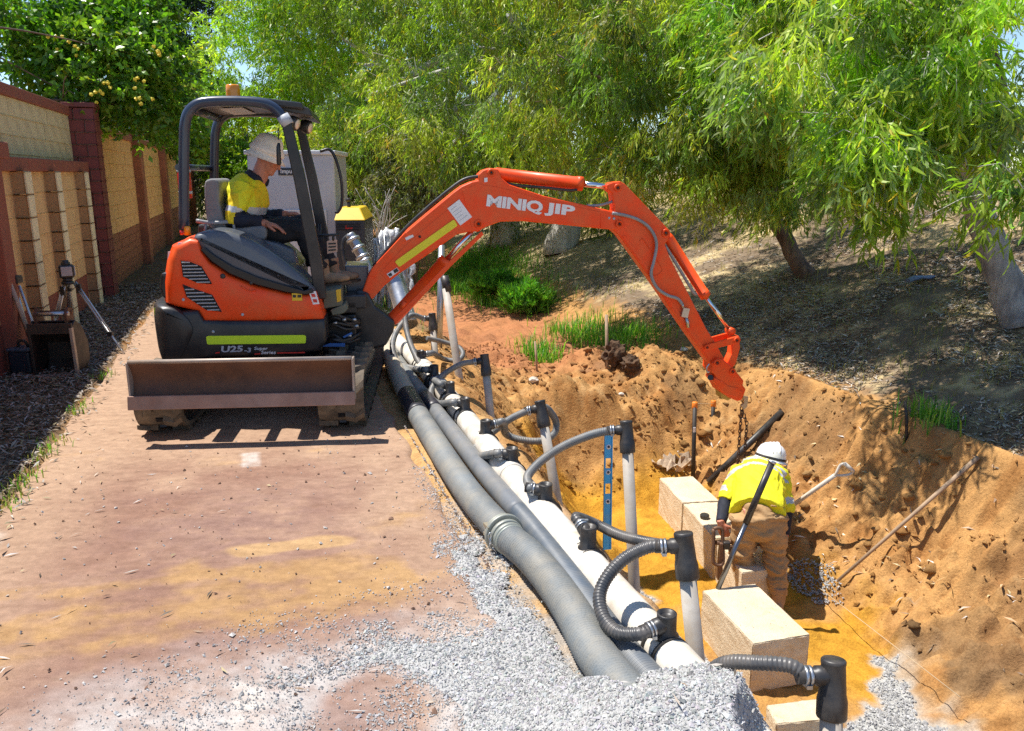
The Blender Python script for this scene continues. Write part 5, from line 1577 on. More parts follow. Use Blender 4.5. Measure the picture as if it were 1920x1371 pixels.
# tail lamp
mb = MB(); mb.prism([el(u, v, -0.45) for u, v in [(309, 508), (326, 508), (331, 535), (330, 560), (312, 555), (306, 535)]], -0.56, -0.36); lampb = part(mb, "lamp_housing", m_black, bevel=0.02)
mb = MB(); mb.prism([el(u, v, -0.565) for u, v in [(311, 525), (324, 527), (325, 537), (312, 535)]], -0.572, -0.55); part(mb, "lens", m_redlens, lampb, bevel=0.004)
mb = MB(); mb.lathe([(0, 0), (0.022, 0), (0.022, 0.05), (0.016, 0.06), (0, 0.06)], el3(352, 441, -0.52), (0, 0, 1), 14); part(mb, "amber_marker", m_amber)
mb = MB(); mb.lathe([(0, 0), (0.016, 0), (0.016, 0.02), (0, 0.026)], el3(344, 436, -0.52), (-1, 0, 0), 14); part(mb, "red_marker", m_redlens)

# flat stickers
def sticker(px, ly, mat, name="decal", thick=0.0025, parent=None):
    mb = MB(); mb.prism([el(u, v, ly) for u, v in px], ly - thick, ly + 0.004); return part(mb, name, mat, parent)
def strip(u0, v0, u1, v1, half, ly, mat, name):
    a = Vector(el(u0, v0, ly)); b = Vector(el(u1, v1, ly)); d = (b - a).normalized(); n = Vector((-d.y, d.x)) * half
    o = []
    for c, s0 in ((a, PI / 2), (b, -PI / 2)):
        for k in range(5):
            an = s0 + PI * k / 4
            r_ = half * 0.45
            base = c + d * (r_ if c is a else -r_)
            o.append(tuple(base + d * math.cos(an) * r_ + n * math.copysign(1, math.sin(an) + 1e-9) * (1 - 0.45) + n * 0.45 * math.sin(an)))
    mb = MB(); mb.prism(o, ly - 0.003, ly + 0.006); return part(mb, name, mat)
strip(387, 638, 574, 636, 0.029, -0.643, m_lime, "reflective_strip")
strip(289, 585, 303, 585, 0.030, -0.50, m_lime, "reflective_strip")
sticker([(547, 550), (566, 550), (567, 564), (548, 564)], -0.627, m_ydecal)
sticker([(549, 553), (555, 553), (555, 558), (549, 558)], -0.6297, m_blkdecal); sticker([(558, 553), (565, 553), (565, 558), (558, 558)], -0.6297, m_blkdecal)
sticker([(579, 547), (592, 546), (599, 570), (587, 571)], -0.627, m_white)
sticker([(583, 551), (590, 551), (592, 557), (585, 557)], -0.6297, m_reddecal); sticker([(586, 561), (594, 561), (595, 567), (588, 567)], -0.6297, m_reddecal)
sticker([(334, 455), (351, 454), (348, 467), (332, 468)], -0.60, m_white); sticker([(340, 457), (349, 456), (347, 465), (338, 466)], -0.603, m_greytext)
sticker([(315, 472), (324, 471), (321, 490), (314, 491)], -0.53, m_white)
for (u, v, rr) in ((418, 518, 0.017), (471, 531, 0.012), (344, 562, 0.010), (455, 590, 0.010), (522, 517, 0.009), (400, 622, 0.010)):
    mb = MB(); mb.lathe([(0, 0), (rr, 0), (rr, 0.006), (rr * 0.6, 0.010), (0, 0.010)], el3(u, v, -0.624 if v < 600 else -0.64), (0, -1, 0), 14); part(mb, "bolt", m_black if v < 560 else m_greytext)
# moulded handle recess
mb = MB(); mb.tube(spline([el3(452, 537, -0.627), el3(466, 545, -0.629), el3(480, 545, -0.628)], 5), 0.006, 8); part(mb, "handle", m_orange)

def ex_text(body, u0, v0, u1, v1, size_px, ly, mat, name="lettering", **kw):
    """text whose baseline runs from pixel to pixel on the plane y = ly (facing -y)"""
    a = el3(u0, v0, ly); b = el3(u1, v1, ly)
    x = (b - a).normalized(); y = Vector((0, -1, 0)).cross(x); y = -y if y.z < 0 else y
    z = x.cross(y)
    sc_ = (el3(u0, v0 - size_px, ly) - a).length
    o = text_mesh(body, 1.0, mat, name, EX, Matrix.Identity(4), **kw)
    xs = [v.co.x for v in o.data.vertices]; ys = [v.co.y for v in o.data.vertices]
    w = max(xs) - min(xs); h = max(ys) - min(ys)
    Mx = basis(a, x, y, z) @ Matrix.Diagonal(((b - a).length / w, sc_ / h, 1, 1)) @ Matrix.Translation((-min(xs), -min(ys), 0))
    o.data.transform(Mx)
    return o
ex_text("U25", 415, 661, 456, 660, 12, -0.646, m_greytext, bold=0.035, shear=0.12)
ex_text("-3", 458, 661, 471, 661, 9, -0.646, m_greytext, bold=0.03, shear=0.12)
ex_text("Super", 477, 658, 502, 658, 7.5, -0.646, m_white, bold=0.01, shear=0.1)
ex_text("Series", 490, 664, 517, 664, 6.5, -0.646, m_white, bold=0.01, shear=0.1)
for (u0, u1, v) in ((404, 412, 662), (477, 488, 664), (520, 572, 662)):
    sticker([(u0, v - 1), (u1, v - 2), (u1, v + 0.3), (u0, v + 1)], -0.645, m_reddecal)

# ---- cab floor, seat, controls
mb = MB()
fz = 0.80
mb.box((0.26, 0.20, fz - 0.05), (0.92, 0.82, 0.10)); part(mb, "floor_plate", m_black, bevel=0.01)
mb = MB(); mb.box((0.15, 0.21, 0.71), (1.0, 0.84, 0.09)); part(mb, "floor_frame", m_black, bevel=0.01)
mb = MB()
bk = [el(u, v, -0.05) for u, v in [(404, 425), (396, 400), (393, 350), (398, 337), (412, 335), (420, 342), (421, 380), (430, 410), (432, 426)]]
mb.prism(smooth2d(bk, 2), -0.24, 0.24); seat = part(mb, "seat_back", m_seat, bevel=0.03, seg=3)
mb = MB()
cu = [el(u, v, -0.05) for u, v in [(398, 428), (500, 420), (508, 428), (505, 446), (400, 450)]]
mb.prism(cu, -0.25, 0.25); part(mb, "seat_cushion", m_seat, bevel=0.025, seg=3)
mb = MB(); mb.tube(spline([el3(368, 414, -0.27), el3(398, 418, -0.27), el3(440, 415, -0.27)], 5), 0.014, 10); mb.tube([el3(386, 418, -0.27), el3(384, 440, -0.27)], 0.010, 8); mb.tube([el3(437, 416, -0.27), el3(441, 440, -0.27)], 0.010, 8); part(mb, "armrest", m_hosegrey)
mb = MB(); mb.prism([el(u, v, -0.2) for u, v in [(372, 420), (440, 426), (520, 470), (560, 505), (560, 560), (372, 560)]], -0.23, 0.58); part(mb, "seat_base", m_black, bevel=0.02)
mb = MB(); mb.prism([el(u, v, -0.25) for u, v in [(478, 446), (520, 455), (552, 468), (560, 500), (530, 500), (480, 470)]], -0.30, -0.16); part(mb, "control_console", m_hood, bevel=0.015)
mb = MB(); mb.tube(spline([el3(566, 432, 0.0), el3(572, 460, 0.0), el3(578, 500, 0.0)], 5), 0.014, 8); mb.tube([el3(560, 418, 0.0), el3(566, 434, 0.0)], [0.024, 0.02], 10); part(mb, "travel_lever", m_black)
mb = MB(); mb.tube([el3(600, 420, 0.25), el3(602, 520, 0.25)], 0.012, 8); part(mb, "front_lever", m_black)
# footrest and the box with a yellow tag
mb = MB(); mb.prism([el(u, v, -0.35) for u, v in [(607, 545), (640, 540), (643, 572), (607, 578)]], -0.38, 0.2); part(mb, "step_box", m_olive, bevel=0.006)
sticker([(630, 544), (639, 542), (640, 564), (632, 567)], -0.383, m_ydecal)
mb = MB(); mb.prism([el(u, v, -0.35) for u, v in [(620, 580), (648, 568), (653, 578), (645, 586), (624, 590)]], -0.39, -0.2); part(mb, "step_bracket", m_olive, bevel=0.006)

# ---- canopy
near_px = [(345, 430), (345, 300), (346, 240), (352, 214), (368, 197), (392, 191), (440, 190), (480, 192), (505, 198), (522, 210), (533, 228)]
nt_ = [el3(u, v, -0.50) for u, v in near_px]
tubep = spline([nt_[0], nt_[1], nt_[2]], 6)[:-1] + spline(nt_[2:], 6)
for sy, nm in ((1, "canopy_tube"), (-1, "canopy_tube")):
    mb = MB(); mb.tube([(p.x, p.y * sy, p.z) for p in tubep], 0.034, 16); part(mb, nm, m_frame)
zt = max(p.z for p in tubep)
x_rear = tubep[0].x
mb = MB(); mb.tube([(x_rear, -0.5, 1.72), (x_rear, 0.5, 1.72)], 0.022, 12); part(mb, "cross_tube", m_frame)
mb = MB(); mb.tube([(x_rear + 0.10, -0.5, zt - 0.05), (x_rear + 0.10, 0.5, zt - 0.05)], 0.026, 12); part(mb, "cross_tube", m_frame)
# front posts
fp_near = [el(u, v, -0.50) for u, v in [(524, 214), (545, 222), (572, 330), (606, 500), (612, 560), (590, 560), (582, 500), (552, 340), (530, 240)]]
for sy in (1, -1):
    mb = MB(); mb.prism(fp_near, -0.50 * sy - 0.028, -0.50 * sy + 0.028); part(mb, "front_post", m_black, bevel=0.008)
mb = MB(); cpos = el3(534, 226, -0.50); mb.tube([cpos + Vector((-0.015, 0, 0.03)), cpos + Vector((0.02, 0, -0.03))], 0.042, 18); part(mb, "post_clamp", m_greytext)
# roof
rx0 = tubep[18].x - 0.12
roof_o = [(x_rear + 0.05, zt - 0.035), (x_rear + 0.22, zt + 0.02), (0.05, zt + 0.035), (0.36, zt + 0.0), (0.37, zt - 0.045), (0.05, zt - 0.01), (x_rear + 0.22, zt - 0.02)]
mb = MB(); mb.prism(roof_o, -0.47, 0.47); roof = part(mb, "roof_panel", m_black, bevel=0.012)
vis_o = [(0.22, zt + 0.012), (0.40, zt - 0.030), (0.42, zt - 0.085), (0.36, zt - 0.075), (0.22, zt - 0.05)]
mb = MB(); mb.prism(vis_o, -0.42, 0.42); part(mb, "visor", m_black, roof, bevel=0.008)
mb = MB(); mb.prism([(x_rear + 0.25, zt - 0.035), (-0.05, zt - 0.025), (-0.05, zt - 0.021), (x_rear + 0.25, zt - 0.031)], -0.3, 0.3); part(mb, "roof_liner", m_greytext, roof)
for (u, v, ly) in ((556, 230, -0.36), (580, 237, -0.02)):
    c = el3(u, v, ly)
    mb = MB(); mb.lathe([(0, -0.03), (0.040, -0.03), (0.048, 0.0), (0.048, 0.035), (0.04, 0.04), (0, 0.04)], c + Vector((-0.03, 0, 0.0)), (0.9, -0.35, -0.3), 20); lp = part(mb, "work_lamp", m_black)
    mb = MB(); mb.lathe([(0, 0.041), (0.036, 0.041), (0.030, 0.047), (0, 0.050)], c + Vector((-0.03, 0, 0.0)), (0.9, -0.35, -0.3), 20); part(mb, "lens", m_lens, lp)
bc = el3(438, 186, -0.1); bc.z = zt + 0.03
mb = MB(); mb.lathe([(0, 0), (0.052, 0), (0.052, 0.02), (0.048, 0.022)], bc, (0, 0, 1), 24); bea = part(mb, "beacon_base", m_black)
mb = MB(); mb.lathe([(0.047, 0.02), (0.049, 0.03), (0.047, 0.04), (0.049, 0.05), (0.047, 0.06), (0.049, 0.07), (0.047, 0.08), (0.046, 0.105), (0.04, 0.112), (0, 0.113)], bc, (0, 0, 1), 24); part(mb, "beacon", m_amber)
# strap with cord hanging from the front corner
mb = MB(); mb.tube([el3(523, 240, -0.50), el3(522, 262, -0.50)], 0.004, 6); mb.tube([el3(523, 268, -0.50), el3(522, 275, -0.50), el3(523, 306, -0.50), el3(523, 310, -0.50)], [0.008, 0.014, 0.016, 0.010], 10); part(mb, "hanging_strap", m_black)
# grab rail on the far front post
mb = MB(); mb.tube(spline([el3(600, 284, 0.5), el3(618, 281, 0.5), el3(630, 300, 0.5), el3(640, 340, 0.5), el3(641, 380, 0.5), el3(634, 397, 0.5), el3(628, 398, 0.5)], 6), 0.012, 8); part(mb, "grab_rail", m_black)
# small plate on a bracket
mb = MB(); mb.tube([el3(598, 442, -0.1), el3(636, 440, -0.1)], 0.010, 8); mb.tube([el3(625, 440, -0.1), el3(625, 452, -0.1)], 0.01, 8); part(mb, "plate_bracket", m_black)
mb = MB(); mb.prism([el(u, v, -0.1) for u, v in [(613, 452), (632, 449), (633, 472), (614, 476)]], -0.108, -0.098); pl = part(mb, "tag_plate", M("pink_plate", (0.52, 0.33, 0.24), 0.6, var=0.1))
for k in range(3):
    v0 = 456 + k * 6
    sticker([(616, v0), (630, v0 - 1), (630, v0 + 2), (616, v0 + 3)], -0.109, m_blkdecal, "print_line", 0.001, pl)
# fire extinguisher on the rear post
c = el3(349, 372, -0.43)
mb = MB(); mb.lathe([(0, 0), (0.04, 0), (0.043, 0.01), (0.043, 0.20), (0.03, 0.225), (0.012, 0.235), (0.012, 0.26), (0, 0.26)], c, (0, 0, 1), 18); fe = part(mb, "fire_extinguisher", m_redlens)
for dz in (0.03, 0.17):
    mb = MB(); mb.lathe([(0.0435, dz), (0.045, dz), (0.045, dz + 0.018), (0.0435, dz + 0.018)], c, (0, 0, 1), 18); part(mb, "strap", m_greytext, fe)

# ---- swing post and the machinery before it
post_px = [(668, 545), (690, 548), (704, 574), (720, 585), (741, 603), (738, 622), (724, 648), (696, 656), (660, 656), (655, 620), (660, 580)]
mb = MB(); mb.prism([el(u, v, -0.10) for u, v in post_px], -0.11, 0.11); part(mb, "swing_post", m_black, bevel=0.02)
mb = MB(); mb.prism([el(u, v, -0.1) for u, v in [(606, 590), (668, 585), (672, 655), (640, 662), (606, 655)]], -0.20, 0.20); part(mb, "front_frame", m_black, bevel=0.015)
rk = random.Random(5)
for k in range(9):
    v0 = 588 + k * 7
    P = spline([el3(606, v0 + rk.uniform(-6, 6), -0.24), el3(625, v0 + rk.uniform(-14, 10), -0.30 + rk.uniform(-.03, .03)), el3(650, v0 + rk.uniform(-10, 12), -0.27), el3(676, v0 * 0.6 + 610 * 0.4 + rk.uniform(-8, 8), -0.17)], 6)
    mb = MB(); mb.tube(P, 0.012, 8); part(mb, "hydraulic_hose", m_rubber if k % 3 else m_black)
for (u, v, c_) in ((628, 606, m_steel), (645, 600, m_steel), (668, 612, m_steel), (664, 600, m_steel), (655, 630, m_steel)):
    mb = MB(); mb.tube([el3(u - 4, v, -0.31), el3(u + 4, v - 1, -0.31)], 0.012, 6); part(mb, "hose_fitting", c_)
mb = MB(); mb.prism([el(u, v, -0.31) for u, v in [(602, 649), (618, 643), (647, 643), (647, 649)]], -0.33, -0.315); part(mb, "blue_strap", m_bluecloth)
mb = MB(); mb.prism([el(u, v, -0.31) for u, v in [(643, 630), (660, 622), (661, 625), (645, 633)]], -0.33, -0.315); part(mb, "blue_strap", m_bluecloth)
mb = MB(); mb.prism([el(u, v, 0.0) for u, v in [(645, 500), (690, 500), (690, 560), (650, 560)]], 0.06, 0.4); part(mb, "front_guard", m_hood, bevel=0.012)

# ---- boom
BH = 0.085
boom_px = [(670, 563), (673, 553), (680, 546), (690, 517), (699, 501), (754, 441), (800, 402), (851, 360), (866, 349), (884, 341), (897, 338), (897, 327), (906, 319), (919, 315), (934, 317), (941, 334), (955, 346), (1019, 367), (1136, 393), (1150, 397), (1168, 408), (1170, 424), (1160, 432), (1125, 429), (1046, 421), (979, 415), (938, 416), (911, 426), (896, 434), (880, 435), (857, 440), (802, 478), (748, 514), (721, 536), (702, 557), (690, 571), (681, 575), (674, 571)]
mb = MB(); mb.prism([el(u, v, -BH) for u, v in boom_px], -BH, BH); boom = part(mb, "boom", m_orange, bevel=0.012, seg=3)
# raised side plate at the boss, cover plates
rib_px = [(866, 356), (897, 345), (940, 352), (1019, 374), (1128, 398), (1126, 424), (1046, 416), (979, 409), (935, 409), (905, 421), (885, 428)]
mb = MB(); mb.prism([el(u, v, -BH - 0.004) for u, v in rib_px], -BH - 0.004, -BH + 0.004); part(mb, "side_plate", m_orange, boom, bevel=0.003)
low_px = [(712, 512), (760, 460), (800, 425), (840, 393), (862, 420), (845, 435), (800, 468), (748, 505), (724, 524)]
mb = MB(); mb.prism([el(u, v, -BH - 0.003) for u, v in low_px], -BH - 0.003, -BH + 0.004); part(mb, "side_plate", m_orange, boom, bevel=0.002)
mb = MB(); mb.prism([el(u, v, -BH - 0.004) for u, v in [(691, 517), (699, 501), (760, 436), (766, 444), (709, 504), (703, 520)]], -BH - 0.005, -BH + 0.004); part(mb, "cover_plate", m_orange, boom, bevel=0.003)
mb = MB(); mb.prism([el(u, v, -BH - 0.004) for u, v in [(1126, 394), (1136, 395), (1148, 399), (1152, 430), (1126, 428)]], -BH - 0.008, -BH + 0.004); part(mb, "end_plate", m_orange, boom, bevel=0.003)
def pin(u, v, ly, r_=0.026, mat=m_orange, name="pin_boss", parent=None, depth=0.012):
    mb = MB(); mb.lathe([(0, 0), (r_, 0), (r_, depth), (r_ * 0.72, depth + 0.004), (r_ * 0.55, depth), (r_ * 0.55, depth - 0.004), (0, depth - 0.004)], el3(u, v, ly), (0, -1, 0), 20)
    o = part(mb, name, mat, parent)
    mb = MB(); mb.lathe([(0, 0), (r_ * 0.3, 0), (r_ * 0.3, depth + 0.004), (0, depth + 0.006)], el3(u, v, ly), (0, -1, 0), 14); part(mb, "pin", m_black, parent or EX)
    return o
for (u, v, r_) in ((679, 563, 0.030), (897, 420, 0.034), (921, 324, 0.030)):
    pin(u, v, -BH, r_, parent=boom)
for (u, v) in ((689, 554), (787, 444), (1142, 409), (1151, 410)):
    mb = MB(); mb.lathe([(0, 0), (0.010, 0), (0.010, 0.006), (0, 0.008)], el3(u, v, -BH - 0.004), (0, -1, 0), 12); part(mb, "bolt", m_greytext if u > 1100 else m_black, boom)
strip(744, 496, 855, 417, 0.027, -BH - 0.0075, m_yellow, "reflective_strip")
sticker([(839, 391), (861, 374), (885, 407), (863, 423)], -BH - 0.0045, m_white)
for k in range(5):
    t0 = 0.15 + k * 0.16
    a = Vector((839, 391)).lerp(Vector((863, 423)), t0); b = Vector((861, 374)).lerp(Vector((885, 407)), t0)
    a2 = a.lerp(b, 0.12); b2 = a.lerp(b, 0.6 + 0.28 * ((k * 37) % 10) / 10); n_ = Vector((0.5, 0.75))
    sticker([tuple(a2), tuple(b2), tuple(b2 + n_), tuple(a2 + n_)], -BH - 0.0073, m_greytext, "print_line", 0.0008)
sticker([(725, 514), (744, 502), (749, 508), (731, 521)], -BH - 0.006, m_white); sticker([(737, 507), (744, 503), (748, 508), (740, 513)], -BH - 0.009, m_blkdecal, thick=0.001)
sticker([(727, 515), (733, 511), (736, 516), (731, 519)], -BH - 0.009, m_blkdecal, thick=0.001)
sticker([(759, 446), (774, 440), (776, 444), (762, 451)], -BH - 0.006, m_white)
sticker([(908, 334), (914, 333), (914, 341), (908, 342)], -BH - 0.0045, m_white)
ex_text("MINIQ", 911, 390.5, 1016, 403.5, 26, -BH - 0.0085, m_white, bold=0.045, spacing=0.96)
ex_text("JIP", 1020, 404, 1076, 411, 25, -BH - 0.0085, m_white, bold=0.045)
# hose along the top of the boom
P = spline([el3(700, 500, -0.05), el3(752, 437, -0.05), el3(800, 391, -0.05), el3(850, 350, -0.05), el3(875, 335, -0.05), el3(905, 330, -0.06)], 6)
mb = MB(); mb.tube(P, 0.013, 8); part(mb, "boom_hose", m_rubber)
P = spline([el3(940, 341, -0.05), el3(970, 348, -0.05), el3(1020, 352, -0.05), el3(1066, 357, -0.05), el3(1082, 356, -0.05)], 6)
mb = MB(); mb.tube(P, 0.011, 8); part(mb, "cylinder_hose", m_rubber)

def cylinder(a, b, c, ly, rb, rr, nm):
    """barrel from a to b, rod on to c (photo pixels)"""
    A, B, Cc = el3(*a, ly), el3(*b, ly), el3(*c, ly)
    d = (B - A).normalized()
    mb = MB(); mb.tube([A, A + d * 0.03, B - d * 0.05, B - d * 0.05, B, B], [rb * 0.8, rb, rb, rb * 1.10, rb * 1.10, rb * 0.6], 22); o = part(mb, nm, m_orange)
    mb = MB(); mb.tube([B - d * 0.03, Cc], rr, 16); part(mb, "rod", m_chrome, o)
    mb = MB(); mb.lathe([(0, -0.045), (rb * 0.72, -0.045), (rb * 0.72, 0.045), (0, 0.045)], Cc, (0, 1, 0), 18); part(mb, "rod_eye", m_orange, o)
    return o
cylinder((733, 603), (838, 487), (893, 425), -0.02, 0.052, 0.023, "boom_cylinder")
mb = MB(); mb.prism([el(u, v, -0.07) for u, v in [(731, 604), (740, 609), (800, 548), (845, 500), (907, 440), (903, 434), (838, 494), (790, 545)]], -0.075, -0.055); part(mb, "cylinder_guard", m_orange, bevel=0.004)
mb = MB(); mb.tube([el3(752, 578, -0.07), el3(760, 566, -0.07)], 0.020, 10); part(mb, "cylinder_port", m_orange)
cylinder((924, 326), (1092, 345), (1156, 352), 0.0, 0.050, 0.022, "arm_cylinder")
pin(1158, 352, -0.07, 0.030)

# ---- arm
AH = 0.07
arm_px = [(1138, 346), (1149, 342), (1163, 340), (1172, 345), (1252, 428), (1258, 440), (1252, 452), (1247, 458), (1256, 482), (1325, 617), (1340, 640), (1358, 673), (1350, 684), (1336, 687), (1329, 680), (1290, 626), (1220, 524), (1160, 441), (1147, 430), (1150, 412), (1152, 390), (1148, 362), (1138, 356)]
mb = MB(); mb.prism([el(u, v, -AH) for u, v in arm_px], -AH, AH); arm = part(mb, "arm", m_orange, bevel=0.010, seg=3)
mb = MB(); mb.prism([el(u, v, -AH - 0.003) for u, v in [(1166, 442), (1222, 520), (1292, 622), (1330, 674), (1332, 668), (1296, 618), (1228, 520), (1172, 442)]], -AH - 0.006, -AH + 0.003); part(mb, "edge_rib", m_orange, arm)
# stamped outline on the arm's side
P = [el3(1199, 452, -AH - 0.002), el3(1203, 449, -AH - 0.002), el3(1208, 452, -AH - 0.002), el3(1238, 498, -AH - 0.002), el3(1240, 510, -AH - 0.002), el3(1230, 517, -AH - 0.002), el3(1222, 512, -AH - 0.002)]
mb = MB(); mb.tube(spline(P, 5), 0.004, 6); part(mb, "stamped_rib", m_orange, arm)
pin(1161, 420, -BH - 0.008, 0.030); pin(1248, 437, -AH, 0.034)
cylinder((1250, 441), (1323, 556), (1369, 620), 0.0, 0.042, 0.019, "bucket_cylinder")
P = spline([el3(1148, 400, -AH - 0.03), el3(1172, 404, -AH - 0.03), el3(1196, 412, -AH - 0.03), el3(1214, 424, -AH - 0.03), el3(1227, 442, -AH - 0.03), el3(1231, 462, -AH - 0.03), el3(1226, 490, -AH - 0.03), el3(1221, 510, -AH - 0.03), el3(1224, 526, -AH - 0.03), el3(1234, 542, -AH - 0.03), el3(1252, 554, -AH - 0.03), el3(1270, 560, -AH - 0.03), el3(1279, 570, -AH - 0.03)], 6)
mb = MB(); mb.tube(P, 0.013, 10); part(mb, "arm_hose", m_hosegrey)
mb = MB(); mb.box(el3(1284, 586, -AH - 0.015), (0.055, 0.04, 0.075), Matrix.Rotation(0.2, 3, 'Y')); mb.tube([el3(1279, 569, -AH - 0.02), el3(1281, 578, -AH - 0.02)], 0.012, 8); mb.tube([el3(1287, 596, -AH - 0.02), el3(1291, 614, -AH - 0.02)], 0.014, 8); part(mb, "shutoff_valve", m_steel)
P = spline([el3(1247, 460, -0.03), el3(1262, 485, -0.04), el3(1280, 515, -0.04), el3(1300, 548, -0.04), el3(1306, 552, -0.03)], 6)
mb = MB(); mb.tube(P, 0.012, 8); part(mb, "cylinder_hose", m_hosegrey)
P = spline([el3(1100, 386, -0.02), el3(1125, 385, -0.04), el3(1152, 377, -0.03)], 6)
mb = MB(); mb.tube(P, 0.011, 8); part(mb, "boom_end_hose", m_hosegrey)
# bucket linkage and hitch
def link_bar(a, b, ly, w0, w1, nm, y0, y1):
    A, B = Vector(el(*a, ly)), Vector(el(*b, ly)); d = (B - A).normalized(); n = Vector((-d.y, d.x))
    o = []
    for c, w, s0 in ((A, w0, PI / 2), (B, w1, -PI / 2)):
        for k in range(7):
            an = s0 + PI * k / 6
            o.append(tuple(c + d * math.cos(an) * w + n * math.sin(an) * w))
    mb = MB(); mb.prism(o, y0, y1); return part(mb, nm, m_orange, bevel=0.004)
for y0, y1 in ((-0.095, -0.072), (0.072, 0.095)):
    link_bar((1325, 651), (1381, 637), -0.08, 0.024, 0.030, "guide_link", y0, y1)
mb = MB(); mb.prism([el(u, v, -0.05) for u, v in [(1372, 630), (1386, 630), (1388, 652), (1380, 682), (1372, 692), (1362, 688), (1364, 680), (1372, 664), (1374, 646)]], -0.05, 0.05); part(mb, "bucket_link", m_orange, bevel=0.006)
pin(1381, 638, -0.096, 0.026); pin(1325, 651, -0.096, 0.022)
hitch_px = [(1334, 680), (1344, 671), (1356, 674), (1376, 692), (1394, 714), (1392, 722), (1398, 730), (1390, 750), (1382, 752), (1364, 744), (1352, 736), (1345, 722), (1338, 714), (1342, 706), (1333, 696)]
mb = MB(); mb.prism([el(u, v, -0.09) for u, v in hitch_px], -0.10, 0.10); hitch = part(mb, "quick_hitch", m_orange, bevel=0.008)
mb = MB(); mb.prism([el(u, v, -0.104) for u, v in [(1338, 708), (1352, 714), (1366, 724), (1384, 728), (1394, 736), (1388, 748), (1360, 738), (1342, 724)]], -0.108, -0.096); part(mb, "hitch_plate", m_orange, hitch, bevel=0.004)
pin(1344, 680, -0.10, 0.030, parent=hitch); pin(1373, 696, -0.10, 0.026, parent=hitch)
mb = MB(); mb.prism([el(u, v, -0.08) for u, v in [(1352, 736), (1360, 741), (1372, 748), (1366, 752), (1354, 748)]], -0.07, 0.05); part(mb, "hitch_wedge", M("yellow_wedge", (0.55, 0.36, 0.05), 0.5, dirt=(0.3, 0.2, 0.1), dirt_amt=0.4), hitch, bevel=0.003)
mb = MB(); mb.tube([el3(1332, 708, -0.06), el3(1332, 708, 0.06)], 0.024, 16); part(mb, "hitch_pin", m_black, hitch)
P = spline([el3(1330, 682, -0.11), el3(1325, 690, -0.115), el3(1326, 698, -0.115), el3(1330, 697, -0.115)], 5)
mb = MB(); mb.tube(P, 0.006, 8); part(mb, "safety_clip", m_steel, hitch)
mb = MB(); mb.prism([el(u, v, 0.0) for u, v in [(1392, 742), (1402, 744), (1400, 762), (1394, 768), (1388, 760), (1394, 756)]], -0.015, 0.015); part(mb, "lifting_eye", M("worn_hook", (0.5, 0.38, 0.24), 0.5, metal=0.4), hitch, bevel=0.003)

# the undercarriage stands a little off square to the upper works
for o in list(EX.children):
    if o.name.split('.')[0] in ("track", "track_frame", "sprocket", "roller", "chassis", "slew_ring", "blade"):
        o.rotation_euler = (0, 0, math.radians(-4.0))
# ------------------------------------------------------------------ people
def ellipsoid(mb, c, r, R=None, n=14, m=10):
    R = R if R is not None else Matrix.Identity(3)
    c = Vector(c)
    rings = []
    top = mb.addv([c + R @ Vector((0, 0, r[2]))])
    for i in range(1, m):
        a = PI * i / m
        rings.append(mb.addv([c + R @ Vector((r[0] * math.sin(a) * math.cos(2 * PI * j / n), r[1] * math.sin(a) * math.sin(2 * PI * j / n), r[2] * math.cos(a))) for j in range(n)]))
    bot = mb.addv([c + R @ Vector((0, 0, -r[2]))])
    for j in range(n):
        mb.face((top, rings[0] + j, rings[0] + (j + 1) % n), True)
        mb.face((bot, rings[-1] + (j + 1) % n, rings[-1] + j), True)
    for a, b in zip(rings, rings[1:]):
        for j in range(n):
            mb.face((a + j, b + j, b + (j + 1) % n, a + (j + 1) % n), True)

def organic(name, mb, voxel, mats, parent, classify=None, smooth=6, fac=0.6, wrinkle=None):
    """weld overlapping closed shapes into one continuous skin"""
    tmp = mb.build("tmp_" + name, mats[0], parent, world=True)
    r_ = tmp.modifiers.new("remesh", 'REMESH'); r_.mode = 'VOXEL'; r_.voxel_size = voxel
    s_ = tmp.modifiers.new("smooth", 'SMOOTH'); s_.iterations = smooth; s_.factor = fac
    dg = bpy.context.evaluated_depsgraph_get(); dg.update()
    me = bpy.data.meshes.new_from_object(tmp.evaluated_get(dg))
    old = tmp.data
    bpy.data.objects.remove(tmp); bpy.data.meshes.remove(old)
    me.name = name
    me.materials.clear()
    for m in mats:
        me.materials.append(m)
    n = len(me.polygons)
    me.polygons.foreach_set('use_smooth', np.ones(n, bool))
    Mx = parent.matrix_basis
    if wrinkle:
        co = np.zeros(len(me.vertices) * 3, np.float32); me.vertices.foreach_get('co', co); co = co.reshape(-1, 3)
        nr = np.zeros(len(me.vertices) * 3, np.float32); me.vertices.foreach_get('normal', nr); nr = nr.reshape(-1, 3)
        amp, sx, sz, seed = wrinkle
        w = fbm(co[:, 0] * sx + co[:, 1] * sx * 0.7, co[:, 2] * sz + 3 * fbm(co[:, 0] * 6, co[:, 2] * 6, 2, seed + 3), 3, seed) - 0.5
        co = co + nr * (w * amp * 2)[:, None]
        me.vertices.foreach_set('co', co.ravel())
    if classify:
        idx = np.zeros(n, np.int32)
        for i, p in enumerate(me.polygons):
            idx[i] = classify(Mx @ p.center)
        me.polygons.foreach_set('material_index', idx)
    me.update()
    return link(name, me, parent)

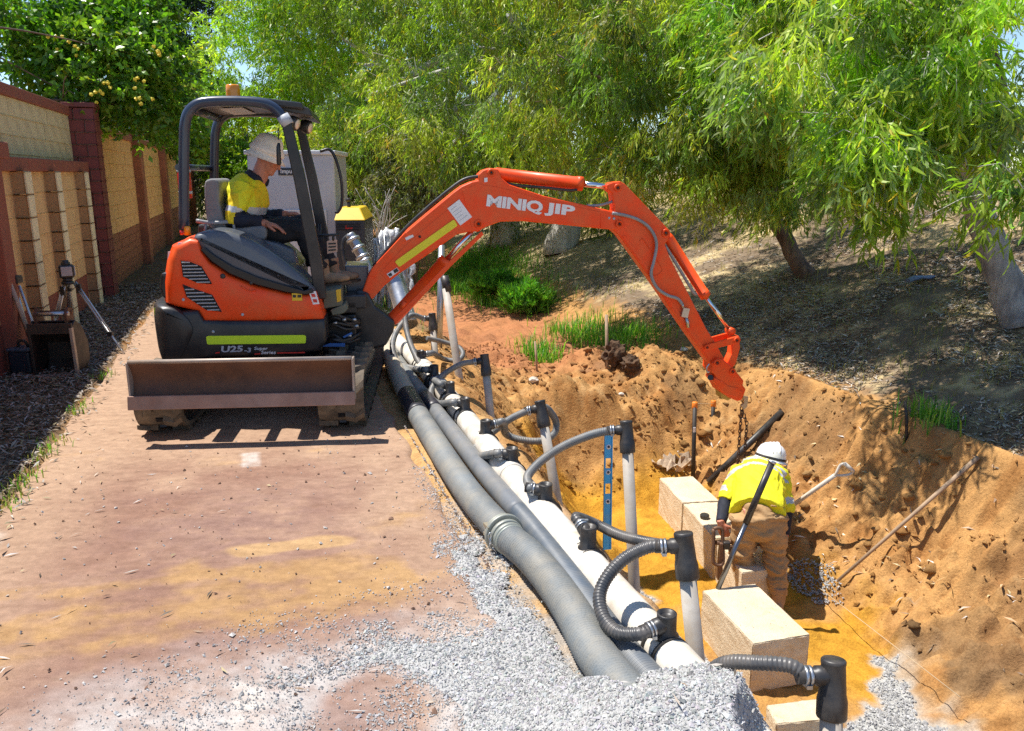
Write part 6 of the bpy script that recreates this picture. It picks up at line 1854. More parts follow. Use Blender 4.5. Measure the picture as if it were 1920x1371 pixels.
m_skin = M("sunburnt_skin", (0.52, 0.20, 0.12), 0.5, var=0.12, vscale=18, bump=0.0015, bscale=140)
m_hivis = M("hi_vis_yellow", (0.80, 0.76, 0.015), 0.75, var=0.08, vscale=9, bump=0.004, bscale=45)
m_hivis_o = M("hi_vis_gold", (0.80, 0.60, 0.01), 0.75, var=0.08, vscale=9, bump=0.004, bscale=45)
m_silver = M("reflective_tape", (0.55, 0.57, 0.58), 0.4, metal=0.2, var=0.08, vscale=20)
m_navy = M("navy_cloth", (0.012, 0.015, 0.030), 0.8, var=0.2, vscale=9, bump=0.004, bscale=50)
m_blacktr = M("black_trousers", (0.010, 0.010, 0.012), 0.8, var=0.3, vscale=7, bump=0.005, bscale=40)
m_khaki = M("khaki_trousers", (0.40, 0.235, 0.10), 0.85, var=0.12, vscale=6, bump=0.006, bscale=32, dirt=(0.50, 0.33, 0.17), dirt_amt=0.35)
m_boot = M("tan_suede_boot", (0.30, 0.17, 0.09), 0.85, var=0.2, vscale=8, bump=0.003, bscale=60, dirt=(0.42, 0.30, 0.19), dirt_amt=0.4)
m_sole = M("boot_sole", (0.10, 0.06, 0.035), 0.8)
m_hat = M("cream_canvas", (0.86, 0.81, 0.72), 0.85, var=0.1, vscale=12, bump=0.003, bscale=70)
m_helmet = M("white_helmet", (0.90, 0.90, 0.90), 0.35, var=0.03, coat=0.4)
m_hair = M("grey_hair", (0.20, 0.16, 0.13), 0.7, var=0.3, vscale=40)

def head_shape(mb, c, fwd, up):
    """skull, jaw, nose, brow, ears; c is the skull centre"""
    f = Vector(fwd).normalized(); u = (Vector(up) - f * Vector(up).dot(f)).normalized(); l = u.cross(f)
    R = Matrix((f, l, u)).transposed()
    P = lambda x, y, z: Vector(c) + f * x + l * y + u * z
    ellipsoid(mb, P(-0.012, 0, 0.03), (0.098, 0.076, 0.090), R)
    ellipsoid(mb, P(0.030, 0, -0.045), (0.062, 0.058, 0.078), R)
    ellipsoid(mb, P(0.070, 0, -0.092), (0.026, 0.030, 0.022), R)            # chin
    mb.tube([P(0.083, 0, 0.012), P(0.098, 0, -0.018), P(0.106, 0, -0.034), P(0.090, 0, -0.044)], [0.010, 0.013, 0.016, 0.010], 10)   # nose
    mb.tube([P(0.074, -0.045, 0.022), P(0.088, 0, 0.026), P(0.074, 0.045, 0.022)], 0.012, 8)      # brow
    mb.tube([P(0.078, -0.022, -0.066), P(0.090, 0, -0.064), P(0.078, 0.022, -0.066)], 0.0085, 8)  # lips
    for s in (-1, 1):
        ellipsoid(mb, P(0.062, s * 0.036, -0.028), (0.024, 0.022, 0.022), R)       # cheek
        ellipsoid(mb, P(-0.008, s * 0.077, -0.012), (0.018, 0.010, 0.032), R)      # ear
    return P, R

def hand_shape(mb, wrist, dirn, palm_n, side, curl=0.5, size=1.0, spread=0.10):
    """palm with five separate bent fingers; side = +1/-1 where the thumb lies"""
    d = Vector(dirn).normalized(); n = (Vector(palm_n) - d * Vector(palm_n).dot(d)).normalized(); w = d.cross(n) * side
    R = Matrix((d, w, n)).transposed()
    W = Vector(wrist)
    k = size
    ellipsoid(mb, W + d * 0.045 * k, (0.056 * k, 0.042 * k, 0.019 * k), R)
    mb.tube([W - d * 0.03, W + d * 0.02 * k], [0.027 * k, 0.027 * k], 12)
    for i, (off, L) in enumerate(((0.031, 0.078), (0.0105, 0.088), (-0.0105, 0.082), (-0.031, 0.064))):
        b = W + d * (0.078 - abs(off) * 0.25) * k + w * off * k
        dd = (d + w * off * spread * 20 / 1.0 * 0.3).normalized()
        a1, a2, a3 = curl * 0.7, curl * 1.7, curl * 2.4
        p1 = b + (dd * math.cos(a1) + n * math.sin(a1)) * L * 0.45 * k
        p2 = p1 + (dd * math.cos(a2) + n * math.sin(a2)) * L * 0.32 * k
        p3 = p2 + (dd * math.cos(a3) + n * math.sin(a3)) * L * 0.25 * k
        mb.tube([b - d * 0.015, b, p1, p2, p3], [0.010 * k, 0.0098 * k, 0.0092 * k, 0.0084 * k, 0.0068 * k], 8)
    t0 = W + d * 0.022 * k + w * 0.030 * k
    t1 = t0 + (d * 0.55 + w * 0.75 + n * 0.25).normalized() * 0.036 * k
    t2 = t1 + (d * 0.85 + w * 0.25 + n * 0.45 * (0.5 + curl)).normalized() * 0.030 * k
    t3 = t2 + (d * 0.9 + n * 0.5 * (0.5 + curl)).normalized() * 0.022 * k
    mb.tube([t0 - w * 0.012, t0, t1, t2, t3], [0.014 * k, 0.0135 * k, 0.0115 * k, 0.0105 * k, 0.008 * k], 8)

def boot_shape(mb, ankle, toe_dir, up):
    f = Vector(toe_dir).normalized(); u = (Vector(up) - f * Vector(up).dot(f)).normalized(); l = u.cross(f)
    R = Matrix((f, l, u)).transposed(); A = Vector(ankle)
    mb.tube([A + u * 0.10, A + u * 0.02, A - u * 0.035 - f * 0.005], [0.056, 0.052, 0.05], 14)
    ellipsoid(mb, A - u * 0.045 + f * 0.05, (0.115, 0.046, 0.040), R)
    ellipsoid(mb, A - u * 0.055 + f * 0.125, (0.072, 0.050, 0.033), R)
    ellipsoid(mb, A - u * 0.050 - f * 0.035, (0.048, 0.040, 0.042), R)
    return f, l, u, A

def sole_shape(f, l, u, A):
    mb = MB()
    o = [(-0.085, 0.0), (-0.075, 0.034), (-0.02, 0.036), (0.06, 0.044), (0.13, 0.051), (0.18, 0.040), (0.200, 0.0), (0.18, -0.040), (0.13, -0.051), (0.06, -0.044), (-0.02, -0.036), (-0.075, -0.034)]
    mb.loft([[A + f * x + l * y - u * z for x, y in o] for z in (0.100, 0.082)], smooth=False)
    return mb

# ---- the operator, seated, looking down to the front
OP = thing("person", "operator in yellow hi-vis shirt and cream hat seated under the excavator canopy", "person", EXM @ Vector((-0.15, 0.0, 1.18)))
def W3(u, v, ly):
    return EXM @ el3(u, v, ly)
E_X = EXM.to_3x3() @ Vector((1, 0, 0)); E_Y = EXM.to_3x3() @ Vector((0, 1, 0)); E_Z = Vector((0, 0, 1))
pel = W3(452, 437, 0.0); chest = W3(468, 372, 0.0); neckb = W3(482, 335, 0.0); skull = W3(503, 294, 0.0)
shN = W3(453, 355, -0.19); elN = W3(435, 412, -0.235); wrN = W3(496, 419, -0.20)
shF = W3(466, 350, 0.19); elF = W3(470, 408, 0.25); wrF = W3(535, 402, 0.19)
hipN = W3(458, 440, -0.09); knN = W3(566, 430, -0.13); anN = W3(603, 512, -0.10)
hipF = W3(462, 438, 0.09); knF = W3(576, 424, 0.12); anF = W3(622, 508, 0.08)
fw = (E_X * 0.84 - E_Z * 0.52 - E_Y * 0.18)
b = MB()
head_shape(b, skull, fw, E_Z + E_X * 0.4)
b.tube([neckb - E_Z * 0.04, neckb + (skull - neckb) * 0.45, skull - E_Z * 0.02 - E_X * 0.02], [0.062, 0.056, 0.055], 14)
b.tube([pel, chest, neckb - E_Z * 0.03], [0.09, 0.09, 0.05], 14)
b.tube([shN, elN, wrN], [0.052, 0.043, 0.030], 12); b.tube([shF, elF, wrF], [0.052, 0.043, 0.030], 12)
b.tube([chest, shN], 0.055, 10); b.tube([chest, shF], 0.055, 10)
b.tube([hipN, knN, anN], [0.075, 0.052, 0.040], 12); b.tube([hipF, knF, anF], [0.075, 0.052, 0.040], 12)
b.tube([pel, hipN], 0.09, 10); b.tube([pel, hipF], 0.09, 10)
hand_shape(b, wrN, E_X * 0.95 - E_Z * 0.25, -E_Z - E_X * 0.2, -1, 0.32, 1.05)
hand_shape(b, wrF, E_X * 0.9 + E_Z * 0.05, -E_Z, 1, 0.6, 1.0)
organic("body", b, 0.0065, [m_skin], OP, smooth=3, fac=0.5)
# shirt with navy lower half
b = MB()
b.tube([pel + E_Z * 0.02, pel.lerp(chest, 0.4), chest, chest.lerp(neckb, 0.55), neckb - E_Z * 0.005], [0.155, 0.165, 0.165, 0.13, 0.075], 18, squash=(0.82, 1.12))
ellipsoid(b, chest - E_X * 0.02 + E_Z * 0.03, (0.135, 0.20, 0.15))
b.tube([shN.lerp(chest, 0.5), shN, shN.lerp(elN, 0.5), elN, elN.lerp(wrN, 0.5), wrN - (wrN - elN).normalized() * 0.015], [0.085, 0.078, 0.068, 0.060, 0.052, 0.043], 14)
b.tube([shF.lerp(chest, 0.5), shF, shF.lerp(elF, 0.5), elF, elF.lerp(wrF, 0.5), wrF - (wrF - elF).normalized() * 0.015], [0.085, 0.078, 0.068, 0.060, 0.052, 0.043], 14)
band_z = W3(470, 391, 0.0).z
def op_class(p):
    # along the near arm
    for a, c, w in ((shN, elN, wrN), (shF, elF, wrF)):
        ax = c - a; L = ax.length; t = (p - a).dot(ax) / L / L
        dist = (p - a - ax * t).length
        fo = w - c; tf = (p - c).dot(fo) / fo.length ** 2; df = (p - c - fo * tf).length
        if df < 0.075 and tf > 0.06:
            return 2
        if dist < 0.085 and 0.2 < t < 1.15:
            return 1 if 0.62 < t < 0.80 else (3 if p.x < a.x else 0)
    z = p.z + (p - pel).dot(E_X) * 0.10
    if z < band_z - 0.028:
        return 2
    if z < band_z + 0.028:
        return 1
    return 3 if (p - chest).dot(E_X) > 0.06 else 0
organic("shirt", b, 0.010, [m_hivis, m_silver, m_navy, m_hivis_o], OP, op_class, 4, 0.5, (0.016, 16, 12, 5))
b = MB(); b.tube(spline([neckb + Vector((0, 0, 0.0)) + E_X * 0.07 - E_Z * 0.03, neckb - E_Y * 0.075 + E_Z * 0.005, neckb - E_X * 0.07 + E_Z * 0.045, neckb + E_Y * 0.075 + E_Z * 0.005, neckb + E_X * 0.075 - E_Z * 0.03], 6), 0.019, 8, squash=(1.5, 0.5))
b.build("collar", m_navy, OP, world=True)
b = MB()
b.tube([pel + E_Z * 0.03, pel - E_Z * 0.06], [0.16, 0.16], 16); b.tube([pel, hipN], 0.12, 12); b.tube([pel, hipF], 0.12, 12)
for h_, k_, a_ in ((hipN, knN, anN), (hipF, knF, anF)):
    b.tube([h_ - E_X * 0.03, h_.lerp(k_, 0.5), k_, k_.lerp(a_, 0.35), a_ + E_Z * 0.03], [0.115, 0.100, 0.082, 0.080, 0.066], 14)
organic("trousers", b, 0.011, [m_blacktr], OP, None, 4, 0.5, (0.018, 12, 16, 8))
for a_ in (anN, anF):
    b = MB(); f, l, u, A = boot_shape(b, a_ + E_X * 0.01, E_X * 0.95 + E_Z * 0.10 - E_Y * 0.1, E_Z)
    bt = organic("boot", b, 0.007, [m_boot], OP, None, 4)
    sole_shape(f, l, u, A).build("sole", m_sole, bt, world=True) if False else sole_shape(f, l, u, A).build("sole", m_sole, OP, world=True)
# layered bucket hat
hx = (E_X * 0.34 + E_Z * 0.92).normalized(); hc = skull + hx * 0.034 - E_X * 0.020
b = MB(); b.lathe([(0.152, -0.050), (0.120, -0.020), (0.105, 0.0), (0.1045, 0.004), (0.1055, -0.001), (0.1205, -0.0235), (0.153, -0.054)], hc, hx, 32); b.build("hat_brim", m_hat, OP, world=True)
b = MB(); b.lathe([(0.104, -0.010), (0.128, -0.004), (0.122, 0.022), (0.106, 0.050), (0.100, 0.072), (0.088, 0.102), (0.064, 0.122), (0.030, 0.132), (0.0, 0.134)], hc, hx, 32); b.build("hat_crown", m_hat, OP, world=True)

# ---- the worker in the trench, bent forward, seen from behind
WK = thing("person", "worker in yellow hi-vis shirt, khaki trousers and white helmet bending in trench", "person", at_h(1432, 1130, -1.5))
Z = at_z
pel = Z(1421, 962, 5.92); chest = Z(1423, 902, 6.22); upb = Z(1424, 880, 6.36); skull = Z(1443, 866, 6.56)
shL = Z(1384, 892, 6.34); elL = Z(1358, 948, 6.22); wrL = Z(1352, 982, 6.08)
shR = Z(1461, 893, 6.34); elR = Z(1473, 962, 6.24); wrR = Z(1471, 1006, 6.20)
hipL = Z(1396, 968, 5.94); knL = Z(1390, 1052, 6.06); anL = Z(1400, 1118, 6.12)
hipR = Z(1446, 968, 5.94); knR = Z(1454, 1052, 5.98); anR = Z(1460, 1118, 5.94)
anL.z = -1.39; anR.z = -1.39
RT = Vector((1, 0, 0)); AW = Vector((0, 1, 0)); UP = Vector((0, 0, 1))
ax_t = (upb - pel).normalized()
b = MB()
head_shape(b, skull, AW * 0.55 - UP * 0.8 + RT * 0.1, AW * 0.8 + UP * 0.5)
b.tube([upb, upb.lerp(skull, 0.6), skull], [0.062, 0.056, 0.055], 12)
b.tube([pel, chest, upb], [0.09, 0.09, 0.06], 14)
b.tube([shL, elL, wrL], [0.05, 0.042, 0.030], 12); b.tube([shR, elR, wrR], [0.05, 0.042, 0.030], 12)
b.tube([upb, shL], 0.06, 10); b.tube([upb, shR], 0.06, 10)
b.tube([hipL, knL, anL], [0.08, 0.055, 0.040], 12); b.tube([hipR, knR, anR], [0.08, 0.055, 0.040], 12)
b.tube([pel, hipL], 0.09, 10); b.tube([pel, hipR], 0.09, 10)
hand_shape(b, wrL, -UP * 0.75 - AW * 0.15 + RT * 0.25, RT * 0.5 + AW * 0.85, 1, 0.85, 1.05)
hand_shape(b, wrR, -UP * 0.85 + AW * 0.3, AW * 0.6 - RT * 0.5, -1, 0.8, 1.05)
organic("body", b, 0.0065, [m_skin], WK, smooth=3, fac=0.5)
b = MB()
b.tube([pel - ax_t * 0.015, pel + ax_t * 0.05, pel.lerp(chest, 0.45), chest, upb + ax_t * 0.02], [0.188, 0.186, 0.180, 0.180, 0.14], 18, squash=(0.84, 1.08))
ellipsoid(b, upb.lerp(chest, 0.4), (0.215, 0.14, 0.115))
b.tube([upb.lerp(shL, 0.3), shL, shL.lerp(elL, 0.5), shL.lerp(elL, 0.86)], [0.095, 0.086, 0.078, 0.070], 14)
b.tube([upb.lerp(shR, 0.3), shR, shR.lerp(elR, 0.5), shR.lerp(elR, 1.02)], [0.095, 0.086, 0.078, 0.070], 14)
def wk_class(p):
    for a, c, lo, hi in ((shL, elL, 0.50, 0.68), (shR, elR, 0.62, 0.80)):
        ax = c - a; t = (p - a).dot(ax) / ax.length ** 2
        if (p - a - ax * t).length < 0.10 and t > 0.25 and abs(p.x - pel.x) > 0.15:
            return 1 if lo < t < hi else 0
    t = (p - pel).dot(ax_t) / (upb - pel).length + 0.35 * abs(p.x - pel.x) ** 2 * 4
    if 0.74 < t < 0.82 or 0.94 < t < 1.02:
        return 1
    return 0
organic("shirt", b, 0.009, [m_hivis, m_silver], WK, wk_class, 4, 0.5, (0.018, 10, 20, 15))
for a, c, w, k0 in ((shL, elL, wrL, 0.70), (shR, elR, wrR, 0.85)):
    b = MB(); b.tube([a.lerp(c, k0), c, c.lerp(w, 0.5), w - (w - c).normalized() * 0.01], [0.062, 0.055, 0.048, 0.040], 14)
    organic("undersleeve", b, 0.009, [m_navy], WK, None, 3, 0.5, (0.006, 12, 16, 19))
b = MB()
b.tube([pel + ax_t * 0.03, pel - UP * 0.02, pel - UP * 0.09], [0.125, 0.150, 0.148], 18, squash=(0.95, 1.05))
ellipsoid(b, pel - UP * 0.075 - AW * 0.04, (0.150, 0.11, 0.125))
for h_, k_, a_ in ((hipL, knL, anL), (hipR, knR, anR)):
    b.tube([h_ + UP * 0.02, h_.lerp(k_, 0.45), k_, k_.lerp(a_, 0.4), a_ + UP * 0.02], [0.112, 0.096, 0.080, 0.078, 0.070], 14)
organic("trousers", b, 0.009, [m_khaki], WK, None, 3, 0.5, (0.032, 8, 24, 27))
b = MB(); b.tube([Z(1446, 948, 5.80), Z(1470, 952, 5.86)], 0.006, 6); b.build("pocket_seam", m_khaki, WK, world=True)
for a_ in (anL, anR):
    b = MB(); f, l, u, A = boot_shape(b, a_, AW * 0.9 + RT * 0.25, UP)
    organic("boot", b, 0.008, [m_boot], WK, None, 4)
    sole_shape(f, l, u, A).build("sole", m_sole, WK, world=True)
hx = (UP * 0.90 + AW * 0.18 + RT * 0.22).normalized(); hc = skull + hx * 0.025
b = MB()
b.lathe([(0.150, -0.012), (0.128, -0.004), (0.122, 0.012), (0.120, 0.03), (0.115, 0.062), (0.098, 0.097), (0.070, 0.121), (0.035, 0.134), (0.0, 0.137)], hc, hx, 36)
b.build("helmet", m_helmet, WK, world=True)
b = MB(); b.lathe([(0.1245, 0.004), (0.1265, 0.008), (0.1245, 0.024), (0.1225, 0.026)], hc, hx, 36); b.build("helmet_band", m_rubber, WK, world=True)
b = MB()
for k in (-1, 0, 1):
    rd = (RT + AW * 0.0)
    e1 = hx.cross(RT).normalized()
    b.tube([hc + hx * (0.139 * math.cos(a)) + e1 * (0.123 * math.sin(a)) + RT * k * 0.028 for a in np.linspace(-1.1, 1.1, 11)], 0.006, 6)
b.build("helmet_ridges", m_helmet, WK, world=True)
b = MB()   # neck shade
back = (-AW * 0.7 - UP * 0.1)
rings = []
for k in range(5):
    f_ = k / 4
    rings.append([hc + (RT * math.cos(a) + back.normalized() * -math.sin(a) * -1) * (0.135 + 0.03 * f_) - hx * (0.02 + 0.10 * f_) for a in np.linspace(0.25, PI - 0.25, 15)])
v0 = [b.addv(r_) for r_ in rings]
for a, c in zip(v0, v0[1:]):
    for j in range(14):
        b.face((a + j, a + j + 1, c + j + 1, c + j), True)
ns = b.build("neck_shade", M("beige_neck_shade", (0.60, 0.46, 0.24), 0.8, var=0.1, bump=0.003, bscale=50), WK, world=True)
md = ns.modifiers.new("solid", 'SOLIDIFY'); md.thickness = 0.004
# ------------------------------------------------------------------ things around the site
def gz(x, y):
    s, t = to_st((x, y))
    return float(hgt(np.array([s]), np.array([t]))[0])
def hit(u, v, z0=2.0, z1=30.0):    # where a sight line meets the ground
    zs = np.linspace(z0, z1, 4000); d = ray(u, v)
    X = d.x * zs; Y = d.y * zs; Zs = CAM_H + d.z * zs
    s = X * AX_P.x + Y * AX_P.y; t = X * AX_Q.x + Y * AX_Q.y
    g = hgt(s, t)
    k = np.argmax(Zs < g)
    return Vector((X[k], Y[k], g[k]))

def limestone():
    m, nt, b, out = newmat("limestone")
    tc = nt.nodes.new("ShaderNodeTexCoord").outputs['Object']
    n = node_noise(nt, tc, 5, 6, 0.6)
    c = node_ramp(nt, n.outputs['Fac'], [(0.3, (0.62, 0.50, 0.34)), (0.7, (0.76, 0.65, 0.48))]).outputs['Color']
    vo = nt.nodes.new("ShaderNodeTexVoronoi"); vo.inputs['Scale'].default_value = 38
    nt.links.new(tc, vo.inputs['Vector'])
    pit = node_ramp(nt, vo.outputs['Distance'], [(0.06, (1, 1, 1)), (0.16, (0, 0, 0))])
    n2 = node_noise(nt, tc, 26, 6, 0.7)
    k = node_ramp(nt, n2.outputs['Fac'], [(0.52, (0, 0, 0)), (0.62, (1, 1, 1))])
    pm = node_mix(nt, 1.0, pit.outputs['Color'], k.outputs['Color'], 'MULTIPLY')
    c = node_mix(nt, pm, c, (0.40, 0.29, 0.17))
    ns_ = node_noise(nt, tc, 7, 7, 0.7)
    ks_ = node_ramp(nt, ns_.outputs['Fac'], [(0.56, (0, 0, 0)), (0.72, (0.8, 0.8, 0.8))])
    c = node_mix(nt, ks_.outputs['Color'], c, (0.55, 0.36, 0.15))
    nt.links.new(c, b.inputs['Base Color']); b.inputs['Roughness'].default_value = 0.92; b.inputs['Specular IOR Level'].default_value = 0.2
    n3 = node_noise(nt, tc, 60, 6, 0.7)
    inv = nt.nodes.new("ShaderNodeMath"); inv.operation = 'SUBTRACT'
    nt.links.new(n3.outputs['Fac'], inv.inputs[0]); nt.links.new(pm, inv.inputs[1])
    bp = nt.nodes.new("ShaderNodeBump"); bp.inputs['Distance'].default_value = 0.012; bp.inputs['Strength'].default_value = 0.9
    nt.links.new(inv.outputs[0], bp.inputs['Height']); nt.links.new(bp.outputs['Normal'], b.inputs['Normal'])
    return m
m_lime_stone = limestone()

def block(label, px, top, bottom, group="limestone wall blocks"):
    T4 = [at_h(u, v, top) for u, v in px]
    B4 = [Vector((p.x, p.y, bottom)) for p in T4]
    bm = bmesh.new()
    vs = [bm.verts.new(p) for p in B4 + T4]
    for q in ((3, 2, 1, 0), (4, 5, 6, 7), (0, 1, 5, 4), (1, 2, 6, 5), (2, 3, 7, 6), (3, 0, 4, 7)):
        bm.faces.new([vs[i] for i in q])
    bmesh.ops.recalc_face_normals(bm, faces=bm.faces)
    bmesh.ops.bevel(bm, geom=list(bm.edges), offset=0.006, segments=2, affect='EDGES')
    bmesh.ops.subdivide_edges(bm, edges=list(bm.edges), cuts=7, use_grid_fill=True)
    c = sum((Vector(v.co) for v in bm.verts), Vector()) / len(bm.verts)
    for v in bm.verts:
        v.co += Vector((random.uniform(-1, 1), random.uniform(-1, 1), random.uniform(-1, 1))) * 0.0028
    loc = Vector((c.x, c.y, bottom))
    for v in bm.verts:
        v.co -= loc
    me = bpy.data.meshes.new("limestone_block"); bm.to_mesh(me); bm.free()
    me.materials.append(m_lime_stone)
    o = link("limestone_block", me, None, loc)
    return tag(o, label, "block", group)

block("big limestone block nearest the camera with a steel bar standing on it", [(1317, 1107), (1416, 1094), (1519, 1190), (1412, 1208)], -1.15, -1.50)
block("farthest limestone block at the end of the row, under the orange topped post", [(1237, 896), (1299, 893), (1349, 939), (1280, 943)], -1.15, -1.52)
block("limestone block in the row carrying the small dark puck", [(1281.5, 944.5), (1350.5, 940.5), (1420, 1002), (1341, 1010)], -1.15, -1.52)
block("limestone block under the worker's lifting clamp", [(1343, 1014), (1422, 1006), (1478, 1062), (1392, 1074)], -1.18, -1.52)
block("small low limestone block at the bottom edge beside the nearest standpipe", [(1437, 1322), (1545, 1308), (1566, 1348), (1456, 1358)], -1.33, -1.52)

mb = MB(); c = at_h(1321, 972, -1.15)
mb.lathe([(0, 0.0), (0.036, 0.0), (0.040, 0.008), (0.040, 0.030), (0.034, 0.038), (0, 0.038)], c, (0, 0, 1), 9, smooth=False)
tag(mb.build("rubber_puck", m_rubber, None), "small dark puck lying on a limestone block", "puck")

# block lifting clamp in the worker's hands
m_clamp = M("rusty_clamp_steel", (0.14, 0.075, 0.045), 0.6, metal=0.35, var=0.3, vscale=14, dirt=(0.24, 0.13, 0.07), dirt_amt=0.4)
CL = thing("block_clamp", "rusty steel block lifting clamp gripped by the trench worker", "clamp", at_z(1390, 1060, 6.0))
wz = 5.98
mb = MB(); mb.tube(spline([at_z(1338, 992, wz), at_z(1338, 1020, wz), at_z(1337, 1050, wz), at_z(1341, 1058, wz), at_z(1352, 1060, wz), at_z(1356, 1050, wz), at_z(1355, 1020, wz), at_z(1354, 994, wz), at_z(1346, 990, wz), at_z(1338, 992, wz)], 5), 0.014, 8); mb.build("side_handle", m_clamp, CL, world=True)
mb = MB(); mb.tube([at_z(1343, 1018, wz), at_z(1440, 1012, 6.14)], 0.018, 8); mb.build("cross_bar", m_clamp, CL, world=True)
mb = MB(); mb.tube([at_z(1352, 1026, wz), at_z(1444, 1020, 6.14)], 0.012, 8); mb.build("cross_bar", m_clamp, CL, world=True)
for (u, v, z) in ((1352, 1020, 5.97), (1440, 1012, 6.13)):
    a = at_z(u, v, z)
    mb = MB(); mb.hexa([a + Vector((-0.02, -0.035, -0.28)), a + Vector((0.02, -0.035, -0.28)), a + Vector((0.02, 0.035, -0.28)), a + Vector((-0.02, 0.035, -0.28)),
                        a + Vector((-0.012, -0.02, 0.01)), a + Vector((0.012, -0.02, 0.01)), a + Vector((0.012, 0.02, 0.01)), a + Vector((-0.012, 0.02, 0.01))]); mb.build("jaw", m_clamp, CL, world=True, bevel=0.004)
mb = MB(); mb.box(at_z(1362, 1022, 5.97), (0.05, 0.05, 0.06)); mb.build("pivot_block", m_rubber, CL, world=True, bevel=0.008)

# bar standing on the near block
a = at_h(1346, 1104, -1.15); bq = at_z(1447, 868, 5.62); mdl = a.lerp(bq, 0.53)
BAR = thing("steel_bar", "round bar, black above and bright below, leaning before the worker", "bar", a)
mb = MB(); mb.tube([a, mdl], 0.019, 16); mb.build("bright_shaft", M("bright_bar", (0.20, 0.21, 0.23), 0.25, metal=0.9, var=0.2), BAR, world=True)
mb = MB(); mb.tube([mdl - (bq - a).normalized() * 0.01, bq], 0.0235, 16); mb.build("black_sleeve", m_rubber, BAR, world=True)
mb = MB(); mb.lathe([(0.024, -0.004), (0.030, 0.0), (0.030, 0.012), (0.022, 0.016), (0.014, 0.012), (0, 0.010)], bq, (bq - a).normalized(), 18); mb.build("end_cap", m_steel, BAR, world=True)

# shovel
SH = thing("shovel", "shovel with pale handle and D grip stuck in the sand behind the worker", "shovel", at_z(1470, 968, 6.75))
m_ash = M("pale_ash_handle", (0.62, 0.56, 0.47), 0.6, var=0.12, vscale=10)
g0 = at_z(1566, 891, 6.25); e0 = at_z(1455, 970, 6.75)
mb = MB(); mb.tube([e0, g0], [0.019, 0.017], 12); mb.build("shaft", m_ash, SH, world=True)
mb = MB()
p1, p2 = at_z(1583, 869, 6.22), at_z(1600, 884, 6.22)
mb.tube(spline([g0, at_z(1569, 885, 6.24), at_z(1575, 873, 6.23), p1], 5), 0.011, 8); mb.tube(spline([g0, at_z(1577, 892, 6.24), at_z(1592, 890, 6.23), p2], 5), 0.011, 8); mb.tube([p1, p2], 0.016, 10)
mb.build("grip", m_ash, SH, world=True)
dv = (e0 - g0).normalized()
mb = MB(); sd_ = dv.cross(Vector((0, 0, 1))).normalized(); nn = sd_.cross(dv)
rings = []
for k, w in ((0.0, 0.03), (0.06, 0.08), (0.16, 0.10), (0.26, 0.085), (0.31, 0.02)):
    rings.append([e0 + dv * k + sd_ * (w * x) + nn * (0.02 * x * x) for x in (-1, -0.5, 0, 0.5, 1)] + [e0 + dv * k + sd_ * (w * x) + nn * (0.02 * x * x - 0.004) for x in (1, 0.5, 0, -0.5, -1)])
mb.loft(rings); mb.build("shovel_blade", m_steel, SH, world=True)

# stick lying up the slope, string line, pipe
def rod(name, label, cat, pts, r_, mat, n=10, group=None, square=False):
    mb = MB(); mb.tube(pts, r_, 4 if square else n); return tag(mb.build(name, mat, None), label, cat, group)
m_wood = M("weathered_timber", (0.36, 0.25, 0.16), 0.8, var=0.25, vscale=9, bump=0.003, bscale=50)
pa, pb = hit(1832, 872), hit(1570, 1096)
pa.z += 0.05; pb.z += 0.03
rod("timber_pole", "long thin weathered pole lying straight up the sand slope", "pole", [pa, pa.lerp(pb, 0.5), pb], [0.018, 0.014, 0.012], m_wood, 8)
m_string = M("string", (0.55, 0.42, 0.26), 0.8)
sa, sb = hit(1506, 1104), hit(1792, 1366)
sa.z += 0.10; sb.z += 0.20
rod("string_line", "pale string line stretched along the foot of the sand slope", "string", [sa, sb], 0.0024, m_string, 6)
pa, pb, pc = hit(1466, 778), hit(1392, 852), hit(1328, 912)
pa.z += 0.03; pc.z += 0.03; pb = pa.lerp(pc, 0.5) + Vector((0, 0, 0.0))
rod("poly_pipe", "black plastic pipe lying diagonally behind the limestone row", "pipe", [pa, pb, pc], 0.034, m_rubber, 14)

# chain hanging from the hitch
CH = thing("lifting_chain", "rusty lifting chain hanging from the excavator's hitch", "chain", EXM @ el3(1395, 880, 0.0))
m_chain = M("rusty_chain", (0.12, 0.07, 0.045), 0.6, metal=0.4, var=0.3, vscale=20)
top = EXM @ el3(1395, 762, 0.0)
lk = None
for strand, dx in enumerate((0.0, 0.055)):
    for k in range(17 - strand * 2):
        c = top + Vector((dx * min(1, k / 4) - 0.02, 0, -0.02 - k * 0.034))
        if lk is None:
            mb = MB(); w = 0.012; h = 0.022
            mb.tube([Vector((w * math.cos(a), 0, h * math.sin(a))) for a in [2 * PI * j / 12 for j in range(12)]], 0.0048, 6, closed=True)
            lk0 = mb.build("link", m_chain, CH); lk = lk0.data; o = lk0
        else:
            o = link("link", lk, CH)
        o.location = c - Vector(CH.location); o.rotation_euler = (0, 0, PI / 2 * (k % 2) + 0.2)

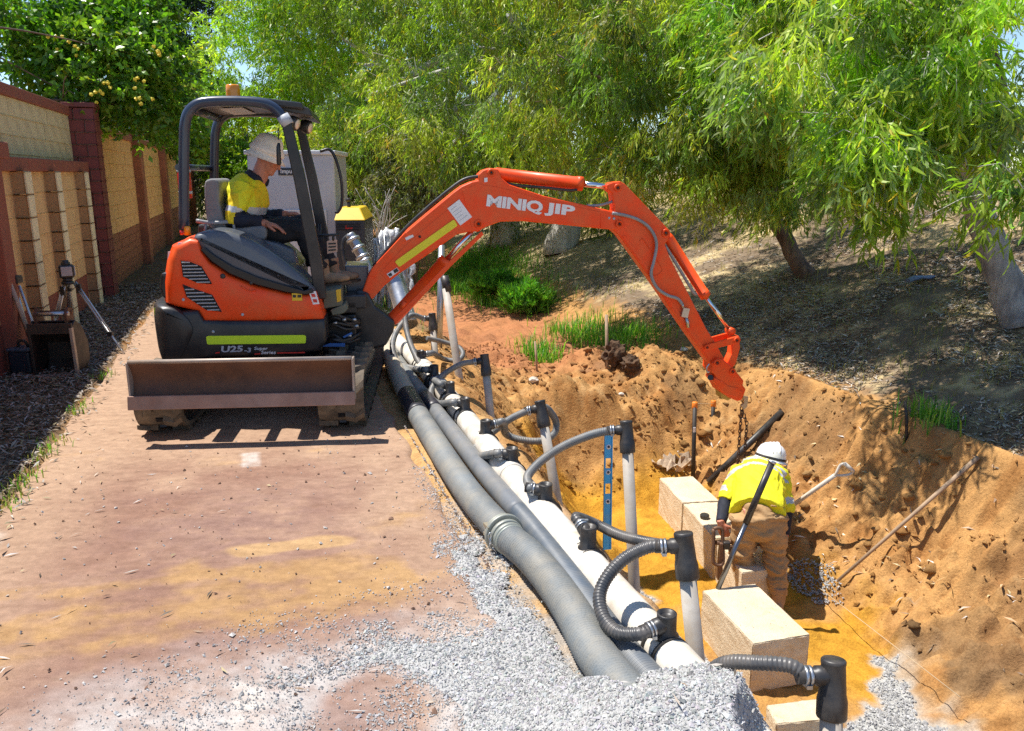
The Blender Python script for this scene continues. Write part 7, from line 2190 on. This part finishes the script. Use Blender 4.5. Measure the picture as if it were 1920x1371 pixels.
# marker posts
POST = "marker posts and stakes round the cut"
m_post = M("black_post", (0.018, 0.017, 0.016), 0.6, var=0.2, dirt=(0.16, 0.11, 0.07), dirt_amt=0.3)
m_orcap = M("orange_cap", (0.80, 0.22, 0.02), 0.5)
def post(label, u, v0, v1, z, w, caph, mat=m_post, cap=m_orcap, group=POST):
    a, bq = at_z(u, v0, z), at_z(u - 2, v1, z)
    T = thing("marker_post", label, "post", bq, 0, group)
    mb = MB(); mb.tube([bq - Vector((0, 0, 0.25)), a], w, 8); mb.build("shaft", mat, T, world=True)
    if cap:
        mb = MB(); mb.lathe([(w * 1.25, -caph), (w * 1.3, -caph * 0.9), (w * 1.3, 0), (w * 1.0, 0.006), (0, 0.006)], a, (0, 0, 1), 14); mb.build("cap", cap, T, world=True)
    return T
T = post("black post with orange cap behind the farthest limestone block", 1303, 755, 888, 7.95, 0.022, 0.055)
mb = MB(); mb.box(at_z(1302, 806, 7.92), (0.022, 0.006, 0.05)); mb.build("tag", m_white, T, world=True)
post("shorter black post with orange cap near the hitch", 1338, 752, 800, 8.5, 0.022, 0.06)
pm = hit(1137, 690)
def stake(name, label, cat, u0, v0, u1, v1, w, mat, group=None):
    g = hit(u1, v1); d = ray(u1, v1); z = g.y / d.y
    a = at_z(u0, v0, z)
    mb = MB(); mb.tube([g - Vector((0, 0, 0.15)), g.lerp(a, 0.5), a], [w, w, w * 0.9], 6); return tag(mb.build(name, mat, None), label, cat, group)
stake("timber_stake", "upright timber stake on the sand bench under the boom", "stake", 1137, 590, 1139, 692, 0.020, m_wood)
stake("bare_stick", "short bare stick rising from the grass by the red earth", "stick", 1003, 640, 1008, 700, 0.014, m_wood)
stake("steel_picket", "dark steel picket standing in the bank by a green tuft", "stake", 1697, 752, 1703, 822, 0.014, m_post)
rod("builders_line", "thin cord strung between the two orange capped posts", "string", [at_z(1305, 757, 7.95), at_z(1338, 757, 8.45)], 0.003, m_string, 5)

# spirit level
m_cyan = M("blue_level_frame", (0.06, 0.48, 0.85), 0.4, var=0.06, dirt=(0.35, 0.25, 0.14), dirt_amt=0.25)
zb = 6.3
LV = thing("spirit_level", "bright blue spirit level standing upright against the trench wall", "spirit level", at_z(1139, 964, zb))
A0, A1 = at_z(1139, 964, zb), at_z(1141, 816, zb)
upv = (A1 - A0).normalized(); rt = Vector((1, 0.15, 0)).normalized(); fr = rt.cross(upv).normalized()
Lh = (A1 - A0).length
def lbox(name, x0, x1, h0, h1, d0, d1, mat):
    mb = MB(); mb.hexa([A0 + rt * x + fr * d + upv * h for h in (h0, h1) for (x, d) in ((x0, d0), (x1, d0), (x1, d1), (x0, d1))]); return mb.build(name, mat, LV, world=True, bevel=0.002)
lbox("rail", -0.033, -0.022, -0.28, Lh, -0.012, 0.012, m_cyan); lbox("rail", 0.022, 0.033, -0.28, Lh, -0.012, 0.012, m_cyan)
hs_ = [-0.28, 0.05, 0.16, 0.30, 0.36, 0.46, 0.52, Lh]
lbox("web", -0.022, 0.022, -0.28, 0.16, -0.006, 0.006, m_cyan); lbox("web", -0.022, 0.022, 0.24, 0.36, -0.006, 0.006, m_cyan); lbox("web", -0.022, 0.022, 0.44, Lh, -0.006, 0.006, m_cyan)
lbox("end_cap", -0.035, 0.035, Lh, Lh + 0.02, -0.014, 0.014, m_rubber)
for h in (0.10, 0.33, 0.53):
    mb = MB(); mb.lathe([(0.020, 0), (0.020, 0.012), (0.014, 0.014), (0, 0.014)], A0 + upv * h - fr * 0.004, fr if fr.y < 0 else -fr, 18); mb.build("vial", m_white, LV, world=True)
    mb = MB(); mb.lathe([(0.011, 0.0145), (0.008, 0.017), (0, 0.0175)], A0 + upv * h - fr * 0.004, fr if fr.y < 0 else -fr, 14); mb.build("vial_centre", m_rubber, LV, world=True)

# crumpled sheets, root clumps, pale rocks
def lump(name, label, cat, c, r3, mat, seed, amp=0.35, freq=3.0, sub=3, group=None, base=True):
    bm = bmesh.new(); bmesh.ops.create_icosphere(bm, subdivisions=sub, radius=1.0)
    from mathutils import noise as mnoise
    for v in bm.verts:
        p = v.co.copy()
        k = 1 + amp * mnoise.fractal(p * freq + Vector((seed * 3.1, 0, 0)), 0.8, 2.1, 4)
        v.co = Vector((p.x * r3[0] * k, p.y * r3[1] * k, p.z * r3[2] * k))
    lo = min(v.co.z for v in bm.verts)
    me = bpy.data.meshes.new(name); bm.to_mesh(me); bm.free(); me.materials.append(mat)
    o = link(name, me, None, Vector(c))
    return tag(o, label, cat, group)
m_root = M("dark_root_earth", (0.10, 0.055, 0.028), 0.95, var=0.4, vscale=14, bump=0.02, bscale=30)
h1 = hit(1152, 690); z1 = h1.y / ray(1152, 690).y
lump("root_clump", "large dark root clump beside the timber stake", "root clump", at_z(1152, 664, z1), (0.13, 0.12, 0.14), m_root, 3, 0.45, 2.6)
h1 = hit(1186, 700); z1 = h1.y / ray(1186, 700).y
lump("root_clump", "smaller dark root clump lying right of the large one", "root clump", at_z(1183, 682, z1), (0.10, 0.10, 0.09), m_root, 5, 0.5, 3.0)
m_rock = M("pale_rock", (0.62, 0.56, 0.48), 0.85, var=0.15, vscale=10, bump=0.004, bscale=60)
for k, (u, v, rr, lab) in enumerate(((1000, 716, 0.055, "pale rock on the sand bench left of the stake"), (1165, 741, 0.032, "small pale rock in the middle of the sand bench"), (1283, 657, 0.05, "pale stone high on the bank edge under the arm"))):
    p = hit(u, v)
    lump("pale_rock", lab, "rock", p + Vector((0, 0, rr * 0.3)), (rr, rr * 0.8, rr * 0.55), m_rock, 11 + k, 0.3, 1.6, 2, "pale rocks")
m_paper = M("dirty_paper", (0.58, 0.46, 0.33), 0.8, var=0.3, vscale=8, bump=0.01, bscale=25)
p = hit(1262, 886)
mb = MB(); rp = random.Random(9)
n = 9
pts = [[p + Vector((-0.22 + 0.44 * i / n, -0.05 + 0.20 * j / n, 0.04 + 0.09 * rp.random() + 0.05 * math.sin(i * 1.7 + j))) for j in range(n + 1)] for i in range(n + 1)]
ids = [[mb.addv([q]) for q in row] for row in pts]
for i in range(n):
    for j in range(n):
        if rp.random() > 0.12:
            mb.face((ids[i][j], ids[i + 1][j], ids[i + 1][j + 1], ids[i][j + 1]), False)
o = mb.build("paper_sack", m_paper, None); md = o.modifiers.new("solid", 'SOLIDIFY'); md.thickness = 0.003
tag(o, "torn dirty paper sack crumpled beside the farthest limestone block", "sack")
m_tarp = M("blue_grey_plastic", (0.16, 0.22, 0.34), 0.4, var=0.2, vscale=8)
p = hit(1728, 532)
mb = MB(); q0, q1 = p + Vector((-0.16, 0, 0.03)), p + Vector((0.20, 0.06, 0.08))
mb.tube(spline([q0, q0.lerp(q1, 0.3) + Vector((0, 0, 0.02)), q0.lerp(q1, 0.7), q1], 5), [0.05, 0.05, 0.045, 0.05, 0.06, 0.05, 0.045, 0.04, 0.04, 0.045, 0.05, 0.045, 0.035, 0.03, 0.02, 0.008], 9, squash=(0.5, 1.0))
tag(mb.build("plastic_bag", m_tarp, None), "blue grey plastic bag lying in the shaded leaf litter", "bag")

# ------------------------------------------------------------------ pump set behind the excavator
m_grey = M("grey_cabinet", (0.50, 0.53, 0.58), 0.5, var=0.1, vscale=4, dirt=(0.45, 0.45, 0.45), dirt_amt=0.3)
m_cab = M("white_cabinet", (0.66, 0.68, 0.70), 0.45, var=0.06)
m_genyel = M("yellow_hood", (0.80, 0.52, 0.02), 0.45, var=0.08, coat=0.2)
m_gendk = M("charcoal_panel", (0.035, 0.040, 0.048), 0.5, var=0.15)
PR = math.radians(4)
PZ = 9.6
pc = at_z(552, 400, PZ); pc.z = 0
PU = thing("pump_cabinet", "tall grey pump cabinet on the lane behind the operator", "pump", pc, PR)
def lx(px):                        # photo pixel column -> cabinet x
    return (px - 552) / FPX * PZ
def lz(v):
    return CAM_H + PZ * ((685.5 - v) / FPX * math.cos(PITCH) - math.sin(PITCH))
zt_ = lz(290)
mb = MB(); mb.box(((lx(472) + lx(630)) / 2, 0.55, zt_ / 2 + 0.06), (lx(630) - lx(472), 1.1, zt_ - 0.12)); mb.build("cabinet", m_grey, PU, bevel=0.02)
mb = MB(); mb.box(((lx(470) + lx(632)) / 2, 0.55, zt_ + 0.02), (lx(634) - lx(468), 1.16, 0.05)); mb.build("roof_rim", m_cab, PU, bevel=0.01)
mb = MB(); mb.box(((lx(480) + lx(612)) / 2, -0.008, (lz(393) + 0.15) / 2), (lx(612) - lx(480), 0.014, lz(393) - 0.15)); dr = mb.build("door", m_cab, PU, bevel=0.004)
mb = MB(); mb.box((lx(601), -0.018, lz(404)), (0.075, 0.006, 0.06)); mb.build("door_label", m_greytext, dr)
mb = MB(); mb.box((lx(606), -0.03, lz(432)), (0.02, 0.03, 0.11)); mb.build("door_handle", m_rubber, dr, bevel=0.004)
mb = MB(); mb.box((lx(551), -0.008, lz(322)), (0.30, 0.012, 0.085)); sg = mb.build("name_plate", m_gendk, PU, bevel=0.006)
o = text_mesh("Impulse", 0.068, m_white, "plate_lettering", sg, Matrix.Translation((lx(551) - 0.125, -0.0155, lz(322) - 0.018)) @ Matrix.Rotation(PI / 2, 4, 'X'), bold=0.001)
for x in (lx(490), lx(600)):
    mb = MB(); mb.box((x, 0.55, 0.06), (0.10, 1.0, 0.12)); mb.build("skid", m_black, PU)

GZ = 9.0
gc = at_z(661, 450, GZ); gc.z = 0
GE = thing("diesel_pump", "dark diesel pump set with yellow hood beside the grey cabinet", "pump", gc, PR)
def gx(px): return (px - 661) / FPX * GZ
def gzv(v): return CAM_H + GZ * ((685.5 - v) / FPX * math.cos(PITCH) - math.sin(PITCH))
x0, x1 = gx(630), gx(685)
zh = gzv(413); ztp = gzv(395)
mb = MB(); mb.box(((x0 + x1) / 2, 0.45, zh / 2 + 0.1), (x1 - x0, 0.9, zh - 0.2)); body_ = mb.build("housing", m_gendk, GE, bevel=0.015)
mb = MB(); mb.hexa([(x0 - 0.01, -0.01, zh), (x1 + 0.01, -0.01, zh), (x1 + 0.01, 0.92, zh), (x0 - 0.01, 0.92, zh), (x0 + 0.03, 0.12, ztp + 0.03), (x1 - 0.06, 0.12, ztp + 0.03), (x1 - 0.06, 0.8, ztp + 0.03), (x0 + 0.03, 0.8, ztp + 0.03)]); mb.build("hood", m_genyel, GE, bevel=0.012)
for k in range(3):
    mb = MB(); mb.box(((x0 + x1) / 2 - 0.02, -0.004, zh - 0.045 - k * 0.028), ((x1 - x0) * 0.8, 0.008, 0.010)); mb.build("louvre", m_dark, body_)
text_mesh("kvw", 0.05, m_reddecal, "badge", body_, Matrix.Translation(((x0 + x1) / 2 - 0.055, -0.004, gzv(429))) @ Matrix.Rotation(PI / 2, 4, 'X'), bold=0.003, shear=0.2)
mb = MB(); mb.tube([((x0 + x1) / 2 - 0.04, 0.3, ztp), ((x0 + x1) / 2 - 0.04, 0.3, ztp + 0.09)], 0.02, 10); mb.tube([((x0 + x1) / 2 - 0.04, 0.3, ztp + 0.09), ((x0 + x1) / 2 - 0.05, 0.3, ztp + 0.13)], 0.028, 10); mb.build("exhaust", m_rubber, GE)
MF = thing("pipe_manifold", "bright steel pipe manifold in front of the yellow hooded pump", "pipe fitting", at_z(680, 500, 8.6))
mz = 8.6
mb = MB(); mb.tube(spline([at_z(655, 440, mz), at_z(664, 452, mz), at_z(678, 478, mz), at_z(690, 500, mz), at_z(696, 530, mz)], 5), [0.05, 0.055, 0.055, 0.055, 0.055, 0.058, 0.062, 0.062, 0.062, 0.062, 0.06, 0.06, 0.06, 0.06, 0.06, 0.06, 0.06, 0.06, 0.06, 0.06, 0.06], 16); mb.build("main_pipe", m_steel, MF, world=True)
for (u, v) in ((662, 450), (672, 466), (680, 482), (684, 490)):
    a = at_z(u, v, mz); d = (at_z(u + 8, v + 15, mz) - a).normalized()
    mb = MB(); mb.tube([a - d * 0.015, a + d * 0.015], 0.078, 18); mb.build("flange", m_steel, MF, world=True)
mb = MB(); mb.tube(spline([at_z(655, 440, mz), at_z(645, 450, mz), at_z(643, 470, mz), at_z(650, 505, mz)], 5), 0.022, 10); mb.build("side_pipe", m_rubber, MF, world=True)
OUT = thing("outlet_pipe", "large grey discharge pipe slanting behind the boom foot", "pipe", at_z(762, 600, 8.4))
mb = MB(); mb.tube(spline([at_z(735, 512, 8.4), at_z(742, 530, 8.4), at_z(754, 570, 8.3), at_z(766, 610, 8.2)], 5), 0.10, 24); mb.build("pipe", m_steel, OUT, world=True)
a = at_z(734, 510, 8.4); d = (a - at_z(742, 530, 8.4)).normalized()
mb = MB(); mb.tube([a - d * 0.03, a + d * 0.03], 0.118, 24); mb.build("flange", m_pvc, OUT, world=True)
# plastic wrapped bundle of mesh
m_wrap = M("crinkled_plastic", (0.62, 0.63, 0.66), 0.25, var=0.3, vscale=25, bump=0.02, bscale=22, coat=0.3)
bc_ = at_z(722, 560, 10.4); BU = thing("mesh_bundle", "bundle of wire mesh wrapped in crinkled clear plastic behind the boom", "bundle", (bc_.x, bc_.y, bc_.z - 0.1))
rb = random.Random(4)
for k in range(16):
    u = 694 + k * 5 + rb.uniform(-3, 3)
    top_v = 452 - 22 * math.sin(k / 15 * PI) + rb.uniform(-8, 8) + (40 if k > 12 else 0)
    zz = 10.4 + rb.uniform(-0.25, 0.25)
    P = [at_z(u + rb.uniform(-4, 4), v, zz + rb.uniform(-0.03, 0.03)) for v in np.linspace(top_v, 590, 12)]
    mb = MB(); mb.tube(P, [0.02 + 0.035 * rb.random() for _ in P], 6, squash=(1, 0.6)); mb.build("wrapped_fold", m_wrap, BU, world=True)
for k in range(10):
    u = 696 + k * 8
    mb = MB(); mb.tube([at_z(u, 438 + rb.uniform(-8, 20), 10.2), at_z(u + rb.uniform(-12, 12), 590, 10.2)], 0.006, 5); mb.build("wire", m_steel, BU, world=True)
# pale bare branches behind
DB = thing("dead_bush", "bare pale branches standing behind the wrapped mesh bundle", "bush", at_z(715, 450, 12))
for k in range(9):
    a = at_z(712 + rb.uniform(-6, 8), 450, 12)
    e = a + Vector((rb.uniform(-0.35, 0.4), rb.uniform(-0.2, 0.2), rb.uniform(0.35, 0.8)))
    m_ = a.lerp(e, 0.5) + Vector((rb.uniform(-.08, .08), 0, 0.03))
    mb = MB(); pp = spline([a - Vector((0, 0, 0.6)), a, m_, e], 4); mb.tube(pp, [0.016 * (1 - 0.8 * i / len(pp)) for i in range(len(pp))], 5)
    for q in range(2):
        f_ = pp[rb.randint(5, len(pp) - 2)]; mb.tube([f_, f_ + Vector((rb.uniform(-.15, .15), 0, rb.uniform(0.05, .2)))], [0.006, 0.002], 4)
    mb.build("branch", bark_pale, DB, world=True)

# ------------------------------------------------------------------ survey gear by the wall
m_alu = M("aluminium_leg", (0.62, 0.64, 0.66), 0.35, metal=0.7, var=0.08)
LT = thing("laser_tripod", "low aluminium tripod carrying a rotating laser level by the wall", "tripod", at_h(150, 640, 0.0))
hz_ = 7.75
hd = at_z(126, 536, hz_)
def leg(u0, v0, foot):
    a = at_z(u0, v0, hz_); f_ = Vector(foot); m_ = a.lerp(f_, 0.72)
    mb = MB(); sd2 = (f_ - a).normalized().cross(Vector((0, 1, 0))).normalized() * 0.012
    mb.tube([a + sd2, m_ + sd2], 0.010, 8); mb.tube([a - sd2, m_ - sd2], 0.010, 8); mb.tube([m_ - (m_ - a) * 0.25, f_], 0.011, 8)
    lg = mb.build("leg", m_alu, LT, world=True)
    mb = MB(); mb.box(m_, (0.05, 0.035, 0.05)); mb.box(a + (m_ - a) * 0.12, (0.045, 0.03, 0.09)); mb.build("leg_clamp", m_rubber, lg, world=True, bevel=0.005)
    mb = MB(); mb.tube([f_ + (a - f_) * 0.06, f_], [0.013, 0.004], 8); mb.build("foot", m_rubber, lg, world=True)
leg(140, 530, at_h(233, 664, 0.0)); leg(120, 535, at_h(92, 650, 0.0)); leg(130, 530, at_h(128, 612, 0.0))
mb = MB(); mb.lathe([(0, 0), (0.05, 0), (0.06, 0.015), (0.05, 0.03), (0, 0.03)], at_z(127, 533, hz_), (0, 0, 1), 20); mb.build("tripod_head", m_rubber, LT, world=True, bevel=0.003)
LS = thing("laser_level", "grey and black rotating laser level sitting on the low tripod", "laser level", at_z(127, 527, hz_))
lz0 = at_z(127, 527, hz_)
mb = MB(); mb.lathe([(0, 0), (0.045, 0), (0.045, 0.03), (0, 0.03)], lz0, (0, 0, 1), 18); mb.build("base", m_rubber, LS, world=True)
Rz = Matrix.Rotation(0.5, 3, 'Z')
mb = MB(); mb.box(lz0 + Vector((0, 0, 0.095)), (0.135, 0.115, 0.125), Rz); mb.build("case", m_rubber, LS, world=True, bevel=0.02)
mb = MB(); mb.box(lz0 + Rz @ Vector((-0.0, -0.060, 0.098)), (0.095, 0.010, 0.09), Rz); mb.build("panel", M("pinkish_panel", (0.46, 0.40, 0.40), 0.5), LS, world=True, bevel=0.008)
mb = MB(); mb.box(lz0 + Rz @ Vector((0.070, 0.0, 0.098)), (0.010, 0.08, 0.09), Rz); mb.build("panel", m_greytext, LS, world=True, bevel=0.008)
mb = MB(); mb.lathe([(0.042, 0.155), (0.042, 0.175), (0.03, 0.185), (0.03, 0.200), (0, 0.203)], lz0, (0, 0, 1), 18); mb.build("rotor_head", m_rubber, LS, world=True)

# spare digging bucket, mouth towards the camera
m_bkt = M("worn_bucket_steel", (0.035, 0.030, 0.028), 0.55, metal=0.4, var=0.3, vscale=8, dirt=(0.16, 0.11, 0.08), dirt_amt=0.35)
bz = 6.85
B0 = at_h(107, 706, 0.0)
BK = thing("digging_bucket", "spare digging bucket standing mouth forward in the wall's shade", "bucket", B0, math.radians(8))
w2 = 0.165
sideo = [(0.0, 0.0), (-0.02, 0.42), (0.08, 0.47), (0.20, 0.40), (0.30, 0.25), (0.30, 0.10), (0.20, 0.0)]
for sx in (-1, 1):
    mb = MB(); mb.prism(sideo, sx * w2 - 0.007, sx * w2 + 0.007, 'yz'); sp_ = mb.build("side_plate", m_bkt, BK, bevel=0.002)
    mb = MB(); mb.hexa([(sx * w2 - 0.012, -0.012, 0.0), (sx * w2 + 0.012, -0.012, 0.0), (sx * w2 + 0.012, 0.03, 0.0), (sx * w2 - 0.012, 0.03, 0.0), (sx * w2 - 0.012, -0.032, 0.42), (sx * w2 + 0.012, -0.032, 0.42), (sx * w2 + 0.012, 0.01, 0.42), (sx * w2 - 0.012, 0.01, 0.42)]); mb.build("side_cutter", m_rail if sx > 0 else m_bkt, sp_, bevel=0.003)
mb = MB()
inner = sideo[1:] + [sideo[0]]
pr = [(0.08, 0.47), (0.20, 0.40), (0.30, 0.25), (0.30, 0.10), (0.20, 0.0), (0.0, 0.005)]
rings = [[(x, p[0], p[1]) for p in pr] + [(x, p[0] - 0.012, p[1] - 0.008) for p in pr[::-1]] for x in (-w2 + 0.007, w2 - 0.007)]
mb.loft(rings, smooth=False); mb.build("bucket_shell", m_bkt, BK)
mb = MB(); mb.box((0, -0.015, 0.415), (2 * w2 + 0.02, 0.02, 0.09)); mb.build("top_lip", m_bkt, BK, bevel=0.003)
mb = MB(); mb.box((0, -0.03, 0.012), (2 * w2 + 0.02, 0.10, 0.018)); mb.build("cutting_lip", m_rail, BK, bevel=0.003)
for sx in (-0.12, 0.12):
    mb = MB(); mb.prism([(0.02, 0.44), (0.18, 0.42), (0.15, 0.56), (0.07, 0.58), (0.02, 0.53)], sx - 0.011, sx + 0.011, 'yz'); mb.build("ear", m_rust, BK, bevel=0.003)
for (y, z) in ((0.05, 0.53), (0.13, 0.53)):
    mb = MB(); mb.tube([(-0.14, y, z), (0.14, y, z)], 0.018, 12); mb.build("pin", m_steel if y < 0.1 else m_rust, BK)

# leaning folded tripod and a wooden staff
FT = thing("folded_tripod", "folded aluminium tripod leaning on the wall beside the pier", "tripod", at_h(72, 676, 0.0))
for k, (a, b_) in enumerate((((14, 522, 7.0), (70, 672, 6.95)), ((36, 536, 6.95), (74, 640, 6.9)), ((26, 528, 7.05), (66, 668, 7.0)))):
    mb = MB(); mb.tube([at_z(*a), at_z(*b_)], 0.013 if k else 0.016, 8); mb.build("leg", m_alu if k != 0 else m_rubber, FT, world=True)
mb = MB(); mb.box(at_z(24, 524, 7.0), (0.13, 0.09, 0.07)); mb.build("tripod_head", m_rubber, FT, world=True, bevel=0.01)
mb = MB(); mb.tube([at_z(-8, 470, 6.85), at_z(30, 560, 6.85), at_z(68, 660, 6.85)], 0.019, 8)
tag(mb.build("wooden_staff", M("pale_staff", (0.46, 0.34, 0.26), 0.7, var=0.15), None), "pale wooden staff leaning across the folded tripod", "staff")
BG = thing("tool_case", "dark tool case strapped shut in the corner below the pier", "case", at_h(42, 704, 0.0))
c_ = at_h(42, 702, 0.0)
mb = MB(); mb.box(c_ + Vector((0, 0.06, 0.10)), (0.19, 0.16, 0.20)); mb.build("case", M("navy_case", (0.03, 0.035, 0.05), 0.5, var=0.2), BG, world=True, bevel=0.02)
mb = MB(); mb.box(c_ + Vector((0, 0.06, 0.215)), (0.20, 0.17, 0.028)); mb.build("lid", M("slate_lid", (0.10, 0.12, 0.16), 0.4, var=0.15), BG, world=True, bevel=0.012)
mb = MB(); mb.tube(spline([c_ + Vector((-0.04, 0.06, 0.23)), c_ + Vector((-0.02, 0.05, 0.28)), c_ + Vector((0.03, 0.05, 0.28)), c_ + Vector((0.05, 0.06, 0.23))], 4), 0.012, 8); mb.build("handle", m_rubber, BG, world=True)
